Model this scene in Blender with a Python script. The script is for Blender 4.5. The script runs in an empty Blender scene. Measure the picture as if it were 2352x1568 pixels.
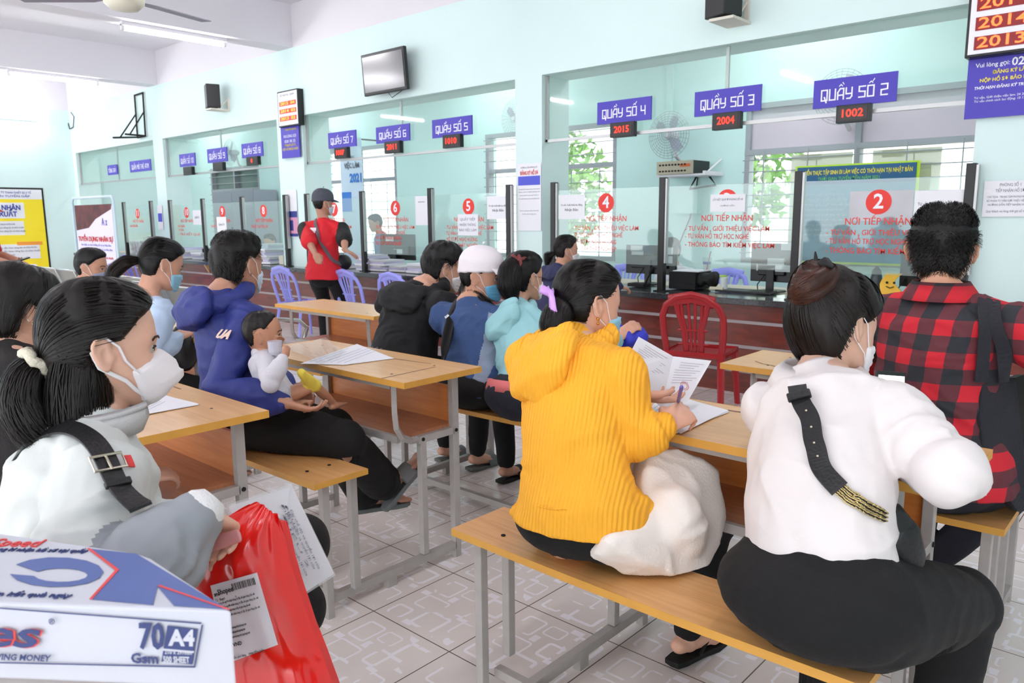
import bpy, math, random
import numpy as np
from mathutils import Vector, Matrix, noise

random.seed(7); RNG = np.random.default_rng(7)
SC = bpy.context.scene
COL = SC.collection
# ------------------------------------------------------------------ camera
FPX, YAW, PITCH, ROLL, HC = 1762.85, .7363, .1616, -.0087, 1.29
cy_, sy_ = math.cos(YAW), math.sin(YAW)
FW = np.array([-sy_*math.cos(PITCH), cy_*math.cos(PITCH), -math.sin(PITCH)])
_r = np.array([cy_, sy_, 0.]); _u = np.cross(_r, FW)
RT = _r*math.cos(ROLL)+_u*math.sin(ROLL); UP = -_r*math.sin(ROLL)+_u*math.cos(ROLL)
CP = np.array([0, 0, HC])
cam = bpy.data.cameras.new('camera'); camo = bpy.data.objects.new('camera', cam); COL.objects.link(camo)
m = Matrix.Identity(4)
for i in range(3):
    m[i][0] = RT[i]; m[i][1] = UP[i]; m[i][2] = -FW[i]; m[i][3] = CP[i]
camo.matrix_world = m
cam.sensor_width = 36; cam.lens = FPX/2352*36; cam.clip_start = .05; cam.clip_end = 200
cam.dof.use_dof = True; cam.dof.focus_distance = 2.0; cam.dof.aperture_fstop = 9
SC.camera = camo
def at(px, py, x=None, y=None, z=None, d=None):
    """the point of the place seen at a photograph pixel, on a given plane or at a given depth"""
    r = FW+RT*(px-1176)/FPX-UP*(py-784)/FPX
    if x is not None: t = x/r[0]
    elif y is not None: t = y/r[1]
    elif z is not None: t = (z-HC)/r[2]
    else: t = d
    return CP+r*t
# ------------------------------------------------------------------ world, exposure
W = bpy.data.worlds.new('world'); SC.world = W; W.use_nodes = True
bg = W.node_tree.nodes['Background']; bg.inputs[0].default_value = (.93, .96, 1, 1); bg.inputs[1].default_value = 1.5
SC.view_settings.view_transform = 'Standard'; SC.view_settings.look = 'None'
SC.view_settings.gamma = 1; SC.view_settings.use_curve_mapping = False
SC.view_settings.exposure = 1.36
try:
    SC.cycles.use_denoising = True; SC.cycles.max_bounces = 6; SC.cycles.transparent_max_bounces = 20; SC.cycles.adaptive_threshold = .03
    SC.cycles.sample_clamp_indirect = 6; SC.cycles.diffuse_bounces = 4
except Exception: pass
# ------------------------------------------------------------------ materials
def lin(c):
    if isinstance(c, str):
        c = [int(c[i:i+2], 16)/255 for i in (0, 2, 4)]
    return tuple(((v/12.92) if v <= .04045 else ((v+.055)/1.055)**2.4) for v in c)
MATS = {}
def mat(name, col, rough=.6, metal=0., spec=None, bump=0, bscale=40, var=0, vscale=6, emit=0, sheen=0, coat=0, stretch=None, sss=0, alpha=1, trans=0):
    if name in MATS: return MATS[name]
    m = bpy.data.materials.new(name); m.use_nodes = True; nt = m.node_tree; b = nt.nodes['Principled BSDF']
    c = lin(col); b.inputs['Base Color'].default_value = (*c, 1); b.inputs['Roughness'].default_value = rough; b.inputs['Metallic'].default_value = metal
    if spec is not None: b.inputs['Specular IOR Level'].default_value = spec
    if coat: b.inputs['Coat Weight'].default_value = coat; b.inputs['Coat Roughness'].default_value = .12
    if sheen: b.inputs['Sheen Weight'].default_value = sheen
    if sss: b.inputs['Subsurface Weight'].default_value = sss; b.inputs['Subsurface Radius'].default_value = (.012, .005, .003); b.inputs['Subsurface Scale'].default_value = 1
    if emit: b.inputs['Emission Color'].default_value = (*c, 1); b.inputs['Emission Strength'].default_value = emit
    if alpha < 1: b.inputs['Alpha'].default_value = alpha
    if trans: b.inputs['Transmission Weight'].default_value = trans
    if var or bump:
        tc = nt.nodes.new('ShaderNodeTexCoord'); mp = nt.nodes.new('ShaderNodeMapping'); nt.links.new(tc.outputs['Object'], mp.inputs[0])
        if stretch: mp.inputs['Scale'].default_value = stretch
        if var:
            n = nt.nodes.new('ShaderNodeTexNoise'); n.inputs['Scale'].default_value = vscale; n.inputs['Detail'].default_value = 5
            nt.links.new(mp.outputs[0], n.inputs['Vector'])
            r = nt.nodes.new('ShaderNodeValToRGB'); r.color_ramp.elements[0].position = .3; r.color_ramp.elements[1].position = .7
            r.color_ramp.elements[0].color = (*[max(0, v*(1-var)) for v in c], 1); r.color_ramp.elements[1].color = (*[min(1, v*(1+var)) for v in c], 1)
            nt.links.new(n.outputs[0], r.inputs[0]); nt.links.new(r.outputs[0], b.inputs['Base Color'])
        if bump:
            n = nt.nodes.new('ShaderNodeTexNoise'); n.inputs['Scale'].default_value = bscale; n.inputs['Detail'].default_value = 4
            nt.links.new(mp.outputs[0], n.inputs['Vector'])
            bm_ = nt.nodes.new('ShaderNodeBump'); bm_.inputs['Strength'].default_value = bump; bm_.inputs['Distance'].default_value = .01
            nt.links.new(n.outputs[0], bm_.inputs['Height']); nt.links.new(bm_.outputs[0], b.inputs['Normal'])
    MATS[name] = m; return m
def thin_glass(name, tint=(.95, .99, .97), veil=.1, gloss=.06, veilcol=(.85, .95, .93)):
    m = bpy.data.materials.new(name); m.use_nodes = True; nt = m.node_tree; nt.nodes.clear()
    o = nt.nodes.new('ShaderNodeOutputMaterial'); t = nt.nodes.new('ShaderNodeBsdfTransparent'); t.inputs[0].default_value = (*tint, 1)
    g = nt.nodes.new('ShaderNodeBsdfGlossy'); g.inputs['Roughness'].default_value = .03
    d = nt.nodes.new('ShaderNodeBsdfDiffuse'); d.inputs[0].default_value = (*veilcol, 1)
    a = nt.nodes.new('ShaderNodeMixShader'); a.inputs[0].default_value = veil; b = nt.nodes.new('ShaderNodeMixShader'); b.inputs[0].default_value = gloss
    nt.links.new(t.outputs[0], a.inputs[1]); nt.links.new(d.outputs[0], a.inputs[2]); nt.links.new(a.outputs[0], b.inputs[1]); nt.links.new(g.outputs[0], b.inputs[2]); nt.links.new(b.outputs[0], o.inputs[0])
    MATS[name] = m; return m
# ------------------------------------------------------------------ mesh builder
def nv(v):
    v = np.asarray(v, float); return v/(np.linalg.norm(v)+1e-12)
class MB:
    def __init__(s): s.v = []; s.f = []; s.n = 0
    def add(s, V, F):
        V = np.asarray(V, float); s.v.append(V); s.f += [tuple(i+s.n for i in f) for f in F]; s.n += len(V); return s
    def box(s, c, size, R=None):
        c = np.asarray(c, float); h = np.asarray(size, float)/2
        P = np.array([[x, y, z] for x in (-1, 1) for y in (-1, 1) for z in (-1, 1)])*h
        if R is not None: P = P@np.asarray(R).T
        return s.add(P+c, [(0, 1, 3, 2), (4, 6, 7, 5), (0, 4, 5, 1), (2, 3, 7, 6), (0, 2, 6, 4), (1, 5, 7, 3)])
    def bx(s, x0, x1, y0, y1, z0, z1): return s.box(((x0+x1)/2, (y0+y1)/2, (z0+z1)/2), (abs(x1-x0), abs(y1-y0), abs(z1-z0)))
    def loft(s, rings, cap=True, closed=False):
        n = len(rings[0]); V = np.concatenate([np.asarray(r, float) for r in rings]); F = []
        m_ = len(rings)
        for i in range(m_ if closed else m_-1):
            a, b = i*n, ((i+1) % m_)*n
            for j in range(n):
                k = (j+1) % n; F.append((a+j, a+k, b+k, b+j))
        if cap and not closed:
            F.append(tuple(range(n-1, -1, -1))); F.append(tuple(range((m_-1)*n, m_*n)))
        return s.add(V, F)
    def tube(s, pts, rad, n=10, ref=None, round_ends=True, closed=False):
        """rad: number, (across, along-ref) pair or a list of them"""
        P = [np.asarray(p, float) for p in pts]; m_ = len(P)
        R_ = list(rad) if isinstance(rad, (list, np.ndarray)) else [rad]*m_
        R_ = [(r, r) if np.isscalar(r) else tuple(r) for r in R_]
        T = [nv((P[(i+1) % m_] if closed else P[min(i+1, m_-1)])-(P[i-1] if closed else P[max(i-1, 0)])) for i in range(m_)]
        up = np.asarray(ref, float) if ref is not None else (np.array([0, 0, 1.]) if abs(T[0][2]) < .9 else np.array([1., 0, 0]))
        ring = []; ang = np.linspace(0, 2*np.pi, n, endpoint=False)
        def rg(p, t, u, r):
            u = nv(u-t*(u@t)); w = np.cross(u, t); return [p+w*math.cos(a)*r[0]+u*math.sin(a)*r[1] for a in ang], u
        us = []
        for i in range(m_):
            q, u = rg(P[i], T[i], up, R_[i]); up = u if ref is None else np.asarray(ref, float); ring.append(q); us.append(u)
        if round_ends and not closed:
            a = min(R_[0]); b = min(R_[-1]); pre = []; post = []
            for k in (.85, .5): 
                q, _ = rg(P[0]-T[0]*a*k, T[0], us[0], tuple(x*math.sqrt(1-k*k) for x in R_[0])); pre.append(q)
                q, _ = rg(P[-1]+T[-1]*b*k, T[-1], us[-1], tuple(x*math.sqrt(1-k*k) for x in R_[-1])); post.insert(0, q)
            ring = pre+ring+post
        return s.loft(ring, cap=not closed, closed=closed)
    def cyl(s, a, b, r0, r1=None, n=20): return s.tube([a, b], [r0, r0 if r1 is None else r1], n=n, round_ends=False)
    def ball(s, c, r, R=None, n=14, m=9):
        r = np.asarray([r]*3 if np.isscalar(r) else r, float); rings = []
        for i in range(1, m):
            t = math.pi*i/m; rings.append(np.array([[math.sin(t)*math.cos(a), math.sin(t)*math.sin(a), -math.cos(t)] for a in np.linspace(0, 2*np.pi, n, endpoint=False)])*r)
        rings = [q if R is None else q@np.asarray(R).T for q in rings]
        return s.loft([q+np.asarray(c, float) for q in rings])
    def lathe(s, c, prof, n=24, axis=None):
        rings = []
        for (r, z) in prof: rings.append([np.array([c[0]+math.cos(a)*r, c[1]+math.sin(a)*r, c[2]+z]) for a in np.linspace(0, 2*np.pi, n, endpoint=False)])
        return s.loft(rings)
    def quad(s, a, b, c, d): return s.add([a, b, c, d], [(0, 1, 2, 3)])
    def slab(s, poly, off):
        """polygon (3-D points, in order) given thickness by the offset vector"""
        P = np.asarray(poly, float); n = len(P); o = np.asarray(off, float)
        return s.add(np.concatenate([P, P+o]), [tuple(range(n-1, -1, -1)), tuple(range(n, 2*n))]+[(i, (i+1) % n, (i+1) % n+n, i+n) for i in range(n)])
    def grid(s, G, thick=None):
        """rows x cols of points"""
        G = np.asarray(G, float); a, b = G.shape[:2]; F = [(i*b+j, i*b+j+1, (i+1)*b+j+1, (i+1)*b+j) for i in range(a-1) for j in range(b-1)]
        return s.add(G.reshape(-1, 3), F)
    def mesh(s, name):
        me = bpy.data.meshes.new(name); V = np.concatenate(s.v) if s.v else np.zeros((0, 3))
        me.from_pydata(V.tolist(), [], s.f); me.update(); return me
def smooth_mesh(me):
    me.polygons.foreach_set('use_smooth', [True]*len(me.polygons)); me.update()
def obj(name, mb, mt, parent=None, smooth=False, bevel=0, thick=0, sub=0):
    me = mb.mesh(name) if isinstance(mb, MB) else mb
    o = bpy.data.objects.new(name, me); COL.objects.link(o)
    if mt: me.materials.append(mt)
    if smooth: smooth_mesh(me)
    if parent is not None:
        o.parent = parent; o.matrix_parent_inverse = parent_world(parent).inverted()
    if thick: md = o.modifiers.new('solid', 'SOLIDIFY'); md.thickness = thick
    if bevel: md = o.modifiers.new('bevel', 'BEVEL'); md.width = bevel; md.segments = 2; md.limit_method = 'ANGLE'
    if sub: md = o.modifiers.new('sub', 'SUBSURF'); md.levels = sub; md.render_levels = sub
    return o
def parent_world(p):
    M = Matrix.LocRotScale(p.location, p.rotation_euler, p.scale)
    if p.parent: return parent_world(p.parent)@p.matrix_parent_inverse@M
    return M
def tag(o, label, cat, group=None, kind=None):
    if label: o['label'] = label
    if cat: o['category'] = cat
    if group: o['group'] = group
    if kind: o['kind'] = kind
    return o
def struct(name, mb, mt, **k):
    o = obj(name, mb, mt, **k); o['kind'] = 'structure'; return o
def thing(name, label, cat, loc=(0, 0, 0), group=None, rz=0):
    o = bpy.data.objects.new(name, None); COL.objects.link(o); o.location = [float(v) for v in loc]; o.rotation_euler = (0, 0, rz)
    o.empty_display_size = .1
    return tag(o, label, cat, group)
def copy_tree(o, parent=None, **tags):
    c = o.copy(); COL.objects.link(c)
    if parent is not None: c.parent = parent
    for k, v in tags.items(): c[k] = v
    for ch in [x for x in bpy.data.objects if x.parent == o and x != c]: copy_tree(ch, c)
    return c
FONT_CACHE = {}
def text_mb(s, size, org, xd, yd, bold=0, align='CENTER', depth=.0015, fit=None, spacing=1.0, shear=0):
    """lettering as a thin solid; xd reading direction, yd up"""
    cu = bpy.data.curves.new('t', 'FONT'); cu.body = s; cu.size = size; cu.align_x = align; cu.align_y = 'CENTER'; cu.offset = bold*size; cu.extrude = depth/2
    cu.space_character = spacing; cu.shear = shear; cu.resolution_u = 2
    ob = bpy.data.objects.new('t', cu); COL.objects.link(ob)
    dg = bpy.context.evaluated_depsgraph_get(); me = bpy.data.meshes.new_from_object(ob.evaluated_get(dg))
    V = np.empty(len(me.vertices)*3); me.vertices.foreach_get('co', V); V = V.reshape(-1, 3); F = [tuple(p.vertices) for p in me.polygons]
    bpy.data.objects.remove(ob); bpy.data.curves.remove(cu); bpy.data.meshes.remove(me)
    if fit and len(V):
        w = V[:, 0].max()-V[:, 0].min(); V[:, 0] *= fit/max(w, 1e-6)
        if align == 'LEFT': V[:, 0] -= V[:, 0].min()
        elif align == 'CENTER': V[:, 0] -= (V[:, 0].max()+V[:, 0].min())/2
    xd, yd = nv(xd), nv(yd); zd = np.cross(xd, yd)
    return (np.asarray(org, float)+V[:, :1]*xd+V[:, 1:2]*yd+V[:, 2:3]*zd, F)
def text(name, s, size, org, xd, yd, mt, parent, **k):
    o = None
    for it in (s if isinstance(s, list) else [(s, size, org, k)]):
        V, F = text_mb(it[0], it[1], it[2], xd, yd, **it[3])
        if len(V): o = obj(name, MB().add(V, F), mt, parent)
    return o
def remeshed(name, mb, voxel, mt, parent, smooth=2, disp=None, sm_fac=.6):
    me = mb.mesh(name); o = bpy.data.objects.new(name, me); COL.objects.link(o)
    md = o.modifiers.new('r', 'REMESH'); md.mode = 'VOXEL'; md.voxel_size = voxel; md.use_smooth_shade = True
    if smooth: md = o.modifiers.new('s', 'SMOOTH'); md.iterations = smooth; md.factor = sm_fac
    dg = bpy.context.evaluated_depsgraph_get(); me2 = bpy.data.meshes.new_from_object(o.evaluated_get(dg)); me2.name = name
    bpy.data.objects.remove(o); bpy.data.meshes.remove(me)
    if disp is not None:
        V = np.empty(len(me2.vertices)*3); me2.vertices.foreach_get('co', V); V = V.reshape(-1, 3)
        N = np.empty(len(me2.vertices)*3); me2.vertices.foreach_get('normal', N); N = N.reshape(-1, 3)
        V = disp(V, N); me2.vertices.foreach_set('co', V.ravel()); me2.update()
    me2.materials.clear()
    return obj(name, me2, mt, parent, smooth=True)
# ------------------------------------------------------------------ palette
X_, Y_, Z_ = np.array([1., 0, 0]), np.array([0, 1., 0]), np.array([0, 0, 1.])
M_WALL = mat('mint_paint', (.865, .95, .94), .75, bump=.05, bscale=60, var=.02, vscale=1.2)
M_WALL2 = mat('mint_paint_office', (.81, .925, .91), .75, var=.03, vscale=1.5)
M_WHITE = mat('white_ceiling_paint', (.90, .89, .91), .8, var=.02, vscale=.8)
M_STEEL = mat('grey_painted_steel', (.68, .66, .645), .42, bump=.03, bscale=90, var=.06, vscale=25)
M_ALU = mat('aluminium', (.72, .72, .72), .35, .6)
M_BLACK = mat('black_plastic', (.06, .06, .065), .4)
M_DARK = mat('dark_matte', (.035, .035, .04), .7)
M_PAPER = mat('paper', (.93, .93, .95), .7)
M_BLUE = mat('sign_blue', (.27, .22, .70), .45)
M_SIGNW = mat('sign_white', (.95, .95, .97), .5)
M_RED = mat('decal_red', (.90, .20, .16), .5)
M_TEXT = mat('print_black', (.12, .12, .16), .6)
M_TEXTG = mat('print_grey', (.45, .46, .52), .6)
M_YEL = mat('print_yellow', (.93, .86, .25), .5)
M_SIGNRED = mat('print_red', (.82, .16, .16), .5)
M_LED = mat('led_red', (1., .13, .05), .4, emit=1.8)
M_LEDBG = mat('led_black', (.10, .015, .015), .3)
M_GLASS = thin_glass('clear_pane', veil=.05, gloss=.05)
M_GLASS2 = thin_glass('counter_screen_glass', tint=(.90, .97, .95), veil=.13, gloss=.05)
M_OPP = thin_glass('clear_film', tint=(.97, .97, .97), veil=.18, gloss=.10, veilcol=(.95, .95, .95))
def wood(name, c1, c2, scale=(1.2, 22, 22), rough=.35, coat=.2):
    m = bpy.data.materials.new(name); m.use_nodes = True; nt = m.node_tree; b = nt.nodes['Principled BSDF']
    tc = nt.nodes.new('ShaderNodeTexCoord'); mp = nt.nodes.new('ShaderNodeMapping'); mp.inputs['Scale'].default_value = scale
    n = nt.nodes.new('ShaderNodeTexNoise'); n.inputs['Scale'].default_value = 3; n.inputs['Detail'].default_value = 7; n.inputs['Distortion'].default_value = .6
    r = nt.nodes.new('ShaderNodeValToRGB'); r.color_ramp.elements[0].position = .32; r.color_ramp.elements[1].position = .68
    r.color_ramp.elements[0].color = (*lin(c1), 1); r.color_ramp.elements[1].color = (*lin(c2), 1)
    nt.links.new(tc.outputs['Object'], mp.inputs[0]); nt.links.new(mp.outputs[0], n.inputs['Vector']); nt.links.new(n.outputs[0], r.inputs[0]); nt.links.new(r.outputs[0], b.inputs['Base Color'])
    b.inputs['Roughness'].default_value = rough; b.inputs['Coat Weight'].default_value = coat; b.inputs['Coat Roughness'].default_value = .25
    MATS[name] = m; return m
M_TOP = wood('desk_laminate', (.83, .64, .42), (.89, .71, .49))
M_SEAT = wood('bench_laminate', (.82, .60, .36), (.89, .68, .43))
M_EDGE = mat('yellow_edge_band', (.84, .62, .27), .45, var=.05, vscale=20)
M_PANEL = wood('desk_panel', (.80, .47, .22), (.87, .55, .28))
M_SHELF = wood('desk_shelf', (.66, .42, .28), (.74, .49, .34))
M_CWOOD = wood('counter_wood', (.36, .11, .07), (.50, .18, .11), scale=(1.5, 9, 9), rough=.3, coat=.4)
M_GRANITE = mat('counter_granite', (.23, .24, .25), .16, var=.5, vscale=60, coat=.4)
M_GREY = mat('grey_strip', (.66, .62, .62), .5)
# ================================================================== THE ROOM
YW = 5.3
def floor_mat():
    m = bpy.data.materials.new('patterned_floor_tile'); m.use_nodes = True; nt = m.node_tree; b = nt.nodes['Principled BSDF']; L = nt.links.new
    tc = nt.nodes.new('ShaderNodeTexCoord')
    def vm(op, a, bb=None):
        n = nt.nodes.new('ShaderNodeVectorMath'); n.operation = op
        if hasattr(a, 'links'): L(a, n.inputs[0])
        else: n.inputs[0].default_value = a
        if bb is not None:
            if hasattr(bb, 'links'): L(bb, n.inputs[1])
            else: n.inputs[1].default_value = bb
        return n.outputs['Value'] if op in ('LENGTH', 'DOT_PRODUCT') else n.outputs[0]
    def ma(op, a, bb=None, c=None):
        n = nt.nodes.new('ShaderNodeMath'); n.operation = op
        for i, q in enumerate((a, bb, c)):
            if q is None: continue
            if hasattr(q, 'links'): L(q, n.inputs[i])
            else: n.inputs[i].default_value = q
        return n.outputs[0]
    T = .3645
    p = vm('MULTIPLY', vm('SUBTRACT', tc.outputs['Object'], (-1.94+T/2, 1.445+T/2, 0)), (1/T, 1/T, 0))
    p2 = vm('ADD', p, (50.5, 50.5, 0)); fr = vm('SUBTRACT', vm('FRACTION', p2), (.5, .5, 0))
    rects = [(-.27, .25, .10, .13, .016, 0), (-.02, .30, .09, .075, .012, 0), (.30, .26, .12, .12, .026, 0), (.12, .05, .07, .10, .02, 0), (-.20, -.06, .14, .10, .014, 0), (-.33, -.33, .09, .08, .02, 0), (.02, -.28, .13, .13, .024, 0), (.34, -.20, .08, .10, .014, 0), (.32, -.40, .10, .045, 0, 1), (-.12, -.42, .05, .03, 0, 1), (.13, .42, .055, .03, 0, 1), (-.40, .05, .045, .03, 0, 1), (.40, .06, .04, .025, 0, 1), (-.10, .12, .03, .045, 0, 1), (.22, -.08, .05, .022, 0, 1)]
    acc = None
    for (cx, cy, hx, hy, w, fill) in rects:
        q = vm('SUBTRACT', vm('ABSOLUTE', vm('SUBTRACT', fr, (cx, cy, 0))), (hx-.03, hy-.03, 0) if not fill else (hx, hy, 0))
        d = vm('LENGTH', vm('MAXIMUM', q, (0, 0, 0)))
        if fill: k = ma('LESS_THAN', d, .004)
        else: k = ma('LESS_THAN', ma('ABSOLUTE', ma('SUBTRACT', d, .03)), w*.72)
        acc = k if acc is None else ma('MAXIMUM', acc, k)
    n1 = nt.nodes.new('ShaderNodeTexNoise'); n1.inputs['Scale'].default_value = 9; L(tc.outputs['Object'], n1.inputs['Vector'])
    acc = ma('MULTIPLY', acc, ma('GREATER_THAN', n1.outputs[0], .46))
    s = nt.nodes.new('ShaderNodeSeparateXYZ'); L(fr, s.inputs[0])
    g = ma('GREATER_THAN', ma('MAXIMUM', ma('ABSOLUTE', s.outputs[0]), ma('ABSOLUTE', s.outputs[1])), .4945)
    n2 = nt.nodes.new('ShaderNodeTexNoise'); n2.inputs['Scale'].default_value = 2.5; n2.inputs['Detail'].default_value = 6; L(tc.outputs['Object'], n2.inputs['Vector'])
    r = nt.nodes.new('ShaderNodeValToRGB'); r.color_ramp.elements[0].position = .35; r.color_ramp.elements[1].position = .65
    r.color_ramp.elements[0].color = (*lin((.885, .85, .83)), 1); r.color_ramp.elements[1].color = (*lin((.925, .895, .875)), 1); L(n2.outputs[0], r.inputs[0])
    def mix(f, a, c):
        n = nt.nodes.new('ShaderNodeMix'); n.data_type = 'RGBA'; L(f, n.inputs[0]); L(a, n.inputs[6]); n.inputs[7].default_value = (*lin(c), 1); return n.outputs[2]
    c = mix(acc, r.outputs[0], (.98, .965, .98)); c = mix(g, c, (.45, .40, .37)); L(c, b.inputs['Base Color']); b.inputs['Roughness'].default_value = .22
    b.inputs['Specular IOR Level'].default_value = .5
    return m
struct('floor', MB().bx(-16, 6, -5, 8, -.06, 0), floor_mat())
# front partition wall: lintel beam and pillars
OPEN = [(-15.45, -12.2), (-11.87, -8.68), (-8.13, -4.74), (-4.43, -1.10)]
PIL = [(-15.6, -15.45), (-12.2, -11.87), (-8.68, -8.13), (-4.74, -4.43), (-1.10, -.55)]
w = MB().bx(-15.6, 6, YW, YW+.38, 2.49, 3.27)
for a, b in PIL: w.bx(a, b, YW, YW+.38, 0, 2.49)
w.bx(2.6, 6, YW, YW+.38, 0, 2.49)
struct('wall_front', w, M_WALL)
struct('trim_1', MB().bx(-15.6, 6, YW+.002, YW+.38, 3.27, 3.78), M_WHITE)
struct('ceiling', MB().bx(-16, 6, -5, YW+.4, 3.75, 3.85), M_WHITE)
for i, x in enumerate((-12.05, -8.4, -4.6, -.82, 2.9)):
    struct('trim_%d' % (i+2), MB().bx(x-.15, x+.15, -5, YW+.001, 3.27, 3.76), M_WHITE)
struct('wall_left', MB().bx(-15.85, -15.6, -5, 7.3, 0, 3.24), M_WALL)
struct('trim_7', MB().bx(-15.85, -15.598, -5, YW+.002, 3.24, 3.8), M_WHITE)
struct('ceiling.001', MB().bx(-15.8, 6, YW+.38, 7.4, 3.27, 3.37), M_WHITE)
struct('wall_right', MB().bx(6, 6.2, -5, 7.4, 0, 3.8), M_WALL)
# hall's open side behind the camera: parapet with piers, daylight comes in between them
w = MB().bx(-15.8, 6, -5.2, -5, 3.1, 3.8)
for x in (-15.6, -8.4, -.8, 5.8): w.bx(x-.2, x+.2, -5.2, -5, 0, 3.1)
struct('wall_back', w, M_WALL)
# office back wall with four windows
WIN = [(-3.45, -1.35, .82, 2.33), (-6.95, -4.95, .78, 2.31), (-10.55, -8.72, .70, 2.33), (-14.2, -12.45, .85, 2.22)]
w = MB(); xs = -15.8
for (a, b, z0, z1) in sorted(WIN):
    w.bx(xs, a, 7.2, 7.4, 0, 3.3).bx(a, b, 7.2, 7.4, 0, z0).bx(a, b, 7.2, 7.4, z1, 3.3); xs = b
w.bx(xs, 6, 7.2, 7.4, 0, 3.3)
struct('wall_office', w, M_WALL2)
M_FRAME = mat('window_grey_paint', (.62, .64, .66), .5)
M_SHUT = mat('cream_shutter', (.92, .86, .78), .6, emit=0)
M_FROST = mat('frosted_pane', (.80, .76, .80), .5)
for i, (a, b, z0, z1) in enumerate(WIN):
    r = thing('window_%d' % (i+1), None, None, ((a+b)/2, 7.25, z0)); r['kind'] = 'structure'
    zt = z0+(z1-z0)*.70; f = MB(); t = .05
    for x in (a+t/2, (a+b)/2, b-t/2): f.bx(x-t/2, x+t/2, 7.2, 7.3, z0, z1)
    for z in (z0+t/2, zt, z1-t/2): f.bx(a, b, 7.195, 7.295, z-t/2, z+t/2)
    obj('window_frame', f, M_FRAME, r)
    g = MB()
    for k in range(9):
        z = z0+.10+k*(zt-z0-.12)/8.5; g.tube([(a, 7.17, z), (b, 7.17, z)], .006, n=6)
    for k in range(5):
        x = a+(k+.5)*(b-a)/5; g.tube([(x, 7.165, z0), (x, 7.165, zt)], .006, n=6)
    if i in (1, 2, 3):
        for k in range(3): g.tube([(a, 7.17, zt+.12+k*.13), (b, 7.17, zt+.12+k*.13)], .006, n=6)
    obj('window_grille', g, M_FRAME, r)
    p = MB().bx(a, b, 7.27, 7.275, z0, z1); obj('pane', p, M_GLASS, r)
    if i == 3: obj('dark_backing', MB().bx(a+.01, b-.01, 7.31, 7.33, z0, z1), mat('window_dark_backing', (.42, .46, .45), .6), r)
    if i == 0:
        q = MB().bx(a+t, (a+b)/2-.03, 7.24, 7.26, zt+.03, z1-t).bx((a+b)/2+.03, b-t, 7.24, 7.26, zt+.03, z1-t); obj('frosted_pane', q, M_FROST, r)
        for x0, x1 in ((a+.42, a+.98), (a+1.15, b-.40)):
            q = MB().bx(x0, x1, 7.31, 7.33, z0+.05, zt-.04); obj('shutter', q, M_SHUT, r)
# outside: ground, bright facade, greenery
M_GRND = mat('yard_paving', (.75, .72, .68), .8)
struct('ground', MB().bx(-24, 10, 7.4, 22, -.3, -.05), M_GRND)
def foliage(name, c, r, n, label):
    t = thing(name, label, 'tree', (c[0], c[1], -.05)); mb = MB(); P = RNG.normal(size=(n, 3)); P = P/np.linalg.norm(P, axis=1)[:, None]*(RNG.random((n, 1))**.4)*r+np.array(c)
    for p in P:
        a = nv(RNG.normal(size=3)); b_ = nv(np.cross(a, RNG.normal(size=3))); s = .09
        mb.add([p-a*s, p+b_*s*.5, p+a*s, p-b_*s*.5], [(0, 1, 2, 3)])
    obj('foliage', mb, mat('leaf_green', (.45, .62, .22), .5, var=.4, vscale=2), t)
    obj('trunk', MB().tube([(c[0], c[1], -.06), (c[0]+.05, c[1], .8), (c[0], c[1], c[2])], [.09, .07, .05], n=10), mat('bark', (.42, .34, .27), .9, bump=.4), t, smooth=True)
for c, r, l in (((-4.6, 9.6, 1.9), (.8, .5, .9), 'leafy green tree glimpsed through the window behind the amplifier shelf'), ((-7.7, 9.8, 1.7), (.8, .5, 1.), 'leafy green tree glimpsed through the window behind counter screen 4')):
    foliage('tree', c, np.array(r), 900, l)
# ------------------------------------------------------------------ reception counter
ct = thing('reception_counter', 'long dark granite-topped counter with red-brown wood front and grey strips', 'counter', (-5, 5.2, 0))
b = MB().bx(-15.45, 2.6, 5.18, 5.29, 0, .655)
obj('counter_front', b, M_CWOOD, ct)
s_ = MB()
for z in (.525, .345, .165): s_.bx(-15.45, 2.6, 5.168, 5.181, z-.011, z+.011)
obj('strip', s_, M_GREY, ct)
t = MB().bx(-15.45, 2.6, 5.10, 5.295, .655, .70)
for a, b in OPEN+[(-.55, 2.6)]: t.bx(a+.003, b-.003, 5.295, 5.60, .655, .70)
obj('countertop', t, M_GRANITE, ct, bevel=.004)
t = MB()
for a, b in OPEN+[(-.55, 2.6)]: t.bx(a+.003, b-.003, 5.62, 6.05, .66, .705)
obj('office_desk_board', t, mat('beige_desk', (.80, .76, .68), .5), ct)
for px in (475, 628, 400):
    p = at(px, 612, y=5.15); obj('bracket', MB().slab([(p[0]-.012, 5.178, .655), (p[0]-.012, 5.178, .54), (p[0]-.012, 5.11, .655)], (.024, 0, 0)), mat('cream_bracket', (.80, .70, .5), .5), ct)
# ------------------------------------------------------------------ glazing above the openings
for i, (a, b) in enumerate(OPEN):
    g = thing('overhead_glazing', ['clear overhead glass panel above the far left opening', 'clear overhead glass panel above the counters numbered 8 to 10', 'clear overhead glass panel above the counters numbered 5 to 7', 'clear overhead glass panel above the counters numbered 2 to 4'][i], 'glass panel', ((a+b)/2, 5.36, 1.94), 'overhead glass panels')
    obj('glass', MB().bx(a+.02, b-.01, 5.358, 5.362, 1.95, 2.49), M_GLASS, g)
    f = MB().bx(a, b, 5.345, 5.375, 1.925, 1.95).bx(a+.001, a+.025, 5.345, 5.375, 1.93, 2.489).bx(b-.012, b-.001, 5.345, 5.375, 1.93, 2.489)
    obj('frame', f, M_ALU, g)
    xm = (a+b)/2+.03; obj('hanger', MB().bx(xm-.012, xm+.012, 5.37, 5.39, 1.95, 2.489), M_ALU, g)
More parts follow.
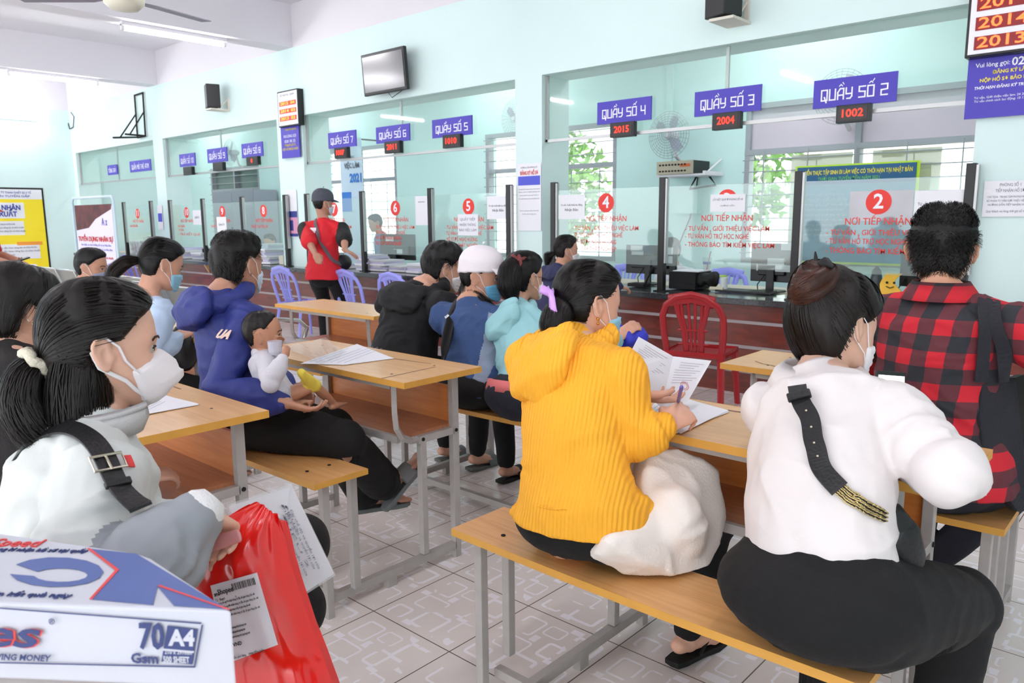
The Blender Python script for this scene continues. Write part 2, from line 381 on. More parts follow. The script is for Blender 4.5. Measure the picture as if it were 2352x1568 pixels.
def sign_between(p0, p1, y, name, label, cat, mt, thick=.012, group=None):
    A, B = at(*p0, y=y), at(*p1, y=y)
    r = thing(name, label, cat, ((A[0]+B[0])/2, y, min(A[2], B[2])), group)
    x0, x1 = sorted((A[0], B[0])); z0, z1 = sorted((A[2], B[2]))
    obj('board', MB().bx(x0, x1, y, y+thick, z0, z1), mt, r); return r, x0, x1, z0, z1
# square-cut display letters of the counter signs: strokes on a 3 x 4 grid, some with slanted joins
GL = {'Q': [(0, 0, 3, 0), (0, 0, 0, 4), (0, 4, 3, 4), (3, 4, 3, 0), (1.6, 1.2, 2.6, -.8)], 'U': [(0, 4, 0, 0), (0, 0, 3, 0), (3, 0, 3, 4)], 'A': [(0, 0, 0, 2.6), (0, 2.6, 1.2, 4), (1.2, 4, 3, 4), (3, 4, 3, 0), (0, 1.5, 3, 1.5)], 'Y': [(0, 4, 0, 1.8), (0, 1.8, 3, 1.8), (3, 4, 3, .8), (3, .8, 2.2, 0), (2.2, 0, .6, 0)],
 'S': [(3, 4, 0, 4), (0, 4, 0, 2.2), (0, 2.2, 3, 2), (3, 2, 3, 0), (3, 0, 0, 0)], 'O': [(0, 0, 3, 0), (0, 0, 0, 4), (0, 4, 3, 4), (3, 4, 3, 0)], 'M': [(0, 0, 0, 4), (0, 4, 1.5, 2), (1.5, 2, 3, 4), (3, 4, 3, 0)], 'T': [(0, 4, 3, 4), (1.5, 4, 1.5, 0)], 'H': [(0, 0, 0, 4), (3, 0, 3, 4), (0, 2, 3, 2)], 'E': [(3, 4, 0, 4), (0, 4, 0, 0), (0, 0, 3, 0), (0, 2, 2.5, 2)], 'N': [(0, 0, 0, 4), (0, 4, 3, 0), (3, 0, 3, 4)], 'G': [(3, 4, 0, 4), (0, 4, 0, 0), (0, 0, 3, 0), (3, 0, 3, 2), (3, 2, 1.6, 2)], 'D': [(0, 0, 2.4, 0), (2.4, 0, 3, .6), (3, .6, 3, 3.4), (3, 3.4, 2.4, 4), (2.4, 4, 0, 4), (0, 4, 0, 0)], 'I': [(1.5, 0, 1.5, 4)],
 '0': [(0, 0, 3, 0), (0, 0, 0, 4), (0, 4, 3, 4), (3, 4, 3, 0)], '1': [(.6, 3.4, 1.6, 4), (1.6, 4, 1.6, 0)], '2': [(0, 4, 3, 4), (3, 4, 3, 2.1), (3, 2.1, 0, 1.9), (0, 1.9, 0, 0), (0, 0, 3, 0)], '3': [(0, 4, 3, 4), (3, 4, 3, 0), (3, 0, 0, 0), (.8, 2, 3, 2)], '4': [(0, 4, 0, 1.8), (0, 1.8, 3, 1.8), (3, 4, 3, 0)], '5': [(3, 4, 0, 4), (0, 4, 0, 2.2), (0, 2.2, 3, 2), (3, 2, 3, 0), (3, 0, 0, 0)], '6': [(3, 4, 0, 4), (0, 4, 0, 0), (0, 0, 3, 0), (3, 0, 3, 2), (3, 2, 0, 2)], '7': [(0, 4, 3, 4), (3, 4, 1.4, 0)], '8': [(0, 0, 3, 0), (0, 0, 0, 4), (0, 4, 3, 4), (3, 4, 3, 0), (0, 2, 3, 2)], '9': [(3, 0, 3, 4), (3, 4, 0, 4), (0, 4, 0, 2), (0, 2, 3, 2), (3, 0, 0, 0)]}
ACC = {'^': (.7, 5, 1.5, 5.6, 2.3, 5), '`': (2.4, 6.3, 3, 5.6), "'": (2.4, 5.6, 3.1, 6.4), '?': (1.2, 5.1, 1.9, 5.9), '.': (1.3, -1.3, 1.7, -1.3)}
VN = {'Ầ': 'A^`', 'Ố': "O^'", 'Ở': 'O?', 'Ẻ': 'E?', 'Ẹ': 'E.', 'Ổ': 'O^?', 'Đ': 'D', 'À': 'A`', 'Ẹ': 'E.'}
def square_text(name, s, x0, x1, y, zc, h, mt, parent):
    """separate letters, each built of short square strokes"""
    n = sum(1.0 if c != ' ' else .55 for c in s); adv = (x1-x0)/n; w = adv*.70; x = x0+adv*.15; kz = h/4
    for c in s:
        if c == ' ': x += adv*.55; continue
        d = VN.get(c, c); g = MB(); kx = w/3; t = min(h*.19, w*.24)/2
        st = list(GL[d[0]])
        for a in d[1:]:
            q = ACC[a]; st += [(q[i], q[i+1], q[i+2], q[i+3]) for i in range(0, len(q)-2, 2)]
        for j, (a, b, e, f_) in enumerate(st):
            k = .6 if j >= len(GL[d[0]]) else 1; P, Q = np.array([x+a*kx, y-.0001*j, zc-h/2+b*kz]), np.array([x+e*kx, y-.0001*j, zc-h/2+f_*kz]); u = nv(Q-P) if np.linalg.norm(Q-P) > 0 else X_; v = np.cross(u, Y_); P = P-u*t*k; Q = Q+u*t*k
            g.slab([P-v*t*k, Q-v*t*k, Q+v*t*k, P+v*t*k], (0, .0014, 0))
        obj(name, g, mt, parent); x += adv
SIGNS = [('QUẦY SỐ 2', (1870, 186), (2058, 232)), ('QUẦY SỐ 3', (1596, 212), (1747, 253)), ('QUẦY SỐ 4', (1372, 236), (1495, 274)), ('QUẦY SỐ 5', (992, 276), (1084, 308)), ('QUẦY SỐ 6', (863, 293), (941, 322)), ('QUẦY SỐ 7', (753, 306), (818, 335)), ('QUẦY SỐ 8', (554, 331), (604, 358)), ('QUẦY SỐ 9', (475, 343), (522, 370)), ('QUẦY SỐ 10', (411, 355), (449, 380)), ('QUẦY MỞ THẺ ATM', (297, 371), (347, 391)), ('TỔNG ĐÀI', (246, 380), (270, 400))]
for k, (t_, a, b) in enumerate(SIGNS):
    la = 'blue hanging counter sign with white letters reading '+t_
    r, x0, x1, z0, z1 = sign_between(a, b, 5.325, 'counter_sign', la, 'sign', M_BLUE, group='blue counter signs')
    w = x1-x0; h = z1-z0
    square_text('lettering', t_, x0+w*.09, x1-w*.09, 5.3235, (z0+z1)/2-h*.06, h*.36, M_SIGNW, r)
LEDS = [('1002', (1921, 243), (1997, 277)), ('2004', (1636, 261), (1699, 294)), ('2015', (1401, 283), (1455, 312)), ('1010', (1016, 311), (1057, 337)), ('2011', (882, 326), (918, 350)), ('1007', (767, 340), (797, 362)), ('8', (565, 361), (592, 378)), ('', (488, 374), (512, 391)), ('', (420, 384), (441, 401))]
for k, (t_, a, b) in enumerate(LEDS):
    A, B = at(*a, y=5.29), at(*b, y=5.29); n = k+2
    r = thing('number_display', 'small black number display under the sign of counter %d' % n+(' with lit red digits' if t_ else ', dark'), 'display', ((A[0]+B[0])/2, 5.31, B[2]), 'number displays under the signs')
    obj('case', MB().bx(A[0], B[0], 5.29, 5.34, B[2], A[2]), M_BLACK, r, bevel=.003)
    obj('screen', MB().bx(A[0]+.015, B[0]-.015, 5.288, 5.29, B[2]+.015, A[2]-.015), M_LEDBG, r)
    if t_: text('digits', t_, (A[2]-B[2])*.62, ((A[0]+B[0])/2, 5.286, (A[2]+B[2])/2), X_, Z_, M_LED, r, bold=.01, fit=(B[0]-A[0])*(.62 if len(t_) > 1 else .12), depth=.001)
    obj('mounting', MB().bx((A[0]+B[0])/2-.015, (A[0]+B[0])/2+.015, 5.335, 5.356, B[2]+.02, A[2]-.01), M_BLACK, r)
# ------------------------------------------------------------------ screens on the counter
POSTS = [(-1.09, 'rightmost black screen post on the counter, behind the red plaid shirt'), (-2.114, 'black screen post between counter screens 2 and 3'), (-3.17, 'black screen post between counter screens 3 and 4'), (-4.25, 'black screen post left of counter screen 4 beside the pillar'), (-4.775, 'black screen post right of counter screen 5 beside the pillar'), (-5.84, 'black screen post between counter screens 5 and 6'), (-6.957, 'black screen post between counter screens 6 and 7, by the red polo'), (-8.03, 'black screen post left of counter screen 7 behind the grey cap'), (-8.50, 'black screen post right of counter screen 8 beside the pillar'), (-9.548, 'black screen post between counter screens 8 and 9'), (-10.64, 'black screen post between counter screens 9 and 10'), (-11.675, 'black screen post left of counter screen 10'), (-12.345, 'thick black screen post left of the second pillar from the left'), (-13.385, 'leftmost black screen post on the counter')]
for x, la in POSTS:
    r = thing('screen_post', la, 'post', (x, 5.25, .70), 'black posts of the counter screens')
    obj('pole', MB().bx(x-.026, x+.026, 5.225, 5.275, .70, 1.575), M_BLACK, r, bevel=.003)
    obj('aluminium_edge', MB().bx(x+.026, x+.040, 5.232, 5.268, .92, 1.565), M_ALU, r)
    obj('foot', MB().bx(x-.05, x+.05, 5.21, 5.29, .70, .708), M_BLACK, r)
J4 = ['- TƯ VẤN , GIỚI THIỆU VIỆC LÀM', '- TƯ VẤN HỖ TRỢ HỌC NGHỀ', '- HỒ SƠ ĐỀ NGHỊ HƯỞNG', '  TRỢ CẤP THẤT NGHIỆP']
J3 = ['- TƯ VẤN , GIỚI THIỆU VIỆC LÀM', '- TƯ VẤN HỖ TRỢ HỌC NGHỀ', '- THÔNG BÁO TÌM KIẾM VIỆC LÀM']
J8 = ['TRẢ KẾT QUẢ TRỢ CẤP']
J10 = ['- XÁC NHẬN', '- TƯ VẤN', '- TRẢ KẾT QUẢ']
SCR = [('2', -2.114, -1.09, J3, 0), ('3', -3.17, -2.114, J3, 0), ('4', -4.25, -3.17, J4, 0), ('5', -5.84, -4.775, J4, 0), ('6', -6.957, -5.84, J4, 0), ('7', -8.03, -6.957, J4, 0), ('8', -9.548, -8.50, J8, 0), ('9', -10.64, -9.548, J8, 0), ('10', -11.675, -10.64, J10, 0), ('11', -13.385, -12.345, ['BÀN HƯỚNG DẪN'], 0)]
for (n, a, b, lines, _) in SCR:
    r = thing('counter_screen', 'clear counter screen with red decals and a red disc numbered '+n, 'screen', ((a+b)/2, 5.25, .90), 'clear screens along the counter')
    a2, b2 = a+.042, b-.028
    obj('glass', MB().bx(a2, b2, 5.248, 5.252, .90, 1.505), M_GLASS2, r)
    xm = (a+b)/2; cx = a+.555; cx = xm+.005; zc = 1.392 if n in '34' else 1.385
    if n == '2': zc = 1.36
    rr = .078
    d = MB().tube([(cx, 5.2475, zc), (cx, 5.2465, zc)], rr, n=36, round_ends=False); dd = obj('disc', d, M_RED, r)
    obj('numeral', MB().add(*text_mb(n, .13, (cx, 5.2455, zc), X_, Z_, bold=.02, depth=.001)), M_SIGNW, r)
    items = [('NƠI TIẾP NHẬN', .062, (cx, 5.247, 1.262 if n != '2' else 1.236), dict(fit=.40, depth=.0008, bold=.003))]
    z = 1.186 if n != '2' else 1.165
    for i, q in enumerate(lines):
        long_ = len(q) > 24
        items.append((q, .05, (a+.20, 5.247, z-i*.057), dict(align='LEFT', fit={0: .66}.get(i, None) if long_ and i == 0 else (.02*len(q)+.03), depth=.0008, bold=.002)))
    if len(lines) == 3: items[-1] = (lines[2], .05, (a+.20, 5.247, z-.118), dict(align='LEFT', fit=.70, depth=.0008, bold=.002))
    text('lettering', items, 0, None, X_, Z_, M_RED, r)
# paper notices taped on the screens and walls
def notice(p0, p1, y, label, lines, cat='notice', col=M_PAPER, name='paper_notice', group=None, tcol=M_TEXT, tilt=0):
    A, B = at(*p0, y=y), at(*p1, y=y)
    r = thing(name, label, cat, ((A[0]+B[0])/2, y, B[2]), group)
    obj('sheet', MB().bx(A[0], B[0], y, y+.0015, B[2], A[2]), col, r)
    w, h = B[0]-A[0], A[2]-B[2]; items = []
    for (s, fz, sz, wf) in lines:
        items.append((s, sz*h, ((A[0]+B[0])/2, y-.0008, A[2]-fz*h), dict(fit=wf*w, depth=.0006)))
    if items: text('lettering', items, 0, None, X_, Z_, tcol, r)
    return r, A, B
YS = 5.244
notice((1283, 448), (1343, 503), YS, 'white notice taped on the screen left of the disc numbered 4', [('Tư vấn Xuất khẩu lao động', .42, .10, .82), ('Nhật Bản', .62, .15, .5)])
notice((1118, 451), (1170, 503), YS, 'white notice taped on the screen right of the disc numbered 5', [('Tư vấn Xuất khẩu lao động', .42, .10, .82), ('Nhật Bản', .62, .15, .5)])
notice((1051, 492), (1098, 541), YS, 'white notice covering the middle of the counter screen numbered 5', [('QUẦY TIẾP', .25, .17, .75), ('NHẬN THÔNG', .5, .17, .8), ('BÁO VIỆC LÀM', .75, .17, .85)], tcol=M_TEXTG)
notice((1632, 447), (1711, 486), YS, 'white notice covering the disc of the counter screen numbered 3', [('LẤY KẾT QUẢ Ở PHÒNG SỐ 10', .3, .16, .85), ('HƯỚNG DẪN', .65, .10, .4)], tcol=M_TEXTG)
notice((953, 451), (984, 517), YS, 'white clipped notice on the screen between the discs numbered 5 and 6', [('DANH SÁCH', .2, .05, .5)])
notice((442, 483), (463, 516), YS, 'white notice on the screen right of the disc numbered 10', [('QUẦY 10', .5, .2, .5)])
notice((497, 498), (521, 533), YS, 'white notice hanging below the disc numbered 9', [('Quầy số 9', .5, .2, .6)])
notice((2102, 438), (2212, 520), YS, 'large white notice on the counter screen numbered 2 behind the short-haired man', [('Tư vấn Xuất khẩu Lao Động', .38, .12, .85)])
notice((2262, 416), (2376, 497), 5.285, 'white notice on the mint wall at the right edge', [('PHÒNG SỐ 1', .12, .12, .4), ('TIẾP NHẬN HỒ SƠ', .28, .12, .55), ('CHỦ TỊCH   TRUNG TÂM PHÒNG NHÂN SỰ', .45, .08, .85), ('BỘ PHẬN TƯ VẤN GIỚI THIỆU VIỆC LÀM', .56, .08, .85), ('HƯỚNG DẪN TIẾP NHẬN HỒ SƠ', .67, .08, .8), ('Quý khách vui lòng chờ gọi số thứ tự', .85, .09, .85)], tcol=M_TEXTG)
r, A, B = notice((1188, 377), (1243, 530), 5.29, 'long white notice with blue band on the pillar between the two right openings', [('HƯỚNG DẪN ĐĂNG KÝ', .06, .03, .7), ('Truy cập địa chỉ trang thông tin và điền đầy đủ', .38, .02, .9), ('thông tin cá nhân của người lao động theo mẫu', .42, .02, .9), ('sau đó nộp hồ sơ tại quầy số thứ tự', .47, .02, .8), ('kết quả được gửi qua tin nhắn điện thoại', .52, .02, .86), ('Ghi chú: mang theo giấy tờ bản chính', .70, .02, .8), ('để đối chiếu khi nộp hồ sơ', .75, .02, .6)], tcol=M_TEXTG)
text('heading', 'ĐĂNG KÝ HỒ SƠ', .045, ((A[0]+B[0])/2, 5.2892, A[2]-.085), X_, Z_, M_SIGNRED, r, fit=(B[0]-A[0])*.75, bold=.03)
obj('blue_band', MB().bx(A[0]+.01, B[0]-.01, 5.2885, 5.2895, A[2]-.19, A[2]-.11), mat('print_blue', (.30, .33, .80), .5), r)
r, A, B = notice((656, 436), (686, 545), 5.29, 'printed notice and pink and blue leaflet on the pillar left of the red polo', [], name='pillar_poster', cat='poster')
h = A[2]-B[2]
obj('picture', MB().bx(A[0]+.004, B[0]-.004, 5.288, 5.2895, B[2]+.01, B[2]+h*.55), mat('print_pink', (.86, .60, .72), .5), r)
obj('picture', MB().bx(A[0]+.004, B[0]-.004, 5.287, 5.2885, B[2]+h*.42, B[2]+h*.55).bx(A[0]+.004, B[0]-.004, 5.287, 5.2885, B[2]+.01, B[2]+h*.08).bx(A[0]+.06, B[0]-.10, 5.287, 5.2885, B[2]+h*.14, B[2]+h*.36), mat('print_navy', (.20, .25, .55), .5), r)
r, A, B = notice((360, 472), (376, 527), 5.29, 'small blue and white leaflet on the pillar beside the thick post', [], name='leaflet', cat='leaflet')
obj('print', MB().bx(A[0]+.02, B[0]-.02, 5.288, 5.2895, B[2]+.12, A[2]-.12), mat('print_blue', (.30, .33, .80), .5), r)
# queue number boards above pillars
def queue_board(p0, p1, y, label, rows, blue):
    A, B = at(*p0, y=y), at(*p1, y=y)
    r = thing('queue_board', label, 'display', ((A[0]+B[0])/2, y, B[2])); w, h = B[0]-A[0], A[2]-B[2]
    obj('case', MB().bx(A[0], B[0], y, YW-.002, B[2], A[2]), M_BLACK, r, bevel=.004)
    obj('face', MB().bx(A[0]+.015, B[0]-.015, y-.002, y, B[2]+.015, A[2]-.015), M_SIGNW, r)
    return r, A, B, w, h
r, A, B, w, h = queue_board((636, 212), (687, 286), 5.22, 'white queue board with three rows of red digits left of the television', 3, 0)
for i, s in enumerate(('2015  04', '2014  03', '2013  02')):
    z = A[2]-h*(.36+.21*i); obj('number_row', MB().bx(A[0]+.04, B[0]-.04, 5.216, 5.218, z-h*.065, z+h*.065), mat('led_panel_red', (.82, .16, .12), .4, emit=.3), r)
    text('digits', s, h*.12, ((A[0]+B[0])/2, 5.2155, z), X_, Z_, mat('led_orange', (1, .55, .15), .4, emit=1.5), r, fit=(w-.1)*.9)
text('lettering', 'SỐ THỨ TỰ   QUẦY', h*.07, ((A[0]+B[0])/2, 5.2165, A[2]-h*.13), X_, Z_, M_TEXTG, r, fit=w*.7)
r, A, B, w, h = queue_board((2238, -150), (2500, 98), 5.18, 'large white queue board with glowing red dot digits at the top right corner', 3, 0)
for i, s in enumerate(('2013   02', '2014   03', '2014   04')):
    z = B[2]+h*(.16+.17*i) if False else B[2]+.072+i*.105
    obj('number_row', MB().bx(A[0]+.045, B[0]-.045, 5.174, 5.177, z-.036, z+.036), mat('led_panel_dark', (.45, .03, .05), .35, emit=.25), r)
    text('digits', s, .082, (A[0]+.06, 5.1735, z), X_, Z_, mat('led_hot', (1, .25, .10), .4, emit=3), r, align='LEFT', fit=(w-.12), bold=.01)
# blue info boards below them
r, x0, x1, z0, z1 = sign_between((644, 289), (689, 360), 5.262, 'information_board', 'blue information board with yellow text under the small queue board', 'sign', M_BLUE)
xm = (x0+x1)/2; h = z1-z0; w = x1-x0
text('lettering', [('VUI LÒNG GỌI', h*.12, (xm, 5.2605, z1-h*.35), dict(fit=w*.7)), ('028 38 25', h*.12, (xm, 5.2605, z1-h*.5), dict(fit=w*.6))], 0, None, X_, Z_, M_SIGNW, r)
text('lettering', [('TRUNG TÂM DỊCH VỤ', h*.08, (xm+.03, 5.2605, z1-h*.15), dict(fit=w*.6)), ('ĐĂNG KÝ LẤY SỐ', h*.1, (xm, 5.2605, z1-h*.62), dict(fit=w*.6)), ('NỘP HỒ SƠ BẢO HIỂM', h*.1, (xm, 5.2605, z1-h*.74), dict(fit=w*.85))], 0, None, X_, Z_, M_YEL, r)
r, x0, x1, z0, z1 = sign_between((2228, 102), (2520, 250), 5.262, 'information_board', 'large blue information board with phone number at the right edge', 'sign', M_BLUE)
def tl(px, py): q = at(px, py, y=5.26); return (q[0], 5.2605, q[2])
text('lettering', [('Vui lòng gọi:', .034, tl(2241, 152), dict(align='LEFT', bold=.01)), ('028 38 25 69', .062, tl(2324, 142), dict(align='LEFT', bold=.02)), ('THỜI HẠN ĐĂNG KÝ TRONG VÒNG 2 TUẦN', .022, tl(2237, 204), dict(align='LEFT', bold=.03, shear=.2)), ('Tư vấn, Giới thiệu việc làm: 24 28 38', .018, tl(2237, 226), dict(align='LEFT')), ('Tư vấn chính sách lao động: 10 12', .018, tl(2237, 234), dict(align='LEFT'))], 0, None, X_, Z_, M_SIGNW, r)
text('lettering', [('TRUNG TÂM DỊCH VỤ VIỆC LÀM', .026, tl(2272, 113), dict(align='LEFT', bold=.02)), ('ĐĂNG KÝ LẤY SỐ THỨ TỰ', .027, tl(2280, 166), dict(align='LEFT', bold=.03)), ('NỘP HỒ SƠ BẢO HIỂM THẤT NGHIỆP', .027, tl(2250, 186), dict(align='LEFT', bold=.03))], 0, None, X_, Z_, M_YEL, r)
q = at(2253, 118, y=5.26); obj('emblem', MB().tube([(q[0], 5.2615, q[2]), (q[0], 5.2605, q[2])], .036, n=28, round_ends=False), M_SIGNW, r)
obj('emblem_ring', MB().tube([(q[0], 5.2605, q[2]), (q[0], 5.26, q[2])], .030, n=28, round_ends=False), M_BLUE, r)
text('emblem_letters', 'CSE', .034, (q[0], 5.2595, q[2]), X_, Z_, M_SIGNW, r, bold=.02)
# ------------------------------------------------------------------ television, speakers, bracket
tv = thing('television', 'flat black television tilted down on the lintel above counter sign 6', 'television', (-6.5, 5.2, 2.75))
a, b_, c_ = at(829, 124, y=5.12), at(925, 108, y=5.12), at(930, 210, y=5.15)
cx = (a[0]+b_[0])/2; wd = (b_[0]-a[0])/2+.01; top = np.array([cx, 5.12, (a[2]+b_[2])/2]); bot = np.array([cx, 5.15, at(838, 222, y=5.15)[2]])
u = nv(top-bot); n_ = nv(np.cross(X_, u)); n_ = n_ if n_[1] < 0 else -n_; ctr = (top+bot)/2; hh = np.linalg.norm(top-bot)/2
Rm = np.array([X_, -n_, u]).T
obj('housing', MB().box(ctr-n_*.02, (2*wd, .04, 2*hh), Rm), M_BLACK, tv, bevel=.008)
obj('screen', MB().box(ctr+n_*.002, (2*wd-.05, .004, 2*hh-.06), Rm), mat('tv_screen', (.13, .12, .15), .22, spec=1.0, coat=1), tv)
obj('wall_bracket', MB().box(ctr-n_*.05+Y_*.015, (.2, .06, .2)), M_BLACK, tv)
obj('cable', MB().tube([ctr-u*hh*.9-n_*.03, ctr-u*(hh+.05)+X_*.08+Y_*.02, (ctr[0]+.2, 5.29, ctr[2]-hh*.7)], .004, n=6), M_DARK, tv)
def speaker(p0, p1, label, y=5.08):
    A, B = at(*p0, y=y), at(*p1, y=y); xm = (A[0]+B[0])/2; w = .19; R_ = Matrix.Rotation(-.35, 3, 'Z')
    r = thing('wall_speaker', label, 'speaker', (xm, y, B[2]), 'black wall speakers')
    h = A[2]-B[2]-.04
    obj('cabinet', MB().box((xm, y+.04, A[2]-h/2), (w, .17, h), np.array(R_)), M_BLACK, r, bevel=.008)
    obj('bracket', MB().bx(xm-.06, xm+.12, y-.05, YW-.001, A[2]-h-.03, A[2]-h-.012).bx(xm+.08, xm+.11, YW-.03, YW-.001, A[2]-h-.02, A[2]-h+.13).tube([(xm+.095, YW-.02, A[2]-h+.12), (xm+.095, y+.05, A[2]-h-.02)], .008, n=6), mat('cream_metal', (.85, .83, .78), .5), r)
speaker((463, 198), (500, 252), 'black speaker on a white bracket left of the television')
speaker((1618, -14), (1694, 46), 'black speaker on a white bracket at the top edge above counter sign 3')
br = thing('empty_tv_bracket', 'empty black metal television bracket on the far left lintel', 'bracket', (-12.5, 5.2, 2.5))
P = lambda x, y, yy: at(x, y, y=yy)
s = MB()
for q in ([P(309, 219, 5.27), P(328, 213, 5.27), P(334, 312, 5.27), P(316, 316, 5.27), P(309, 219, 5.27)], [P(312, 262, 5.25), P(277, 314, 4.75)], [P(331, 256, 5.25), P(298, 309, 4.9)], [P(260, 316, 4.72), P(318, 315, 5.27)], [P(288, 308, 4.9), P(334, 312, 5.27)]):
    for u0, u1 in zip(q, q[1:]): s.tube([u0, u1], .014, n=4)
obj('frame', s, M_DARK, br)
# ------------------------------------------------------------------ ceiling lamps and fan
M_TUBE = mat('fluorescent_tube', (1., .99, 1.), .4, emit=30)
k = 0
for x, ys, lab in ((-15.3, (2.6,), 0), (-12.02, (3.95, .6), 1), (-8.4, (3.98, .4), 2), (-4.6, (3.2, -.4, -3.2), 3), (-.82, (2.5, -1.2), 4), (2.6, (2, -1.5), 5)):
    for j, y in enumerate(ys):
        la = {(0, 0): 'fluorescent tube lamp under the ceiling at the left end wall', (1, 0): 'fluorescent tube lamp under the farther visible ceiling beam', (2, 0): 'fluorescent tube lamp under the nearer visible ceiling beam, below the fan blades'}.get((lab, j), 'fluorescent tube lamp under a beam outside the picture')
        zb = 3.27 if lab else 3.22
        if lab in (0, 5): zb = 3.75; 
        r = thing('tube_lamp', la, 'lamp', (x, y, zb), 'ceiling tube lamps')
        zc = zb-.02
        obj('batten', MB().bx(x-.035, x+.035, y-.56, y+.56, zc-.02, zc+.02), M_WHITE, r)
        obj('tube', MB().tube([(x, y-.53, zc-.045), (x, y+.53, zc-.045)], .02, n=12), M_TUBE, r, smooth=True)
        obj('tube_cap', MB().bx(x-.02, x+.02, y-.56, y-.53, zc-.065, zc-.01).bx(x-.02, x+.02, y+.53, y+.56, zc-.065, zc-.01), M_WHITE, r)
for x in (-13.8, -10.2, -6.5, -2.8, 0.5):
    r = thing('tube_lamp', 'fluorescent tube lamp inside the office behind the counter', 'lamp', (x, 6.4, 3.27), 'office tube lamps')
    obj('batten', MB().bx(x-.56, x+.56, 6.36, 6.44, 3.23, 3.27), M_WHITE, r); obj('tube', MB().tube([(x-.53, 6.4, 3.205), (x+.53, 6.4, 3.205)], .02, n=12), M_TUBE, r, smooth=True)
r = thing('tube_lamp', 'glaring tube lamp mounted on the left end wall above the yellow poster', 'lamp', (-15.57, 4.0, 2.95), 'ceiling tube lamps'); q = at(20, 268, x=-15.5)
obj('batten', MB().bx(-15.599, -15.54, q[1]-.56, q[1]+.45, q[2]-.03, q[2]+.03), M_WHITE, r); obj('tube', MB().tube([(-15.51, q[1]-.53, q[2]), (-15.51, q[1]+.42, q[2])], .02, n=12), M_TUBE, r, smooth=True)
fan = thing('ceiling_fan', 'white ceiling fan with grey blades at the top left', 'ceiling fan')
h = at(285, 6, d=4.7); fan.location = (h[0], h[1], 3.75)
obj('motor', MB().lathe((h[0], h[1], h[2]), [(.02, -.045), (.08, -.04), (.115, -.01), (.12, .03), (.09, .06), (.03, .08)]), mat('fan_cream', (.88, .87, .80), .4), fan, smooth=True)
obj('downrod', MB().cyl((h[0], h[1], h[2]+.07), (h[0], h[1], 3.75), .012), M_WHITE, fan)
for a in (math.radians(-14), math.radians(106), math.radians(226)):
    d = np.array([math.cos(a), math.sin(a), 0]); w_ = np.array([-math.sin(a), math.cos(a), .12]); c = np.array([h[0], h[1], h[2]+.02])
    obj('blade', MB().slab([c+d*.11-w_*.02, c+d*.2-w_*.055, c+d*.62-w_*.065, c+d*.64+w_*.05, c+d*.2+w_*.05, c+d*.11+w_*.02], (0, 0, .006)), mat('fan_blade_grey', (.50, .48, .53), .4), fan)
# cable loop in the corner
tag(obj('hanging_cable', MB().tube([at(163, 258, y=5.28), at(170, 268, y=5.28), at(168, 292, y=5.28), at(160, 296, y=5.28), at(156, 280, y=5.28)], .008, n=6), M_DARK), 'thin loop of cable hanging in the far left wall corner', 'cable')
# ================================================================== SCHOOL DESK SETS
TL_, BL_, WT, WB, OFF, ZB, ZT = 1.015, 1.04, .364, .205, .335, .481, .75
def make_desk():
    """desk, its near-left-top corner frame: x 0..-TL_, near edge of its bench at y 0; desk and bench are welded to one pair of floor bars"""
    r = thing('school_desk', 'x', 'desk')
    o = obj('desktop', MB().bx(-TL_, 0, OFF, OFF+WT, ZT-.020, ZT-.0005), M_TOP, r)
    e = MB(); t = .0012
    e.bx(-TL_-t, t, OFF-t, OFF, ZT-.021, ZT).bx(-TL_-t, t, OFF+WT, OFF+WT+t, ZT-.021, ZT).bx(-t+t, t, OFF, OFF+WT, ZT-.021, ZT).bx(-TL_-t, -TL_, OFF, OFF+WT, ZT-.021, ZT)
    obj('edge_band', e, M_EDGE, r)
    s = MB()
    for x in (-.15, -TL_+.15):
        for y in (.07, .27): s.tube([(x, OFF+y, ZT-.0006), (x, OFF+y, ZT-.0001)], .005, n=8, round_ends=False)
    obj('screw', s, M_DARK, r)
    obj('shelf', MB().bx(-TL_+.12, -.12, OFF+.07, OFF+WT-.02, .515, .527), M_SHELF, r)
    obj('back_panel', MB().bx(-TL_+.12, -.12, OFF+WT-.035, OFF+WT-.022, .52, .665), M_PANEL, r)
    for x in (-.11, -TL_+.11):
        q = .013
        f = MB().bx(x-q, x+q, OFF+WT-.055, OFF+WT-.055+2*q+.004, 0, ZT-.021)
        obj('leg', f, M_STEEL, r, bevel=.002)
        f = MB().tube([(x, OFF+.045, ZT-.022), (x, OFF+.045, .62), (x, OFF+.05, .565), (x, OFF+.075, .525), (x, OFF+.115, .505), (x, OFF+.16, .503)], (.013, .013), n=4, ref=(1, 0, 0), round_ends=False)
        obj('curved_support', f, M_STEEL, r)
        obj('shelf_rail', MB().bx(x-q, x+q, OFF+.14, OFF+WT-.05, .49, .516), M_STEEL, r)
        obj('leg', MB().bx(x-q, x+q, OFF+.15, OFF+.15+2*q, .065, .492), M_STEEL, r, bevel=.002)
        obj('floor_bar', MB().bx(x-q, x+q, .075, OFF+WT-.05, .035, .063), M_STEEL, r)
        obj('foot', MB().bx(x-q, x+q, OFF-.02, OFF+.02, 0, .036), M_STEEL, r)
        obj('bolt', MB().tube([(x+q-.001, OFF+.16, .503), (x+q+.003, OFF+.16, .503)], .007, n=8, round_ends=False).tube([(x+q, OFF+WT-.04, .503), (x+q+.003, OFF+WT-.04, .503)], .007, n=8, round_ends=False), M_DARK, r)
    obj('apron_rail', MB().bx(-TL_+.12, -.12, OFF+.035, OFF+.055, ZT-.045, ZT-.021), M_STEEL, r)
    obj('shelf_front_rail', MB().bx(-TL_+.12, -.12, OFF+.06, OFF+.075, .505, .53), M_STEEL, r)
    return r
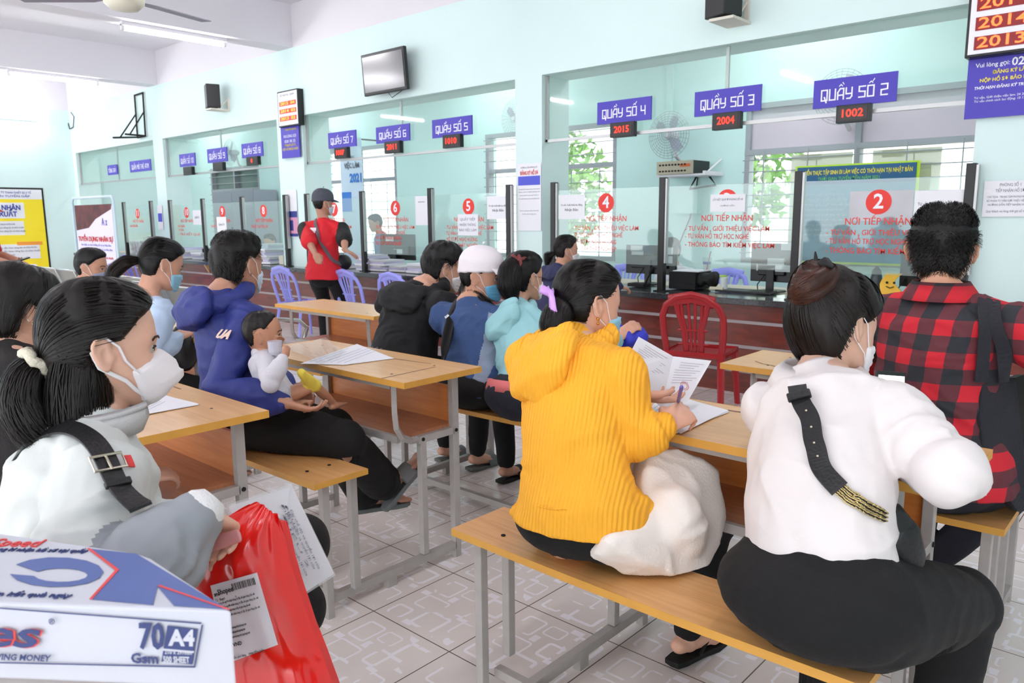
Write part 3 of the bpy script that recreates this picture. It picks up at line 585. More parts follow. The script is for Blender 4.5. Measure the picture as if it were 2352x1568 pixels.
def add_bench(r):
    before = {o.name for o in bpy.data.objects}
    n = 24; xs = np.linspace(-BL_, 0, n+1); sag = lambda x: -.006*math.sin(math.pi*(-x/BL_))
    def board(y0, y1, zt, zb):
        return MB().loft([[(x, y0, zb+sag(x)), (x, y1, zb+sag(x)), (x, y1, zt+sag(x)), (x, y0, zt+sag(x))] for x in xs])
    obj('bench_seat', board(.0012, WB-.0012, ZB, ZB-.019), M_SEAT, r)
    obj('edge_band', board(0, .0012, ZB, ZB-.019).add(*[(lambda m: (np.concatenate(m.v), m.f))(board(WB-.0012, WB, ZB, ZB-.019))][0]).bx(-BL_-.001, -BL_, 0, WB, ZB-.019, ZB).bx(0, .001, 0, WB, ZB-.019, ZB), M_EDGE, r)
    s = MB()
    for x in (-.13, -BL_+.13):
        for y in (.06, .145): s.tube([(x, y, ZB-.003), (x, y, ZB+.0004)], .006, n=8, round_ends=False)
    obj('screw', s, M_DARK, r)
    for x in (-.045, -BL_+.045):
        q = .013
        for y, z0 in ((.062, 0), (.17, .064)):
            obj('leg', MB().bx(x-q, x+q, y-q, y+q, z0, ZB-.021), M_STEEL, r, bevel=.002)
    obj('stretcher', MB().bx(-BL_+.058, -.058, .095, .12, .036, .062), M_STEEL, r)
    new = [o for o in bpy.data.objects if o.parent == r and o.name not in before]
    for o in new: o.location = (-.04, 0, 0)
    return new
SETS = dict(C=(-.326, 1.308, 'shared by the women in yellow and in the white blouse'),
            A=(-1.93, 1.262, 'bearing a clear plastic sleeve, used by the father and baby'),
            B=(-1.946, .411, 'just behind the white respirator mask'),
            D=(-.281, 2.238, 'nearest the red chair, used by the man in plaid'),
            E=(-1.87, 2.225, 'with a blue cloth bundle, shared by three people'),
            F=(-3.396, 2.274, 'standing empty before the man in the red polo'),
            G=(-3.40, 1.262, 'used by the woman in light blue'))
d0 = make_desk()
for ch in add_bench(d0): pass
for i_, (k, (x, y, dl)) in enumerate(SETS.items()):
    d = d0 if i_ == 0 else copy_tree(d0); d.location = (x, y, 0)
    tag(d, 'school desk and bench '+dl, 'desk', 'school desks in the waiting hall')
# ================================================================== PLASTIC CHAIRS
def make_chair(mt):
    """monobloc armless chair; sits facing +y, back towards -y"""
    r = thing('plastic_chair', 'x', 'chair')
    # backrest: closed arch frame with slats, leaning back
    def bp(x, t):  # t 0..1 up the back
        return np.array([x, -.19-.10*t, .43+.42*t])
    o = MB(); arch = []
    for a in np.linspace(0, 1, 17):
        if a < .32: t = a/.32*.62; x = -.19-.018*math.sin(t*3)
        elif a > .68: t = (1-a)/.32*.62; x = .19+.018*math.sin(t*3)
        else:
            q = (a-.32)/.36*math.pi; t = .62+.36*math.sin(q); x = -.20*math.cos(q)
        arch.append(bp(x, t)+np.array([0, -.018*math.cos(x*6)+.01, 0]))
    o.tube(arch, [(.024, .013)]*17, n=8, ref=(0, 1, .2))
    for x in (-.066, -.022, .022, .066):
        o.tube([bp(x*.62, 0.02), bp(x*.62, .35), bp(x, .62), bp(x*1.1, .90)], [(.011, .006)]*4, n=6, ref=(0, 1, .2))
    for x in (-.105, .105): o.tube([bp(x*.55, .02), bp(x*.62, .4), bp(x*.9, .66), bp(x*1.05, .86)], [(.016, .008), (.018, .008), (.018, .008), (.022, .009)], n=8, ref=(0, 1, .2))
    for t in (.14, .38): o.tube([bp(-.10, t), bp(.10, t)], [(.008, .006)]*2, n=6, ref=(0, 1, .2))
    o.tube([bp(-.15, .86), bp(0, .93), bp(.15, .86)], [(.045, .01)]*3, n=8, ref=(0, 1, .2))
    obj('backrest', o, mt, r, smooth=True)
    st = MB(); nx, ny = 15, 13; G = []
    for j in range(ny):
        yy = -.20+.40*j/(ny-1); row = []
        for i in range(nx):
            u = -1+2*i/(nx-1); w_ = .20+.015*(yy+.2)/.4; zz = .425-.012*(1-u*u)-.02*max(0, (yy-.15)/.05)*.6
            row.append((u*w_, yy, zz))
        G.append(row)
    st.grid(G)
    so = obj('seat', st, mt, r, smooth=True, thick=.008)
    sk = MB().tube([(-.205, -.2, .415), (-.21, .19, .412), (.21, .19, .412), (.205, -.2, .415)], [(.007, .022)]*4, n=6, ref=(0, 0, 1), closed=True); obj('seat_skirt', sk, mt, r)
    for sx in (-1, 1):
        for sy in (-1, 1):
            a = np.array([sx*.185, sy*.18-(.0 if sy > 0 else .005), .42]); b = np.array([sx*.215, sy*.22-(.0 if sy > 0 else .03), 0.0])
            obj('leg', MB().tube([a, (a+b)/2, b], [(.028, .012), (.024, .011), (.020, .010)], n=6, ref=(0, 1, 0), round_ends=False), mt, r)
    return r
M_LILAC = mat('lilac_blue_plastic', (.62, .63, .96), .35, coat=.1)
M_REDP = mat('dark_red_plastic', (.64, .08, .12), .3, coat=.15)
rc = make_chair(M_REDP); rc.location = (-2.47, 4.62, 0); rc.rotation_euler = (0, 0, .22); tag(rc, 'dark red plastic armless chair standing empty at the counter', 'chair')
c0 = make_chair(M_LILAC)
CH = [((700, 690), 4.62, .05, 'lilac plastic chair just left of the man in the red polo'), ((846, 700), 4.72, 0, 'lilac plastic chair just right of the man in the red polo'), ((952, 700), 4.74, 0, 'lilac plastic chair half hidden by the black hoodie'),
      ((287, 640), 4.6, 0, 'leftmost lilac plastic chair by the recruitment standee'), ((338, 640), 4.75, 0, 'lilac plastic chair behind the ponytail of the woman in light blue')]
for i, ((px, py), y, rz, la) in enumerate(CH):
    c = c0 if i == 0 else copy_tree(c0); p = at(px, py, y=y); c.location = (p[0], y, 0); c.rotation_euler = (0, 0, rz)
    c.scale = (1, 1, .93)
    tag(c, la, 'chair', 'lilac plastic chairs along the counter')
rc.scale = (.95, .95, .94)
# blue chair backs inside the office
c = copy_tree(c0); c.location = (-3.35, 6.45, 0); c.rotation_euler = (0, 0, math.pi); tag(c, 'lilac plastic chair inside the office behind the black tray', 'chair', 'lilac plastic chairs in the office')
c = copy_tree(c0); c.location = (-4.5, 6.5, 0); c.rotation_euler = (0, 0, math.pi); tag(c, 'lilac plastic chair inside the office left of the seated clerk', 'chair', 'lilac plastic chairs in the office')
# ================================================================== PERFORATED METAL SEATS
M_PERF = mat('perforated_steel', (.66, .65, .62), .4, .35, bump=.6, bscale=240)
M_CHROME = mat('chrome', (.80, .80, .80), .15, 1)
def seat_bank(xr, yb, n, label, wseat=.50):
    r = thing('waiting_seat_bank', label, 'bench', (xr-n*wseat/2, yb, 0))
    for i in range(n):
        x1 = xr-i*wseat-.01; x0 = x1-wseat+.02
        G = [[(x, yb+y, z) for x in (x0, x1)] for (y, z) in ((.42, .40), (.38, .41), (.1, .385), (.03, .40), (-.03, .50), (-.08, .66), (-.12, .80), (-.14, .82))]
        obj('seat_shell', MB().grid(G), M_PERF, r, smooth=True, thick=.006)
        obj('shell_rim', MB().tube([(x0, yb-.14, .822), (x1, yb-.14, .822)], .009, n=6).tube([(x1, yb-.14, .82), (x1, yb-.08, .66), (x1, yb-.03, .50), (x1, yb+.03, .40), (x1, yb+.42, .40)], .009, n=6), M_CHROME, r, smooth=True)
    obj('beam', MB().bx(xr-n*wseat, xr, yb+.16, yb+.22, .30, .35), M_DARK, r)
    for x in (xr-.25, xr-n*wseat+.25):
        obj('foot_frame', MB().tube([(x, yb+.19, .30), (x, yb+.19, .06)], .025, n=8).tube([(x, yb-.10, .02), (x, yb+.19, .06), (x, yb+.48, .02)], .02, n=8), M_CHROME, r, smooth=True)
    for x in (xr+.01, xr-n*wseat-.01):
        obj('armrest', MB().tube([(x, yb+.06, .37), (x, yb+.02, .52), (x, yb+.05, .60), (x, yb+.16, .625), (x, yb+.34, .60), (x, yb+.40, .54), (x, yb+.36, .44), (x, yb+.26, .36)], .014, n=8), M_CHROME, r, smooth=True)
    return r
seat_bank(-6.35, 2.72, 6, 'bank of perforated metal waiting seats in front of the mint end wall')
seat_bank(-4.60, 2.55, 3, 'bank of perforated metal waiting seats behind the woman in light blue')
# ================================================================== POSTERS AT THE FAR LEFT
M_LEMON = mat('poster_yellow', (.98, .88, .16), .5); M_ORANGE = mat('poster_orange', (.95, .62, .25), .5); M_NAVY = mat('poster_navy', (.20, .26, .62), .5)
pf = thing('recruitment_poster', 'big yellow framed recruitment poster on the left end wall', 'poster', (-15.55, 4.1, .3))
xw = -15.597; py = lambda px, pz=500: at(px, pz, x=-15.58)[1]
yl, yr = at(-120, 500, x=-15.58)[1], at(103, 500, x=-15.58)[1]+.02
def wp(y0, y1, z0, z1, t, m, n='print'): return obj(n, MB().bx(-15.598, -15.59+t, y0, y1, z0, z1), m, pf)
ztop = 1.86; wp(yl, yr, .25, ztop, 0, M_DARK, 'frame'); wp(yl+.02, yr-.03, .28, ztop-.03, .004, M_LEMON, 'sheet'); wp(yl+.02, yr-.03, 1.66, ztop-.03, .006, M_PAPER, 'header')
for (z0, z1, dy) in ((1.04, 1.28, .33), (.62, .88, .12), (.30, .52, .2)): wp(yl+.15, yr-.03-dy, z0, z1, .006, M_PAPER, 'text_box')
for (z0, a, b) in ((1.28, .9, 1.2), (.88, .1, .5), (.52, .75, 1.15)): wp(yr-b, yr-a, z0-.02, z0+.04, .008, M_ORANGE, 'tab')
wp(yr-1.15, yr-.33, 1.33, 1.60, .007, M_PAPER, 'title_box'); wp(yr-1.15, yr-.75, 1.57, 1.65, .009, M_NAVY, 'title_tab')
def ptext(s, sz, yc, z, m, **k): return text('lettering', s, sz, (-15.575, yc, z), Y_, Z_, m, pf, **k)
ptext('CÔNG NHÂN', .12, yr-.70, 1.51, M_NAVY, bold=.03, fit=.62); ptext('SẢN XUẤT', .12, yr-.70, 1.40, M_NAVY, bold=.03, fit=.5)
ptext('NIPRO', .10, yr-1.05, 1.745, M_NAVY, bold=.04, fit=.34); ptext('CÔNG TY TNHH THIẾT BỊ Y TẾ', .05, yr-.5, 1.77, M_NAVY, fit=.6); ptext('CẦN TUYỂN GẤP', .05, yr-.5, 1.71, M_NAVY, fit=.55); ptext('TUYỂN DỤNG', .05, yr-.95, 1.61, M_PAPER, fit=.25)
for (z, f_, c_) in ((1.23, .5, .75), (1.17, .7, .72), (1.11, .75, .72), (.82, .8, .6), (.76, .9, .6), (.70, .5, .8), (.46, .8, .66), (.40, .85, .66), (.34, .7, .7)): ptext('lương thưởng hấp dẫn theo năng lực và thỏa thuận', .04, yr-c_, z, M_TEXTG, fit=f_)
obj('megaphone', MB().tube([(-15.57, yr-1.32, 1.30), (-15.57, yr-1.02, 1.45)], [.03, .12], n=14, round_ends=False), M_SIGNRED, pf)
sf = thing('recruitment_standee', 'white standee banner with dark red photo top behind the man in grey mask', 'banner', (0, 0, 0))
A, B = at(165, 456, y=4.15), at(260, 462, y=4.15); sf.location = ((A[0]+B[0])/2, 4.15, 0); zt = A[2]
obj('sheet', MB().bx(A[0]+.08, B[0]-.06, 4.148, 4.152, .15, zt-.10), mat('banner_lilac_white', (.92, .89, .97), .5), sf)
fr = MB().tube([(A[0], 4.15, 0), (A[0], 4.15, zt-.05), (A[0]+.05, 4.15, zt), (B[0]-.05, 4.15, zt), (B[0], 4.15, zt-.05), (B[0], 4.15, 0)], .018, n=8); fr.tube([(A[0], 3.95, .02), (A[0], 4.35, .02)], .015, n=6).tube([(B[0], 3.95, .02), (B[0], 4.35, .02)], .015, n=6)
obj('frame', fr, mat('pale_tube', (.80, .88, .92), .4), sf, smooth=True)
wq = B[0]-A[0]-.14; x0 = A[0]+.08
obj('photo', MB().slab([(x0, 4.146, zt-.10), (x0+wq, 4.146, zt-.10), (x0+wq*.97, 4.146, zt-.17), (x0+wq*.55, 4.146, zt-.30), (x0+wq*.35, 4.146, zt-.42), (x0, 4.146, zt-.46)], (0, .003, 0)), mat('photo_maroon', (.36, .13, .16), .5, var=.6, vscale=9), sf)
text('lettering', [('TUYỂN DỤNG NHÂN SỰ', .09, (x0+wq/2, 4.144, zt-.58), dict(fit=wq*.93, bold=.03)), ('Công ty cần tuyển gấp nhân viên kinh doanh', .05, (x0+wq/2, 4.144, zt-.83), dict(fit=wq*.85)), ('Quyền lợi', .05, (x0+wq*.3, 4.144, zt-1.22), dict(fit=wq*.35))], 0, None, X_, Z_, M_SIGNRED, sf)
text('lettering', [('A z', .14, (x0+wq*.78, 4.144, zt-.34), dict(bold=.02))]+[('thu nhập cao môi trường tốt có xe đưa đón', .04, (x0+wq/2, 4.144, z), dict(fit=wq*f_)) for z, f_ in ((zt-.66, .8), (zt-.72, .85), (zt-.92, .9), (zt-.98, .9), (zt-1.04, .9), (zt-1.10, .88), (zt-1.16, .9), (zt-1.3, .85), (zt-1.36, .8))], 0, None, X_, Z_, mat('print_lilac', (.50, .47, .78), .6), sf)
# ================================================================== THINGS ON AND BEHIND THE COUNTER
M_MON = mat('monitor_black', (.07, .07, .08), .35)
M_STICK = mat('sticker_white', (.85, .84, .86), .6)
def monitor(p0, p1, y, label, stickers=()):
    A, B = at(*p0, y=y), at(*p1, y=y); xm = (A[0]+B[0])/2
    r = thing('computer_monitor', label, 'monitor', (xm, y, .705), 'computer monitors on the counter')
    obj('back_shell', MB().bx(A[0], B[0], y, y+.03, B[2], A[2]), M_MON, r, bevel=.006)
    obj('back_bulge', MB().bx(A[0]+.07, B[0]-.07, y-.025, y, B[2]+.05, B[2]+.16), M_MON, r, bevel=.008)
    obj('stand', MB().bx(xm-.03, xm+.03, y-.04, y-.02, .715, B[2]+.12), M_MON, r, bevel=.004)
    obj('base', MB().lathe((xm, y, .705), [(.11, 0), (.11, .008), (.04, .018)], n=24), M_MON, r)
    obj('screen', MB().bx(A[0]+.015, B[0]-.015, y+.03, y+.032, B[2]+.02, A[2]-.015), mat('screen_glow', (.55, .66, .80), .3, emit=.6), r)
    for (u, v, w_, h_) in stickers:
        x = A[0]+(B[0]-A[0])*u; z = B[2]+(A[2]-B[2])*v; obj('sticker', MB().bx(x, x+w_, y-.002-(.026 if .1 < v < .5 and .2 < u < .8 else 0), y, z, z+h_), M_STICK, r)
    obj('cable', MB().tube([(xm-.05, y-.02, B[2]+.05), (xm-.09, y-.05, .76), (xm-.10, y-.02, .712)], .004, n=6), M_DARK, r)
monitor((1438, 562), (1551, 632), 5.68, 'black monitor seen from behind through the counter screen 4', ((.10, .78, .12, .05), (.12, .60, .12, .05), (.12, .42, .12, .05), (.80, .70, .07, .06), (.80, .40, .07, .06)))
monitor((1726, 558), (1824, 650), 5.68, 'black monitor with paper stickers seen from behind through the counter screen 3', ((.42, .45, .13, .05), (.14, .28, .12, .05), (.60, .28, .13, .05), (.68, .83, .11, .05)))
monitor((872, 537), (952, 598), 5.75, 'black monitor seen from behind through the counter screen 6', ((.18, .72, .14, .05), (.45, .25, .16, .05)))
monitor((2072, 548), (2130, 660), 5.7, 'black monitor half hidden by the short-haired man in plaid', ())
monitor((1000, 560), (1060, 600), 5.75, 'black monitor partly visible behind the cap of the woman in denim', ())
def keyb(p, y, w_, label):
    q = at(*p, y=y); r = thing('keyboard', label, 'keyboard', (q[0], y, .706)); obj('body', MB().box((q[0], y, .714), (w_, .13, .016), np.array(Matrix.Rotation(.05, 3, 'X'))), M_BLACK, r, bevel=.003); return r
k = keyb((1712, 668), 5.50, .44, 'black keyboard on the counter in front of the monitor of screen 3')
# black desk tray with fabric, roll, bottle, cup
q = at(1567, 664, y=5.48)
r = thing('desk_tray', 'black drawer-like desk tray with papers on top right of the post 3', 'tray', (q[0], 5.48, .706))
a0, a1 = at(1536, 640, y=5.42)[0], at(1597, 640, y=5.42)[0]
obj('body', MB().bx(a0, a1, 5.42, 5.68, .706, .845), M_DARK, r, bevel=.004); obj('panel_line', MB().bx(a0+.01, a1-.01, 5.417, 5.42, .76, .763), M_BLACK, r)
obj('top_sheet', MB().bx(a0+.03, a1+.02, 5.43, 5.66, .846, .852), M_PAPER, r)
cl = MB()
for i in range(5):
    c = at(1610+i*7, 640+4*(i % 2), y=5.5); cl.ball(c, (.045, .06, .06), R=np.array(Matrix.Rotation(i*.8, 3, 'Y')))
tag(remeshed('black_garment', cl, .008, M_DARK, None, disp=lambda V, N: np.maximum(V+N*np.array([[noise.noise(Vector(v)*18)*.014] for v in V]), [[-99, -99, .707]])), 'crumpled black fabric lying on the counter right of the black tray', 'cloth')
p = at(1636, 664, y=5.40); tag(obj('paper_roll', MB().tube([(p[0]-.05, 5.46, .722), (p[0]+.06, 5.46, .722)], .016, n=14, round_ends=False), mat('roll_cream', (.85, .82, .72), .6)), 'small cream roll lying on the counter', 'roll')
p = at(1663, 640, y=5.5); r = thing('white_tub', 'white plastic tub with green lid edge on the counter', 'container', (p[0], 5.5, .706)); obj('body', MB().lathe((p[0], 5.5, .706), [(.028, 0), (.03, .10), (.024, .11), (.0, .11)], n=20), mat('milky_plastic', (.88, .90, .90), .4), r, smooth=False)
p = at(1645, 645, y=5.6); obj('lid', MB().lathe((p[0]+.11, 5.5, .815), [(.03, 0), (.03, .012), (0, .012)], n=20), mat('lime_plastic', (.70, .85, .35), .4), r)
p = at(1618, 605, y=5.62); r = thing('drink_cup', 'clear takeaway drink cup on the papers of the black tray', 'cup', (p[0], 5.6, .853))
obj('cup', MB().lathe((a1-.0, 5.6, .853), [(.025, 0), (.036, .10)], n=18), M_OPP, r); obj('cup_print', MB().lathe((a1-.0, 5.6, .90), [(.0315, 0), (.0335, .02)], n=18), M_NAVY, r); obj('straw', MB().tube([(a1, 5.6, .86), (a1+.03, 5.6, 1.0)], .004, n=6), M_SIGNRED, r)
# intercom with goose-neck microphone near the post 3
p = at(1470, 655, y=5.42); r = thing('desk_microphone', 'small black intercom with microphone on the counter left of the post 3', 'microphone', (p[0], 5.42, .706))
obj('base', MB().bx(p[0]-.10, p[0]+.06, 5.38, 5.50, .706, .735), M_DARK, r, bevel=.006); obj('neck', MB().tube([(p[0]+.05, 5.42, .73), (p[0]+.09, 5.40, .79), (p[0]+.13, 5.38, .84)], .006, n=8), M_DARK, r, smooth=True); obj('head', MB().tube([(p[0]+.125, 5.38, .83), (p[0]+.15, 5.375, .87)], .016, n=10), M_DARK, r, smooth=True)
# smiling yellow phone holder, cylinder stand
p = at(2046, 655, y=5.45); r = thing('smiling_holder', 'yellow wavy holder with a simple smiling face on the counter', 'holder', (p[0], 5.45, .70))
z0 = .706; pts = []
for s_, o_ in ((1, 0), (-1, 1)):
    for i in range(9):
        t = i/8 if s_ > 0 else 1-i/8; pts.append((p[0]+s_*.055*(1+.25*math.sin(t*6))+.02*math.sin(t*7), 5.45-.03*(1-t), z0+.19*t))
obj('body', MB().slab(pts, (0, .012, 0)), mat('bright_yellow_plastic', (.98, .74, .10), .35), r)
obj('eye', MB().ball((p[0]-.02, 5.432, z0+.13), (.008, .003, .008)), M_DARK, r); obj('eye', MB().ball((p[0]+.025, 5.432, z0+.13), (.008, .003, .008)), M_DARK, r)
obj('mouth', MB().tube([(p[0]-.02, 5.424, z0+.105), (p[0]+.003, 5.42, z0+.095), (p[0]+.025, 5.424, z0+.105)], .003, n=6), M_DARK, r)
p = at(2012, 650, y=5.52); tag(obj('water_bottle', MB().lathe((p[0], 5.52, .706), [(.035, 0), (.037, .02), (.037, .15), (.03, .20), (.014, .22), (.014, .235), (0, .235)], n=18), mat('smoke_plastic', (.25, .27, .30), .3), smooth=True), 'dark grey bottle left of the yellow smiling holder', 'bottle')
p = at(2330, 660, y=5.4); r = thing('glass_jar', 'glass jar with brown contents on the counter behind the plaid shoulder', 'jar', (p[0], 5.42, .70)); obj('jar', MB().lathe((p[0], 5.42, .70), [(.05, 0), (.055, .01), (.055, .11), (.045, .125)], n=20), M_OPP, r); obj('contents', MB().lathe((p[0], 5.42, .703), [(.045, 0), (.05, .01), (.05, .07), (0, .075)], n=20), mat('brown_tea', (.55, .33, .20), .5), r)
# stacks of paper, folders, boxes
def stack(px, py, y, w_, d_, h_, n, label, group='paper stacks on the counter'):
    p = at(px, py, y=y); r = thing('paper_stack', label, 'paper stack', (p[0], y, .706), group); z = .706
    for i in range(n):
        dz = h_/n; a = random.uniform(-.18, .18); o = (random.uniform(-.015, .015), random.uniform(-.015, .015))
        obj('bundle', MB().box((p[0]+o[0], y+o[1], z+dz/2), (w_, d_, dz*.94), np.array(Matrix.Rotation(a, 3, 'Z'))), [M_PAPER, mat('paper_lilac', (.80, .79, .90), .7), mat('paper_grey', (.80, .80, .82), .7)][i % 3], r); z += dz
for (px, py, y, w_, d_, h_, n, la) in ((856, 600, 5.42, .22, .30, .17, 9, 'tall lilac-white paper stack under the disc numbered 6'), (890, 600, 5.45, .24, .30, .12, 6, 'paper stack in front of the monitor of screen 6'), (925, 610, 5.44, .26, .2, .06, 3, 'low paper stack left of the post between 5 and 6'), (975, 590, 5.48, .24, .3, .10, 4, 'paper stack touching the post between 5 and 6'),
    (625, 560, 5.42, .24, .3, .26, 9, 'high paper stack by the post beside the screen 8'), (600, 570, 5.45, .22, .3, .20, 7, 'paper stack before the clerk of the screen 8'), (470, 575, 5.42, .30, .25, .10, 4, 'paper stack right of the light blue shirt woman'), (440, 565, 5.45, .28, .3, .16, 5, 'leaning paper stack under the screen 10'), (795, 600, 5.42, .20, .22, .05, 2, 'few sheets beside the hand of the man in the red polo'), (690, 585, 5.2, .001, .001, .001, 1, '')):
    if la: stack(px, py, y, w_, d_, h_, n, la)
def cbox(px, y, w_, d_, h_, mt, label, name='cardboard_box'):
    p = at(px, 580, y=y); r = thing(name, label, 'box', (p[0], y, .706)); obj('body', MB().bx(p[0]-w_/2, p[0]+w_/2, y, y+d_, .706, .706+h_), mt, r, bevel=.005); obj('lid', MB().bx(p[0]-w_/2-.006, p[0]+w_/2+.006, y-.006, y+d_+.006, .706+h_, .706+h_+.02), M_PAPER, r); return r
cbox(312, 5.36, .42, .25, .22, mat('speckled_carton', (.72, .71, .74), .6, var=.5, vscale=14), 'pale speckled carton behind the leftmost counter screen')
cbox(336, 5.36, .2, .25, .30, mat('paper_grey', (.8, .8, .82), .7), 'taller pale carton beside the thick black post')
p = at(482, 590, y=5.4); tag(obj('pen_box', MB().bx(p[0]-.14, p[0]+.14, 5.36, 5.50, .706, .86), M_DARK), 'black desk organiser right of the post between 9 and 10', 'organiser')
p = at(497, 570, y=5.4); tag(obj('blue_folder', MB().bx(p[0]-.14, p[0]+.05, 5.44, 5.58, .862, .885), mat('folder_blue', (.25, .4, .8), .4)), 'small blue folder on the black desk organiser', 'folder')
p = at(648, 582, y=5.38); tag(obj('white_card_holder', MB().bx(p[0]-.05, p[0]+.05, 5.36, 5.40, .706, .82), mat('card_cream', (.88, .86, .80), .6)), 'small cream holder beside the high paper stack', 'holder')
# amplifier on wall shelf
A, B = at(1508, 372, y=6.82), at(1590, 400, y=6.82)
r = thing('amplifier', 'silver amplifier with rows of knobs on a white wall shelf in the office', 'amplifier', ((A[0]+B[0])/2, 7.0, B[2]))
obj('body', MB().bx(A[0], B[0], 6.84, 7.16, B[2]+.01, A[2]), M_MON, r); obj('faceplate', MB().bx(A[0], B[0], 6.825, 6.84, B[2]+.01, A[2]), mat('amp_champagne', (.66, .62, .55), .4, .4), r)
kb = MB()
for i in range(9):
    for j in range(2): kb.tube([(A[0]+.04+i*.035, 6.826, B[2]+.04+j*.06), (A[0]+.04+i*.035, 6.815, B[2]+.04+j*.06)], .009, n=8, round_ends=False)
obj('knob', kb, M_DARK, r); obj('display', MB().bx(B[0]-.14, B[0]-.03, 6.822, 6.826, A[2]-.06, A[2]-.03), mat('amp_display', (.75, .35, .15), .4), r)
obj('cable', MB().tube([((A[0]+B[0])/2+.1, 7.1, B[2]), ((A[0]+B[0])/2+.05, 7.05, B[2]-.13), ((A[0]+B[0])/2+.3, 7.12, B[2]-.10), (B[0]+.0, 7.15, B[2]+.0)], .012, n=6), M_DARK, r)
r = thing('bracket_shelf', 'white metal wall shelf under the amplifier', 'shelf', ((A[0]+B[0])/2, 7.0, B[2])); obj('board', MB().bx(A[0]-.02, B[0]+.12, 6.85, 7.199, B[2]-.012, B[2]+.008), M_WHITE, r)
obj('strut', MB().bx(B[0]+.10, B[0]+.13, 6.84, 7.199, B[2]-.01, B[2]+.03).tube([(B[0]+.115, 7.18, B[2]+.15), (B[0]+.115, 6.88, B[2]+.01)], .01, n=4), M_WHITE, r)
A, B = at(1545, 430, y=7.1), at(1600, 490, y=7.1); tag(obj('junction_box', MB().bx(A[0], B[0], 7.1, 7.199, B[2], A[2]), M_WALL2), 'pale mint junction box on the office wall under the amplifier', 'box')
tag(obj('cable_duct', MB().bx(at(1535, 300, y=7.18)[0]-.03, at(1535, 300, y=7.18)[0]+.05, 7.17, 7.199, 1.72, 3.26), M_WALL2), 'mint cable duct running up the office wall above the amplifier', 'duct')
tag(obj('wall_cable', MB().tube([at(1604, 398, y=7.18), at(1598, 440, y=7.18), at(1585, 500, y=7.18), at(1560, 560, y=7.18)], .006, n=6), M_DARK), 'thin dark cable hanging from the amplifier down the office wall', 'cable')
# wall fans
def wall_fan(px, py, label, rad=.23):
    p = at(px, py, y=6.95); r = thing('wall_fan', label, 'fan', p, 'wall fans in the office'); g = MB()
    for q in np.linspace(.03, rad, 9): g.tube([p+np.array([math.cos(a)*q, -.05*(1-(q/rad)**2), math.sin(a)*q]) for a in np.linspace(0, 2*np.pi, 28, endpoint=False)], .0022, n=4, closed=True)
    for a in np.linspace(0, 2*np.pi, 28, endpoint=False): g.tube([p+np.array([math.cos(a)*.03, -.05, math.sin(a)*.03]), p+np.array([math.cos(a)*rad, 0, math.sin(a)*rad])], .0018, n=4, round_ends=False)
    obj('cage', g, M_FRAME, r)
    for a in (1.2, 2.45, -.9):
        d = np.array([math.cos(a), .1, math.sin(a)]); w_ = np.array([-math.sin(a), .25, math.cos(a)])
        obj('blade', MB().slab([p+d*.03-w_*.02, p+d*.12-w_*.055, p+d*.19-w_*.03, p+d*.19+w_*.04, p+d*.10+w_*.05], (0, .004, 0)), mat('fan_blade_light', (.70, .72, .78), .4), r)
    obj('motor', MB().tube([p+Y_*.02, p+Y_*.12], .05, n=14), M_WHITE, r); obj('arm', MB().tube([p+Y_*.1, p+np.array([0, .15, -.2]), p+np.array([0, .245, -.25])], .02, n=8), M_WHITE, r)
wall_fan(1932, 222, 'wall fan behind the sign of counter 2'); wall_fan(1536, 310, 'wall fan above the amplifier'); wall_fan(1185, 272, 'wall fan right of the sign of counter 5'); wall_fan(528, 350, 'wall fan behind the sign of counter 9'); wall_fan(752, 330, 'wall fan behind the sign of counter 7')
# banners in the office
A, B = at(1828, 382, y=7.10), at(2096, 612, y=7.10)
r = thing('teal_banner', 'large teal banner with yellow-green edge hanging inside the office window', 'banner', ((A[0]+B[0])/2, 7.1, B[2]))
x0, x1, z0, z1 = A[0], B[0], B[2], A[2]
obj('cloth', MB().bx(x0, x1, 7.10, 7.105, z0, z1), mat('banner_lime', (.72, .85, .20), .6), r); obj('field', MB().bx(x0+.02, x1-.025, 7.095, 7.10, z0+.02, z1-.015), mat('banner_teal', (.12, .45, .56), .5, var=.2, vscale=3), r)
obj('hook', MB().bx(x0+.05, x0+.065, 7.104, 7.2, z1-.03, z1-.015), M_DARK, r); obj('hook', MB().bx(x1-.065, x1-.05, 7.104, 7.2, z1-.03, z1-.015), M_DARK, r); obj('header', MB().bx(x0+.02, x1-.025, 7.092, 7.095, z1-.17, z1-.015), mat('banner_deep_teal', (.04, .33, .50), .5), r)
obj('picture', MB().bx(x0+.50, x1-.03, 7.091, 7.095, z0+.38, z1-.24), mat('banner_pink', (.68, .50, .60), .5, var=.3, vscale=4), r)
text('lettering', [('TUYỂN THỰC TẬP SINH ĐI LÀM VIỆC CÓ THỜI HẠN TẠI NHẬT BẢN', .05, ((x0+x1)/2, 7.090, z1-.07), dict(fit=(x1-x0)*.9, bold=.02))], 0, None, X_, Z_, M_YEL, r)
text('lettering', [('THỜI GIAN TUYỂN ĐẾN NĂM 2021', .04, ((x0+x1)/2-.05, 7.090, z1-.125), dict(fit=(x1-x0)*.5))], 0, None, X_, Z_, mat('banner_green_text', (.45, .80, .35), .5), r)
text('lettering', [('hỗ trợ học nghề và giới thiệu việc làm', .03, (x0+.28, 7.090, z1-.26-i*.045), dict(fit=.34+.05*(i % 3))) for i in range(9)], 0, None, X_, Z_, mat('banner_pale_text', (.45, .65, .75), .5), r)
A, B = at(779, 322, y=6.9), at(840, 600, y=6.9)
r = thing('job_banner', 'tall white banner with blue lettering 2021 seen behind counter screen 7', 'banner', ((A[0]+B[0])/2, 6.9, B[2])); x0, x1, z0, z1 = A[0], B[0], B[2], A[2]
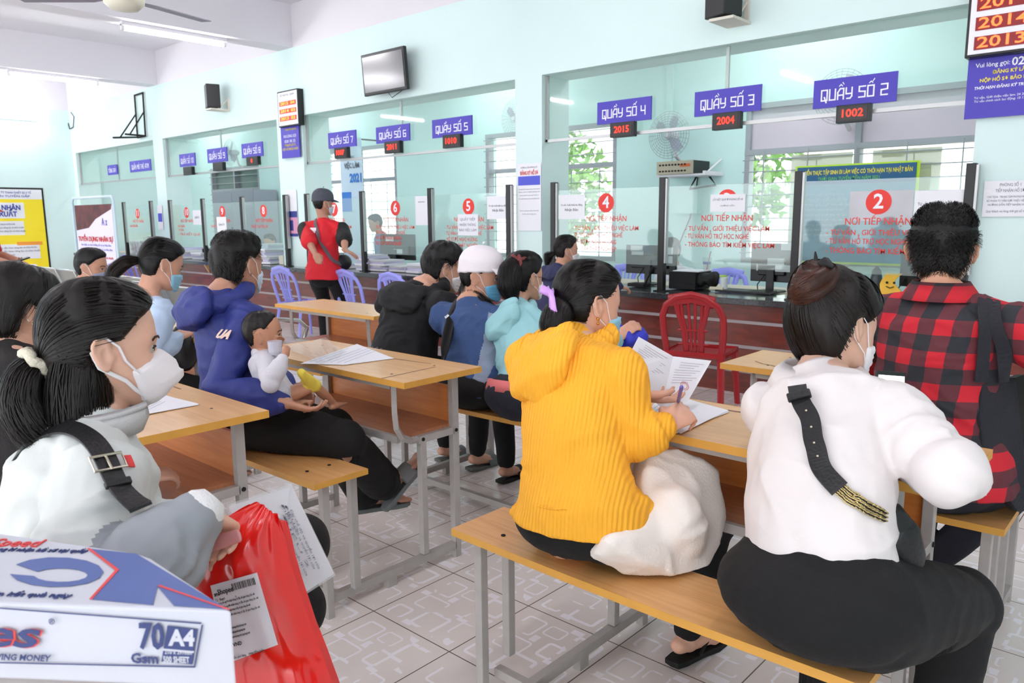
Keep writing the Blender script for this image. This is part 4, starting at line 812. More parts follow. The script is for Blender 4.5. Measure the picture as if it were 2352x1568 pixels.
obj('sheet', MB().bx(x0, x1, 6.9, 6.905, z0, z1), mat('banner_ice', (.82, .88, .95), .5), r); obj('picture', MB().bx(x0+.02, x0+.24, 6.893, 6.9, z0+.72, z0+1.0), mat('print_sky', (.25, .50, .85), .5), r)
obj('hanging_arm', MB().bx(x0+.02, x0+.035, 6.904, 7.2, z1-.03, z1-.01), M_DARK, r); obj('hanging_arm', MB().bx(x1-.035, x1-.02, 6.904, 7.2, z1-.03, z1-.01), M_DARK, r); xm = (x0+x1)/2; text('lettering', [('THỊ TRƯỜNG', .06, (xm-.08, 6.895, z1-.26), dict(fit=.36)), ('VIỆC LÀM', .10, (xm+.02, 6.895, z1-.38), dict(fit=.36, bold=.03))], 0, None, X_, Z_, M_TEXTG, r)
text('lettering', [('2021', .17, (x1-.16, 6.895, z1-.56), dict(fit=.28, bold=.04))], 0, None, X_, Z_, mat('print_azure', (.20, .48, .82), .5), r)
A, B = at(424, 515, y=7.0), at(424, 515, y=7.0)
A, B = at(484, 440, y=6.7), at(588, 575, y=6.7); r = thing('grey_filing_cabinet', 'tall grey metal cabinet in the office behind screen 9', 'cabinet', ((A[0]+B[0])/2, 6.9, 0))
obj('body', MB().bx(A[0], B[0], 6.72, 7.15, 0, A[2]), mat('cabinet_grey', (.60, .62, .66), .5), r, bevel=.006); obj('door', MB().bx(A[0]+.02, (A[0]+B[0])/2-.004, 6.708, 6.72, .05, A[2]-.04), mat('cabinet_grey', (.6, .62, .66), .5), r); obj('door', MB().bx((A[0]+B[0])/2+.004, B[0]-.02, 6.708, 6.72, .05, A[2]-.04), mat('cabinet_grey', (.6, .62, .66), .5), r)
obj('handle', MB().bx((A[0]+B[0])/2-.04, (A[0]+B[0])/2-.025, 6.695, 6.708, 1.0, 1.15), M_DARK, r)
A, B = at(282, 508, y=7.1), at(345, 560, y=7.1); tag(obj('window_sticker', MB().bx(A[0], B[0], 7.192, 7.204, B[2], A[2]), mat('pale_yellow_print', (.86, .88, .62), .6)), 'pale yellow sheet on the office wall behind the leftmost screen', 'notice')
A, B = at(1384, 700, y=5.7), at(1384, 700, y=5.7)
p = at(1245, 590, y=5.7)
# ================================================================== THINGS ON THE DESKS
M_INK = mat('ink_grey', (.62, .64, .74), .6)
def sheet(z, pts, name, label, cat='paper', lines=0, mt=None, n=1, group=None, thick=.0008):
    P = [at(px, py, z=z) for px, py in pts]; P = [np.array([p[0], p[1], z]) for p in P]
    c = sum(P)/4; r = thing(name, label, cat, c, group)
    for k in range(n):
        a = (k-(n-1)/2)*.05; R_ = np.array(Matrix.Rotation(a, 3, 'Z')); Q = [c+R_@(p-c)+Z_*(k*thick*1.2) for p in P]
        obj('sheet', MB().slab(Q, (0, 0, thick)), mt or M_PAPER, r)
    if lines:
        u, v = P[1]-P[0], P[3]-P[0]; g = MB(); zt = Z_*(n*thick*1.2+.0003)
        for i in range(lines):
            t = .1+.8*i/(lines-1); e = random.uniform(.6, .88); a = P[0]+u*.08+v*t+zt; b = P[0]+u*e+v*t+zt; w_ = nv(v)*.0015
            g.quad(a-w_, b-w_, b+w_, a+w_)
        obj('printing', g, M_INK, r)
    return r
sheet(.7515, [(1492, 938), (1538, 905), (1674, 945), (1552, 997)], 'form_papers', 'loose white form papers on the desk under the writing hand of the woman in yellow', 'papers', 9, n=3)
sheet(.7515, [(690, 835), (820, 790), (905, 823), (790, 838)], 'form_paper', 'white form under the plastic sleeve on the desk by the baby', 'paper', 6)
sheet(.7515, [(290, 935), (360, 903), (457, 929), (325, 954)], 'form_papers', 'white papers with blue edge on the desk behind the white respirator mask', 'papers', 6, n=2)
sheet(.7515, [(2030, 1072), (2050, 1060), (2090, 1080), (2060, 1088)], 'paper_slip', 'small white paper under the forearm of the woman in the white blouse', 'paper')
# clear sleeve on desk A
c = at(735, 812, z=.756); G = []
e = [at(650, 800, z=.756), at(748, 778, z=.756), at(795, 812, z=.756), at(738, 838, z=.756)]
for i in range(9):
    row = []
    for j in range(9):
        u, v = i/8, j/8; p = e[0]*(1-u)*(1-v)+e[1]*u*(1-v)+e[2]*u*v+e[3]*(1-u)*v; row.append((p[0], p[1], .7545+.010*abs(math.sin(u*5+v*3))))
    G.append(row)
tag(obj('plastic_sleeve', MB().grid(G), M_OPP, smooth=True), 'crinkled clear plastic sleeve on the desk in front of the baby', 'plastic sleeve')
# blue cloth bundle, red toy
mb = MB(); q = at(1440, 770, z=.79)
for i in range(7):
    a = i*.9; mb.ball(q+np.array([math.cos(a)*.045, math.sin(a)*.04, .012*math.sin(i*2)]), (.05, .04, .035))
tag(remeshed('blue_cloth_bundle', mb, .006, mat('royal_blue_cloth', (.18, .22, .72), .7, bump=.2), None, disp=lambda V, N: np.maximum(V+N*np.array([[noise.noise(Vector(v)*25)*.016] for v in V]), [[-9, -9, .7515]])), 'crumpled royal blue cloth bundle on the desk behind the woman in yellow', 'cloth')
M_GLR = mat('glossy_red', (.80, .04, .10), .15, coat=.5); q1 = at(2207, 1043, z=.774); q2 = at(2192, 1040, z=.770)
r = thing('red_key_pouch', 'shiny red rounded pouch on the desk beside the white sleeve', 'pouch', (q1[0], q1[1], .7505)); obj('body', MB().ball(q1, (.024, .024, .023)), M_GLR, r, smooth=True); obj('body', MB().ball(q2, (.022, .022, .0195)), M_GLR, r, smooth=True)
# pencil marks and stains on desk tops
sc = MB()
for (a, b, z) in (((1830, 0), 0, 0),): pass
for pts in ([(1735, 829), (1752, 835), (1770, 838), (1785, 842)], [(330, 905), (345, 900)], [(388, 885), (400, 888), (415, 893)], [(870, 870), (1000, 842)], [(905, 823), (990, 835)]):
    P = [at(x, y, z=.7502) for x, y in pts]; sc.tube([np.array([p[0], p[1], .7502]) for p in P], (.003, .0004), n=4, round_ends=False, ref=(0, 0, 1))
sc.tube([at(1650, 938, z=.7502), at(1702, 946, z=.7502)], (.006, .0004), n=4, round_ends=False, ref=(0, 0, 1))
so = obj('desk_scribbles', sc, mat('grimy_pencil', (.55, .43, .36), .8)); tag(so, 'thin dark scribbles and scratches on the desk tops', 'marks', kind='stuff')
# ================================================================== CARTON IN THE FOREGROUND
M_CARD = mat('carton_white', (.77, .78, .82), .65, var=.03, vscale=5); M_CB = mat('carton_blue', (.33, .40, .62), .6); M_CBD = mat('carton_navy', (.20, .25, .45), .6); M_CR = mat('carton_red', (.85, .28, .28), .6)
zt = .90; F1 = at(532, 1402, z=zt); B1 = at(350, 1282, z=zt); F0 = at(0, 1388, z=zt)
xd = nv(np.array([F1[0]-F0[0], F1[1]-F0[1], 0])); yd = np.array([-xd[1], xd[0], 0]); LB = .46; DB = .215; HB = .10; HL = .086
cr = thing('paper_carton', 'white and blue copier paper carton lid close to the camera at the bottom left', 'box', F1-xd*LB/2+yd*DB/2-Z_*(.9))
cr.location[2] = 0
def bp(u, v, w): return F1-xd*u+yd*v+Z_*w
def face(name, pts, mt, out, t=.0006): return obj(name, MB().slab([bp(*p)+np.asarray(out)*.0002 for p in pts], np.asarray(out)*t), mt, cr)
Rb = np.array([xd, yd, Z_]).T
foot_ = [at(-250, 1377, z=zt), F1, at(347, 1281, z=zt), at(314, 1269, z=zt), at(-180, 1198, z=zt)]
obj('lid', MB().slab([p-Z_*HL for p in foot_], Z_*HL), M_CARD, cr, bevel=.003)
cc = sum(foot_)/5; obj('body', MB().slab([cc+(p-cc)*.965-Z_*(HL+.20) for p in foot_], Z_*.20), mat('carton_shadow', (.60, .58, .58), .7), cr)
fo = -yd; e_ = .0012
def fpt(px, py): # pixel on the front face plane
    r_ = FW+RT*(px-1176)/FPX-UP*(py-784)/FPX; t = ((F1-CP)@yd)/(r_@yd); q = CP+r_*t; return (F1-q)@xd, (q-F1)@Z_
def ftext(name, s, px, py, hpx, mt, wpx, bold=0, shear=0, lift=.0016):
    u, w = fpt(px, py); u2, _ = fpt(px+wpx/2, py); u1, _ = fpt(px-wpx/2, py); _, w2 = fpt(px, py+hpx); 
    text(name, s, (w-w2)*1.38, bp(u, -lift, w), xd, Z_, mt, cr, fit=abs(u1-u2), bold=bold, shear=shear, depth=.0005)
ftext('lettering', 'es', 35, 1457, 62, M_CR, 132, .03, .3, .0012); ftext('lettering', 'es', 31, 1456, 62, M_CBD, 132, .02, .3, .0018); ftext('lettering', '®', 121, 1426, 14, M_CBD, 14)
ftext('lettering', 'SAVING MONEY', 45, 1508, 14, M_CBD, 150, .02, .3)
ftext('lettering', '70', 350, 1462, 58, M_CBD, 58, .03, .12); ftext('lettering', 'Gsm', 334, 1511, 22, M_CBD, 62, .03)
def fquad(name, a, b, c, d, mt, lift):
    Q = [bp(fpt(*p)[0], -lift, fpt(*p)[1]) for p in (a, b, c, d)]; obj(name, MB().slab(Q, -yd*.0004), mt, cr)
fquad('badge', (386, 1435), (455, 1443), (443, 1524), (372, 1517), M_CBD, .001); fquad('badge_band', (376, 1487), (448, 1493), (447, 1497), (375, 1491), M_CARD, .0014)
ftext('lettering', 'A4', 418, 1464, 36, M_CARD, 62, .04, .1, .0018); ftext('lettering', '210 x 297mm', 411, 1496, 9, M_CARD, 62, .02); ftext('lettering', '500 SHEET', 407, 1513, 14, M_CARD, 60, .03)
for (a, b) in (((0, 1395), (462, 1430)), ((465, 1435), (448, 1528)), ((448, 1530), (0, 1520))):
    Q = [bp(fpt(*p)[0], -.001, fpt(*p)[1]) for p in (a, b)]; obj('border_line', MB().tube(Q, .0008, n=4), M_CBD, cr)
def tq(name, pts, mt, lift=.0006, t=.0004):
    Q = []
    for p in pts: q = at(*p, z=zt); Q.append(np.array([q[0], q[1], zt+lift]))
    n = np.cross(Q[1]-Q[0], Q[2]-Q[1]); 
    if n[2] < 0: Q = Q[::-1]
    obj(name, MB().slab(Q, Z_*t), mt, cr)
tq('top_print', [(205, 1261), (314, 1273), (523, 1400), (400, 1392), (362, 1348), (352, 1390), (206, 1377), (270, 1310)], M_CB)
tq('top_print', [(200, 1261), (207, 1261), (274, 1310), (212, 1378), (205, 1378), (265, 1311)], M_CR, .0011)
tq('top_print', [(362, 1348), (368, 1346), (530, 1402), (522, 1402)], M_CR, .0013)
el = lambda cx, cy, rx, ry, a0, a1, n=14: [(cx+rx*math.cos(a), cy+ry*math.sin(a)) for a in np.linspace(a0, a1, n)]
tq('top_print', el(130, 1315, 108, 34, -2.6, 3.0)+el(140, 1322, 62, 16, 3.0, -2.6), M_CB, .0008)
text('top_text', 'Speed', .030, at(40, 1247, z=zt+.001), xd, yd, M_CR, cr, fit=.06); text('top_text', 'đang kí nhận hồ sơ tại quầy', .012, at(90, 1263, z=zt+.0012), xd, yd, M_CBD, cr, fit=.12)
text('top_text', 'nhận kết quả ngày', .012, at(60, 1365, z=zt+.0012), xd, yd, M_CBD, cr, fit=.10)
tb = thing('side_table', 'low brown table top under the carton at the bottom left corner', 'table', (cr.location[0], cr.location[1], 0)); zb_ = zt-HL-.2
obj('top', MB().box((cr.location[0], cr.location[1], zb_-.012), (.60, .4, .022), Rb), M_SEAT, tb)
for sx in (-1, 1):
    for sy in (-1, 1):
        q = np.array(cr.location)+xd*sx*.27+yd*sy*.17; obj('leg', MB().bx(q[0]-.015, q[0]+.015, q[1]-.015, q[1]+.015, 0, zb_-.023), M_STEEL, tb)
# ================================================================== PEOPLE
def V3(*a): return np.array(a, float)
def ik(a, b, l1, l2, pole):
    d = b-a; L = np.linalg.norm(d)
    if L > (l1+l2)*.999: b = a+d/L*(l1+l2)*.999; d = b-a; L = np.linalg.norm(d)
    u = d/L; p = nv(pole-u*(pole@u)); x = (l1*l1-l2*l2+L*L)/(2*L); h = math.sqrt(max(l1*l1-x*x, 0)); return a+u*x+p*h, b
def skel(hip, seat, phi=0, lean=8, curl=10, lat=0, s=.92, head=(0, 0, 0), hoff=(0, 0, 0), rh=None, lh=None, re=(.5, -.4, -1), le=(-.5, -.4, -1), rf=None, lf=None, sw=.162, stand=False, rk=None, lk=None, nod=0, hc=None, nk=None):
    ph = math.radians(phi); f = V3(math.sin(ph), math.cos(ph), 0); r = V3(math.cos(ph), -math.sin(ph), 0); z = Z_; J = {}
    hc_ = V3(hip[0], hip[1], seat)+z*(.095*s if not stand else 0); J['hip'] = hc_; sp = [hc_]; n = 5; L = .50*s/n
    for i in range(n):
        a = math.radians(lean+curl*(i+.5)/n); d = nv(z*math.cos(a)+f*math.sin(a)+r*math.sin(math.radians(lat))); sp.append(sp[-1]+d*L)
    if hc is not None:
        h0 = at(hc[0], hc[1], d=hc[2]); t0 = h0-(z*.142+f*(.035+.0016*(lean+curl)))*s
        if nk is not None: t0 = at(nk[0], nk[1], d=(t0-CP)@FW)
        dl = t0-sp[-1]; sp = [p+dl*(i/n)**1.4 for i, p in enumerate(sp)]
    J['spine'] = sp; nb = sp[-1]; J['neck'] = nb
    a = math.radians((lean+curl)*.9); dn = nv(z*math.cos(a)+f*math.sin(a)+r*math.sin(math.radians(lat)))
    J['head'] = nb+dn*.165*s+(r*hoff[0]+f*hoff[1]+z*hoff[2])*s
    if hc is not None: J['head'] = at(hc[0], hc[1], d=hc[2])
    yaw = ph+math.radians(head[0]); pi = math.radians(head[1]); ro = math.radians(head[2])
    hf = V3(math.sin(yaw)*math.cos(pi), math.cos(yaw)*math.cos(pi), -math.sin(pi)); hr = V3(math.cos(yaw), -math.sin(yaw), 0); hu = np.cross(hr, hf)
    hr2 = hr*math.cos(ro)-hu*math.sin(ro); J['hf'], J['hr'], J['hu'] = hf, hr2, np.cross(hr2, hf)
    up = nv(sp[-1]-sp[-2]); J['f'], J['r'], J['up'] = f, r, up; shc = nb-up*.088*s
    J['shR'] = shc+r*sw*s; J['shL'] = shc-r*sw*s; pole = lambda p: nv(r*p[0]+f*p[1]+z*p[2])
    for k, t, p in (('R', rh, re), ('L', lh, le)):
        if t is None: t = hc_+f*.30*s+r*(.09 if k == 'R' else -.09)*s+z*.06*s
        J['el'+k], J['wr'+k] = ik(J['sh'+k], np.asarray(t, float), .275*s, .245*s, pole(p))
    for k, t, sg, kk in (('R', rf, 1, rk), ('L', lf, -1, lk)):
        hj = hc_+r*sg*.085*s; J['hj'+k] = hj
        if t is None:
            t = (hj+f*.40*s+r*sg*.03*s) if not stand else hj; t = V3(t[0], t[1], .085*s)
        J['kn'+k], J['an'+k] = ik(hj, np.asarray(t, float), .42*s, .41*s, nv(f+z*.55+r*sg*.22) if kk is None else pole(kk))
    J['s'] = s; return J
# ---- head surface: rings over height
HZ = [(.112, .012, -.022, .012), (.106, .038, -.052, .040), (.092, .062, -.074, .056), (.070, .078, -.090, .067), (.045, .086, -.097, .0725), (.022, .089, -.098, .0745), (.006, .090, -.097, .0745), (-.008, .0865, -.094, .0735), (-.022, .0865, -.088, .072), (-.038, .087, -.078, .070), (-.054, .086, -.066, .0665), (-.068, .0865, -.050, .061), (-.082, .0835, -.032, .054), (-.096, .083, -.012, .045), (-.108, .076, .012, .034), (-.116, .060, .030, .018)]
HA = np.array(HZ)[::-1]
def head_surf(th, z, nose=1.0):
    z = np.clip(z, HA[0, 0], HA[-1, 0]); fr = np.interp(z, HA[:, 0], HA[:, 1]); bk = np.interp(z, HA[:, 0], HA[:, 2]); hw = np.interp(z, HA[:, 0], HA[:, 3])
    yc, ay = (fr+bk)/2, (fr-bk)/2; st, ct = np.sin(th), np.cos(th)
    x = hw*np.sign(st)*np.abs(st)**.92; y = yc+ay*np.sign(ct)*np.abs(ct)**.95
    if nose:
        fm = np.maximum(ct, 0)**2
        nb = np.where(z > -.040, np.clip((.006-z)/.046, 0, 1)**1.2, np.exp(-((z+.040)/.006)**2)); y = y+nose*.021*nb*np.exp(-(x/(.0075+.006*nb))**2)*fm
        for sx in (-1, 1): y = y-.008*np.exp(-((x-sx*.031)/.014)**2-((z+.006)/.011)**2)*fm+.004*np.exp(-((x-sx*.03)/.02)**2-((z-.012)/.007)**2)*fm
        y = y+.005*np.exp(-(x/.02)**2)*(np.exp(-((z+.062)/.0045)**2)+np.exp(-((z+.0715)/.0045)**2))*fm-.003*np.exp(-(x/.02)**2-((z+.0668)/.0018)**2)*fm+.004*np.exp(-(x/.016)**2-((z+.098)/.010)**2)*fm
        y = y+.003*np.exp(-((np.abs(x)-.045)/.016)**2-((z+.032)/.014)**2)*fm
    return np.stack([x, y, z+0*x], -1)
NT = 64
def head_grid(nz=56, nose=1.0):
    t = np.linspace(0, np.pi, nz); z = (HA[0, 0]+HA[-1, 0])/2-np.cos(t)*(HA[-1, 0]-HA[0, 0])/2; th = np.linspace(0, 2*np.pi, NT, endpoint=False)
    TH, ZZ = np.meshgrid(th, z); return TH, ZZ, head_surf(TH, ZZ, nose)
def grid_normals(P):
    du = np.roll(P, -1, 1)-np.roll(P, 1, 1); dv = np.gradient(P, axis=0); n = np.cross(du, dv); return n/(np.linalg.norm(n, axis=-1, keepdims=True)+1e-12)
def sstep(a, b, x): t = np.clip((x-a)/(b-a), 0, 1); return t*t*(3-2*t)
class Head:
    def __init__(s, J, k=1.0): s.J = J; s.s = J['s']*k; s.o = J['head']; s.B = np.stack([J['hr'], J['hf'], J['hu']])
    def w(s, p): return np.asarray(p, float)*s.s@s.B+s.o
    def closed(s, mb, P):
        a, b = P.shape[:2]; Wp = s.w(P.reshape(-1, 3)); F = [(i*b+j, i*b+(j+1) % b, (i+1)*b+(j+1) % b, (i+1)*b+j) for i in range(a-1) for j in range(b)]
        F.append(tuple(range(b-1, -1, -1))); F.append(tuple(range((a-1)*b, a*b))); F = [f[::-1] for f in F]
        mb.add(Wp, F)
def hairline(th):
    a = np.abs((th+np.pi) % (2*np.pi)-np.pi); return np.interp(a, [0, .5, .95, 1.2, 1.42, 1.6, 1.78, 1.98, 2.2, 2.7, 3.15], [.070, .066, .052, .030, .010, .020, .008, -.035, -.062, -.078, -.080])
def ear(mb, H, sx, k=1.0, out=.30):
    c = np.array([sx*.0735, -.006, -.012]); a = out; U = np.array([sx*math.sin(a), -math.cos(a), 0]); Wz = np.array([0, -.12, 1.])
    def e(u, v, l=0): return c+U*u*k+Wz*v*k+np.array([sx*math.cos(a), math.sin(a), 0])*l
    rim = [e(.002, -.008, .003), e(-.001, .008, .005), e(.002, .022, .006), (e(.011, .031, .006)), e(.022, .029, .006), e(.029, .018, .006), e(.028, .003, .005), e(.021, -.012, .005), e(.013, -.023, .004), e(.006, -.027, .004), e(.002, -.020, .003)]
    mb.tube([H.w(p) for p in rim], [.0030*H.s, .0034*H.s, .004*H.s, .0044*H.s, .0044*H.s, .0044*H.s, .004*H.s, .004*H.s, .005*H.s, .0055*H.s, .004*H.s], n=8)
    mb.tube([H.w(e(.006, .016, .004)), H.w(e(.014, .015, .005)), H.w(e(.019, .004, .005)), H.w(e(.015, -.010, .004))], .0028*H.s, n=6)
    G = np.stack([H.B.T@(np.array([[sx*math.cos(a)], [math.sin(a)], [0]])).ravel(), H.B.T@(U), H.B.T@nv(Wz)], 1)
    mb.ball(H.w(e(.012, .002, -.001)), np.array([.0035, .015, .026])*H.s*k, R=G)
    mb.ball(H.w(c+np.array([-sx*.004, .002, -.004])), .012*H.s)
def hand(mb, wr, d, pn, side, s, curl=.5, spread=.12, fr=1.0, thumb=.5, length=1.0):
    """wrist, direction, palm normal (towards the palm side), side +1 when the thumb is on the cross(d,pn) side"""
    d = nv(d); pn = nv(pn-d*(pn@d)); t = np.cross(d, pn)*side; P = lambda a, b, c: wr+(d*a+t*b+pn*c)*s
    mb.tube([P(-.02, 0, 0), P(.015, 0, 0), P(.05, 0, .002), P(.082, 0, .004)], [(.026*s, .017*s), (.030*s, .015*s), (.038*s, .0135*s), (.038*s, .0105*s)], n=12, ref=pn)
    for i, (b, L, r) in enumerate(((.028, .072, .0082), (.0095, .080, .0086), (-.0095, .075, .0082), (-.027, .060, .0072))):
        L *= length; a0 = spread*(1.2-i*.8); c = curl*(1+.12*i); p = P(.078-.003*abs(i-1), b, .004); pts = [p]; ang = c*.55; q = p
        for f_, l in ((0, .46), (1, .30), (2, .24)):
            dd = d*math.cos(ang)+pn*math.sin(ang)+t*math.sin(a0)*(1 if f_ == 0 else .3); q = q+nv(dd)*L*l*s; pts.append(q); ang += c*(.95 if f_ == 0 else .7)
        mb.tube(pts, [r*s*fr*1.05, r*s*fr, r*s*fr*.92, r*s*fr*.8], n=8)
    a = P(.018, .028, .006); b = P(.045, .046, .012+.01*thumb); c = P(.070, .050-.012*thumb, .018+.018*thumb); e = P(.092, .046-.022*thumb, .022+.026*thumb)
    mb.tube([a, b, c, e], [.0135*s, .0115*s, .0095*s*fr, .0082*s*fr], n=8)
def fold_noise(amp, sc=9, sc2=26, seed=0, floor=None, crease=.5):
    off = Vector((seed*3.1, seed*1.7, seed*.9))
    def f(V, N):
        out = np.empty(len(V))
        for i, v in enumerate(V):
            p = Vector(v)*sc+off; a = noise.noise(p); w_ = noise.noise(Vector((v[0]*4+v[2]*2, v[1]*4, v[2]*7))+off)
            b = 1-abs(noise.noise(Vector((v[0]*sc*1.1+w_*2, v[1]*sc*1.1-w_*2, v[2]*sc*.8))+off))*2.2
            out[i] = amp*(a*.7+crease*(b-.45)+.22*noise.noise(Vector(v)*sc2+off))
        V = V+N*out[:, None]
        return V if floor is None else floor(V)
    return f
def person(name_label, kw, skin=(.80, .60, .49), voxel=.007, top=None, legs=None, hair=None, mask=None, hands=None, feet=None, face=True, sleeves='long', hood=None, loose=1.0, width=1.0, tsh=0, extra=None, group=None, hk=1.0, ears=True, eout=.34, tl_=0, hem=.0, bust=0):
    kw = dict(kw); ov = kw.pop('ov', {}); J = skel(**kw); J.update({k: np.asarray(v, float) for k, v in ov.items()}); s = J['s']; f, r, up = J['f'], J['r'], J['up']; stand = kw.get('stand', False)
    lb, ct = name_label
    root = thing('person', lb, ct, (J['hip'][0], J['hip'][1], 0)); H = Head(J, hk)
    msk = mat('skin_%02d%02d%02d' % tuple(int(c*99) for c in skin), skin, .5, var=.04, vscale=30, sss=.12)
    # ---------------- body
    b = MB(); TH, ZZ, P = head_grid(); H.closed(b, P)
    if ears:
        for sx in (-1, 1): ear(b, H, sx, out=eout)
    nb = J['neck']; hd = J['head']
    b.tube([nb-up*.05*s, nb+up*.01*s, hd-J['hu']*.055*H.s-J['hf']*.022*H.s, hd-J['hu']*.01*H.s-J['hf']*.02*H.s], [(.055*s, .052*s), (.049*s, .050*s), (.049*s*hk, .052*s*hk), (.048*s*hk, .053*s*hk)], n=16, ref=J['hf'])
    sp = J['spine']; W_ = width
    bw = [(.150, .110), (.125, .092), (.112, .086), (.120, .090), (.128, .088), (.070, .060)]
    b.tube([sp[0]]+sp[1:5]+[sp[5]-up*.005], [(a*s*W_, c*s*W_) for a, c in bw], n=20, ref=f)
    b.tube([J['shL'], (J['shL']+nb)/2-up*.018*s, nb-up*.045*s, (J['shR']+nb)/2-up*.018*s, J['shR']], [.036*s, .032*s, .042*s, .032*s, .036*s], n=12)
    hands = hands or {}
    for k, sg in (('R', 1), ('L', -1)):
        sh, el, wr = J['sh'+k], J['el'+k], J['wr'+k]
        b.tube([sh, (sh+el)/2, el, el+(wr-el)*.35, wr], ([.044*s, .040*s, .031*s, .031*s, .0245*s] if sleeves == 'long' else [.044*s, .042*s, .037*s, .036*s, .0255*s]), n=12)
        h = dict(dir=None, pn=None, curl=.55, thumb=.5); h.update(hands.get(k, {}))
        d = nv(wr-el) if h['dir'] is None else nv(h['dir']); pn = (-Z_*1.0-r*sg*.4) if h['pn'] is None else np.asarray(h['pn'], float)
        pn2 = nv(pn-d*(pn@d)); side = h.get('side'); 
        if side is None: side = 1 if (np.cross(d, pn2)@(-r*sg)) > 0 else -1
        hand(b, wr, d, pn2, side, s, curl=h['curl'], thumb=h['thumb'], spread=h.get('spread', .1)); J['hd'+k] = d
        hj, kn, an = J['hj'+k], J['kn'+k], J['an'+k]
        b.tube([hj, (hj+kn)/2, kn, kn+(an-kn)*.35, an], [.078*s, .068*s, .048*s, .048*s, .032*s], n=12)
        ft = (feet or {}).get(k, {}); fd = nv(ft.get('dir', f-Z_*.12)); fu = nv(ft.get('up', Z_)); 
        heel = an-fd*.035*s-fu*.045*s; J['fd'+k] = fd; J['fu'+k] = fu
        b.tube([heel+fu*.018*s, an+fd*.04*s-fu*.032*s, an+fd*.11*s-fu*.045*s, an+fd*.165*s-fu*.052*s], [(.028*s, .026*s), (.033*s, .030*s), (.040*s, .020*s), (.034*s, .013*s)], n=12, ref=fu)
        b.tube([an, an-fu*.03*s+fd*.01*s], .033*s, n=10)
        for i in range(5): q = an+fd*(.175-.008*i*1.2)*s-fu*.054*s+np.cross(fd, fu)*(-(i-2)*.0155)*s*sg*-1; b.tube([q-fd*.03*s, q+fd*.012*s], (.0085 if i else .0115)*s, n=6)
    body = remeshed('body', b, voxel, msk, root, smooth=2)
    # ---------------- eyes and brows
    if face:
        for sx in (-1, 1):
            obj('eye', MB().ball(H.w((sx*.031, .0692, -.006)), .0112*H.s), mat('eye_white', (.74, .70, .67), .25), root, smooth=True)
            obj('iris', MB().ball(H.w((sx*.031, .0766, -.0075)), np.array([.0050]*3)*H.s), mat('iris_dark', (.08, .05, .04), .15), root, smooth=True)
            q = [H.w(head_surf(np.array([math.atan2(sx*x/.074, .9)*1.0]), np.array([z]))[0]+[0, .002, 0]) for x, z in ((.012, .013), (.025, .017), (.040, .0165), (.051, .011))]
            obj('eyebrow', MB().tube(q, [(.0012*H.s, .0026*H.s)]*4, n=6, ref=J['hu']), mat('brow', (.22, .16, .14), .8), root)
            q = [H.w((sx*x, y, z)) for x, y, z in ((.019, .080, -.006), (.026, .0825, -.0015), (.036, .0818, -.001), (.044, .076, -.004))]
            obj('eyelid', MB().tube(q, [(.0018*H.s, .0018*H.s)]*4, n=6), mat('lash', (.15, .10, .09), .8), root)
    # ---------------- top garment
    if top:
        g = MB(); mt, th = top['mat'], top.get('t', .013)*loose
        hw_ = top.get('hipw', .008)
        e = lambda a, c, k=0: ((a+th+k)*s*W_, (c+th+k)*s*W_)
        lo = sp[0]+Z_*(top.get('lo', -.03) if not stand else -.08)*s
        tk = top.get('tuck')
        if tk: g.tube([sp[0]+Z_*.005, sp[1]-(sp[1]-sp[0])*.35, sp[1]+(sp[2]-sp[1])*.35, sp[2], sp[3], sp[4], sp[5]-up*.03*s, sp[5]], [(.128*s, .10*s), e(.130, .100, .002), e(.128, .098, .004), e(.130, .100, .006), e(.130, .098, .004), e(.134, .092), (.080*s, .070*s), (.064*s, .064*s)], n=26, ref=f, round_ends=False)
        else: g.tube([lo, sp[0]+Z_*.02, sp[1], sp[2], sp[3], sp[4], sp[5]-up*.03*s, sp[5]-up*.0*s, sp[5]+up*.018*s], [e(.155+hw_, .120+hw_, .006), e(.152+hw_, .118+hw_), e(.132, .100, .005), e(.122, .094, .006), e(.128, .096, .004), e(.134, .092), (.084*s, .076*s), (.070*s, .070*s), (.061*s, .061*s)], n=26, ref=f, round_ends=False)
        g.tube([J['shL'], (J['shL']+nb)/2-up*.016*s, nb-up*.045*s, (J['shR']+nb)/2-up*.016*s, J['shR']], [(.047+th*.8)*s, (.047+th*.6)*s, (.050+th*.5)*s, (.047+th*.6)*s, (.047+th*.8)*s], n=14)
        if bust: 
            for sg in (-1, 1): g.ball(sp[3]+f*.085*s+r*sg*.065*s, .06*s)
        for k, sg in (('R', 1), ('L', -1)):
            sh, el, wr = J['sh'+k], J['el'+k], J['wr'+k]; q = th+.002
            if sleeves == 'long': 
                d = nv(wr-el); g.tube([sh, sh+(el-sh)*.3, sh+(el-sh)*.65, el, el+(wr-el)*.35, el+(wr-el)*.75, wr-d*.018*s], [(.052+q)*s, (.050+q)*s, (.045+q)*s, (.042+q)*s, (.039+q*1.2)*s, (.033+q*1.2)*s, (.027+q*.55)*s], n=16); g.ball(el, (.042+q)*s, n=20, m=12)
            elif sleeves == 'short': g.tube([sh, sh+(el-sh)*.3, sh+(el-sh)*.75], [(.052+q)*s, (.054+q)*s, (.056+q)*s], n=16, round_ends=False)
            elif sleeves == 'elbow': g.tube([sh, sh+(el-sh)*.4, el], [(.052+q)*s, (.055+q)*s, (.056+q)*s], n=16)
        if top.get('add'): top['add'](g, J)
        seat = kw['seat']
        def fl(V):
            if stand: return V
            q = (V-J['hip'])@f; m_ = (np.abs(q) < .2) & (V[:, 2] < seat+.004); V[m_, 2] = seat+.004; return V
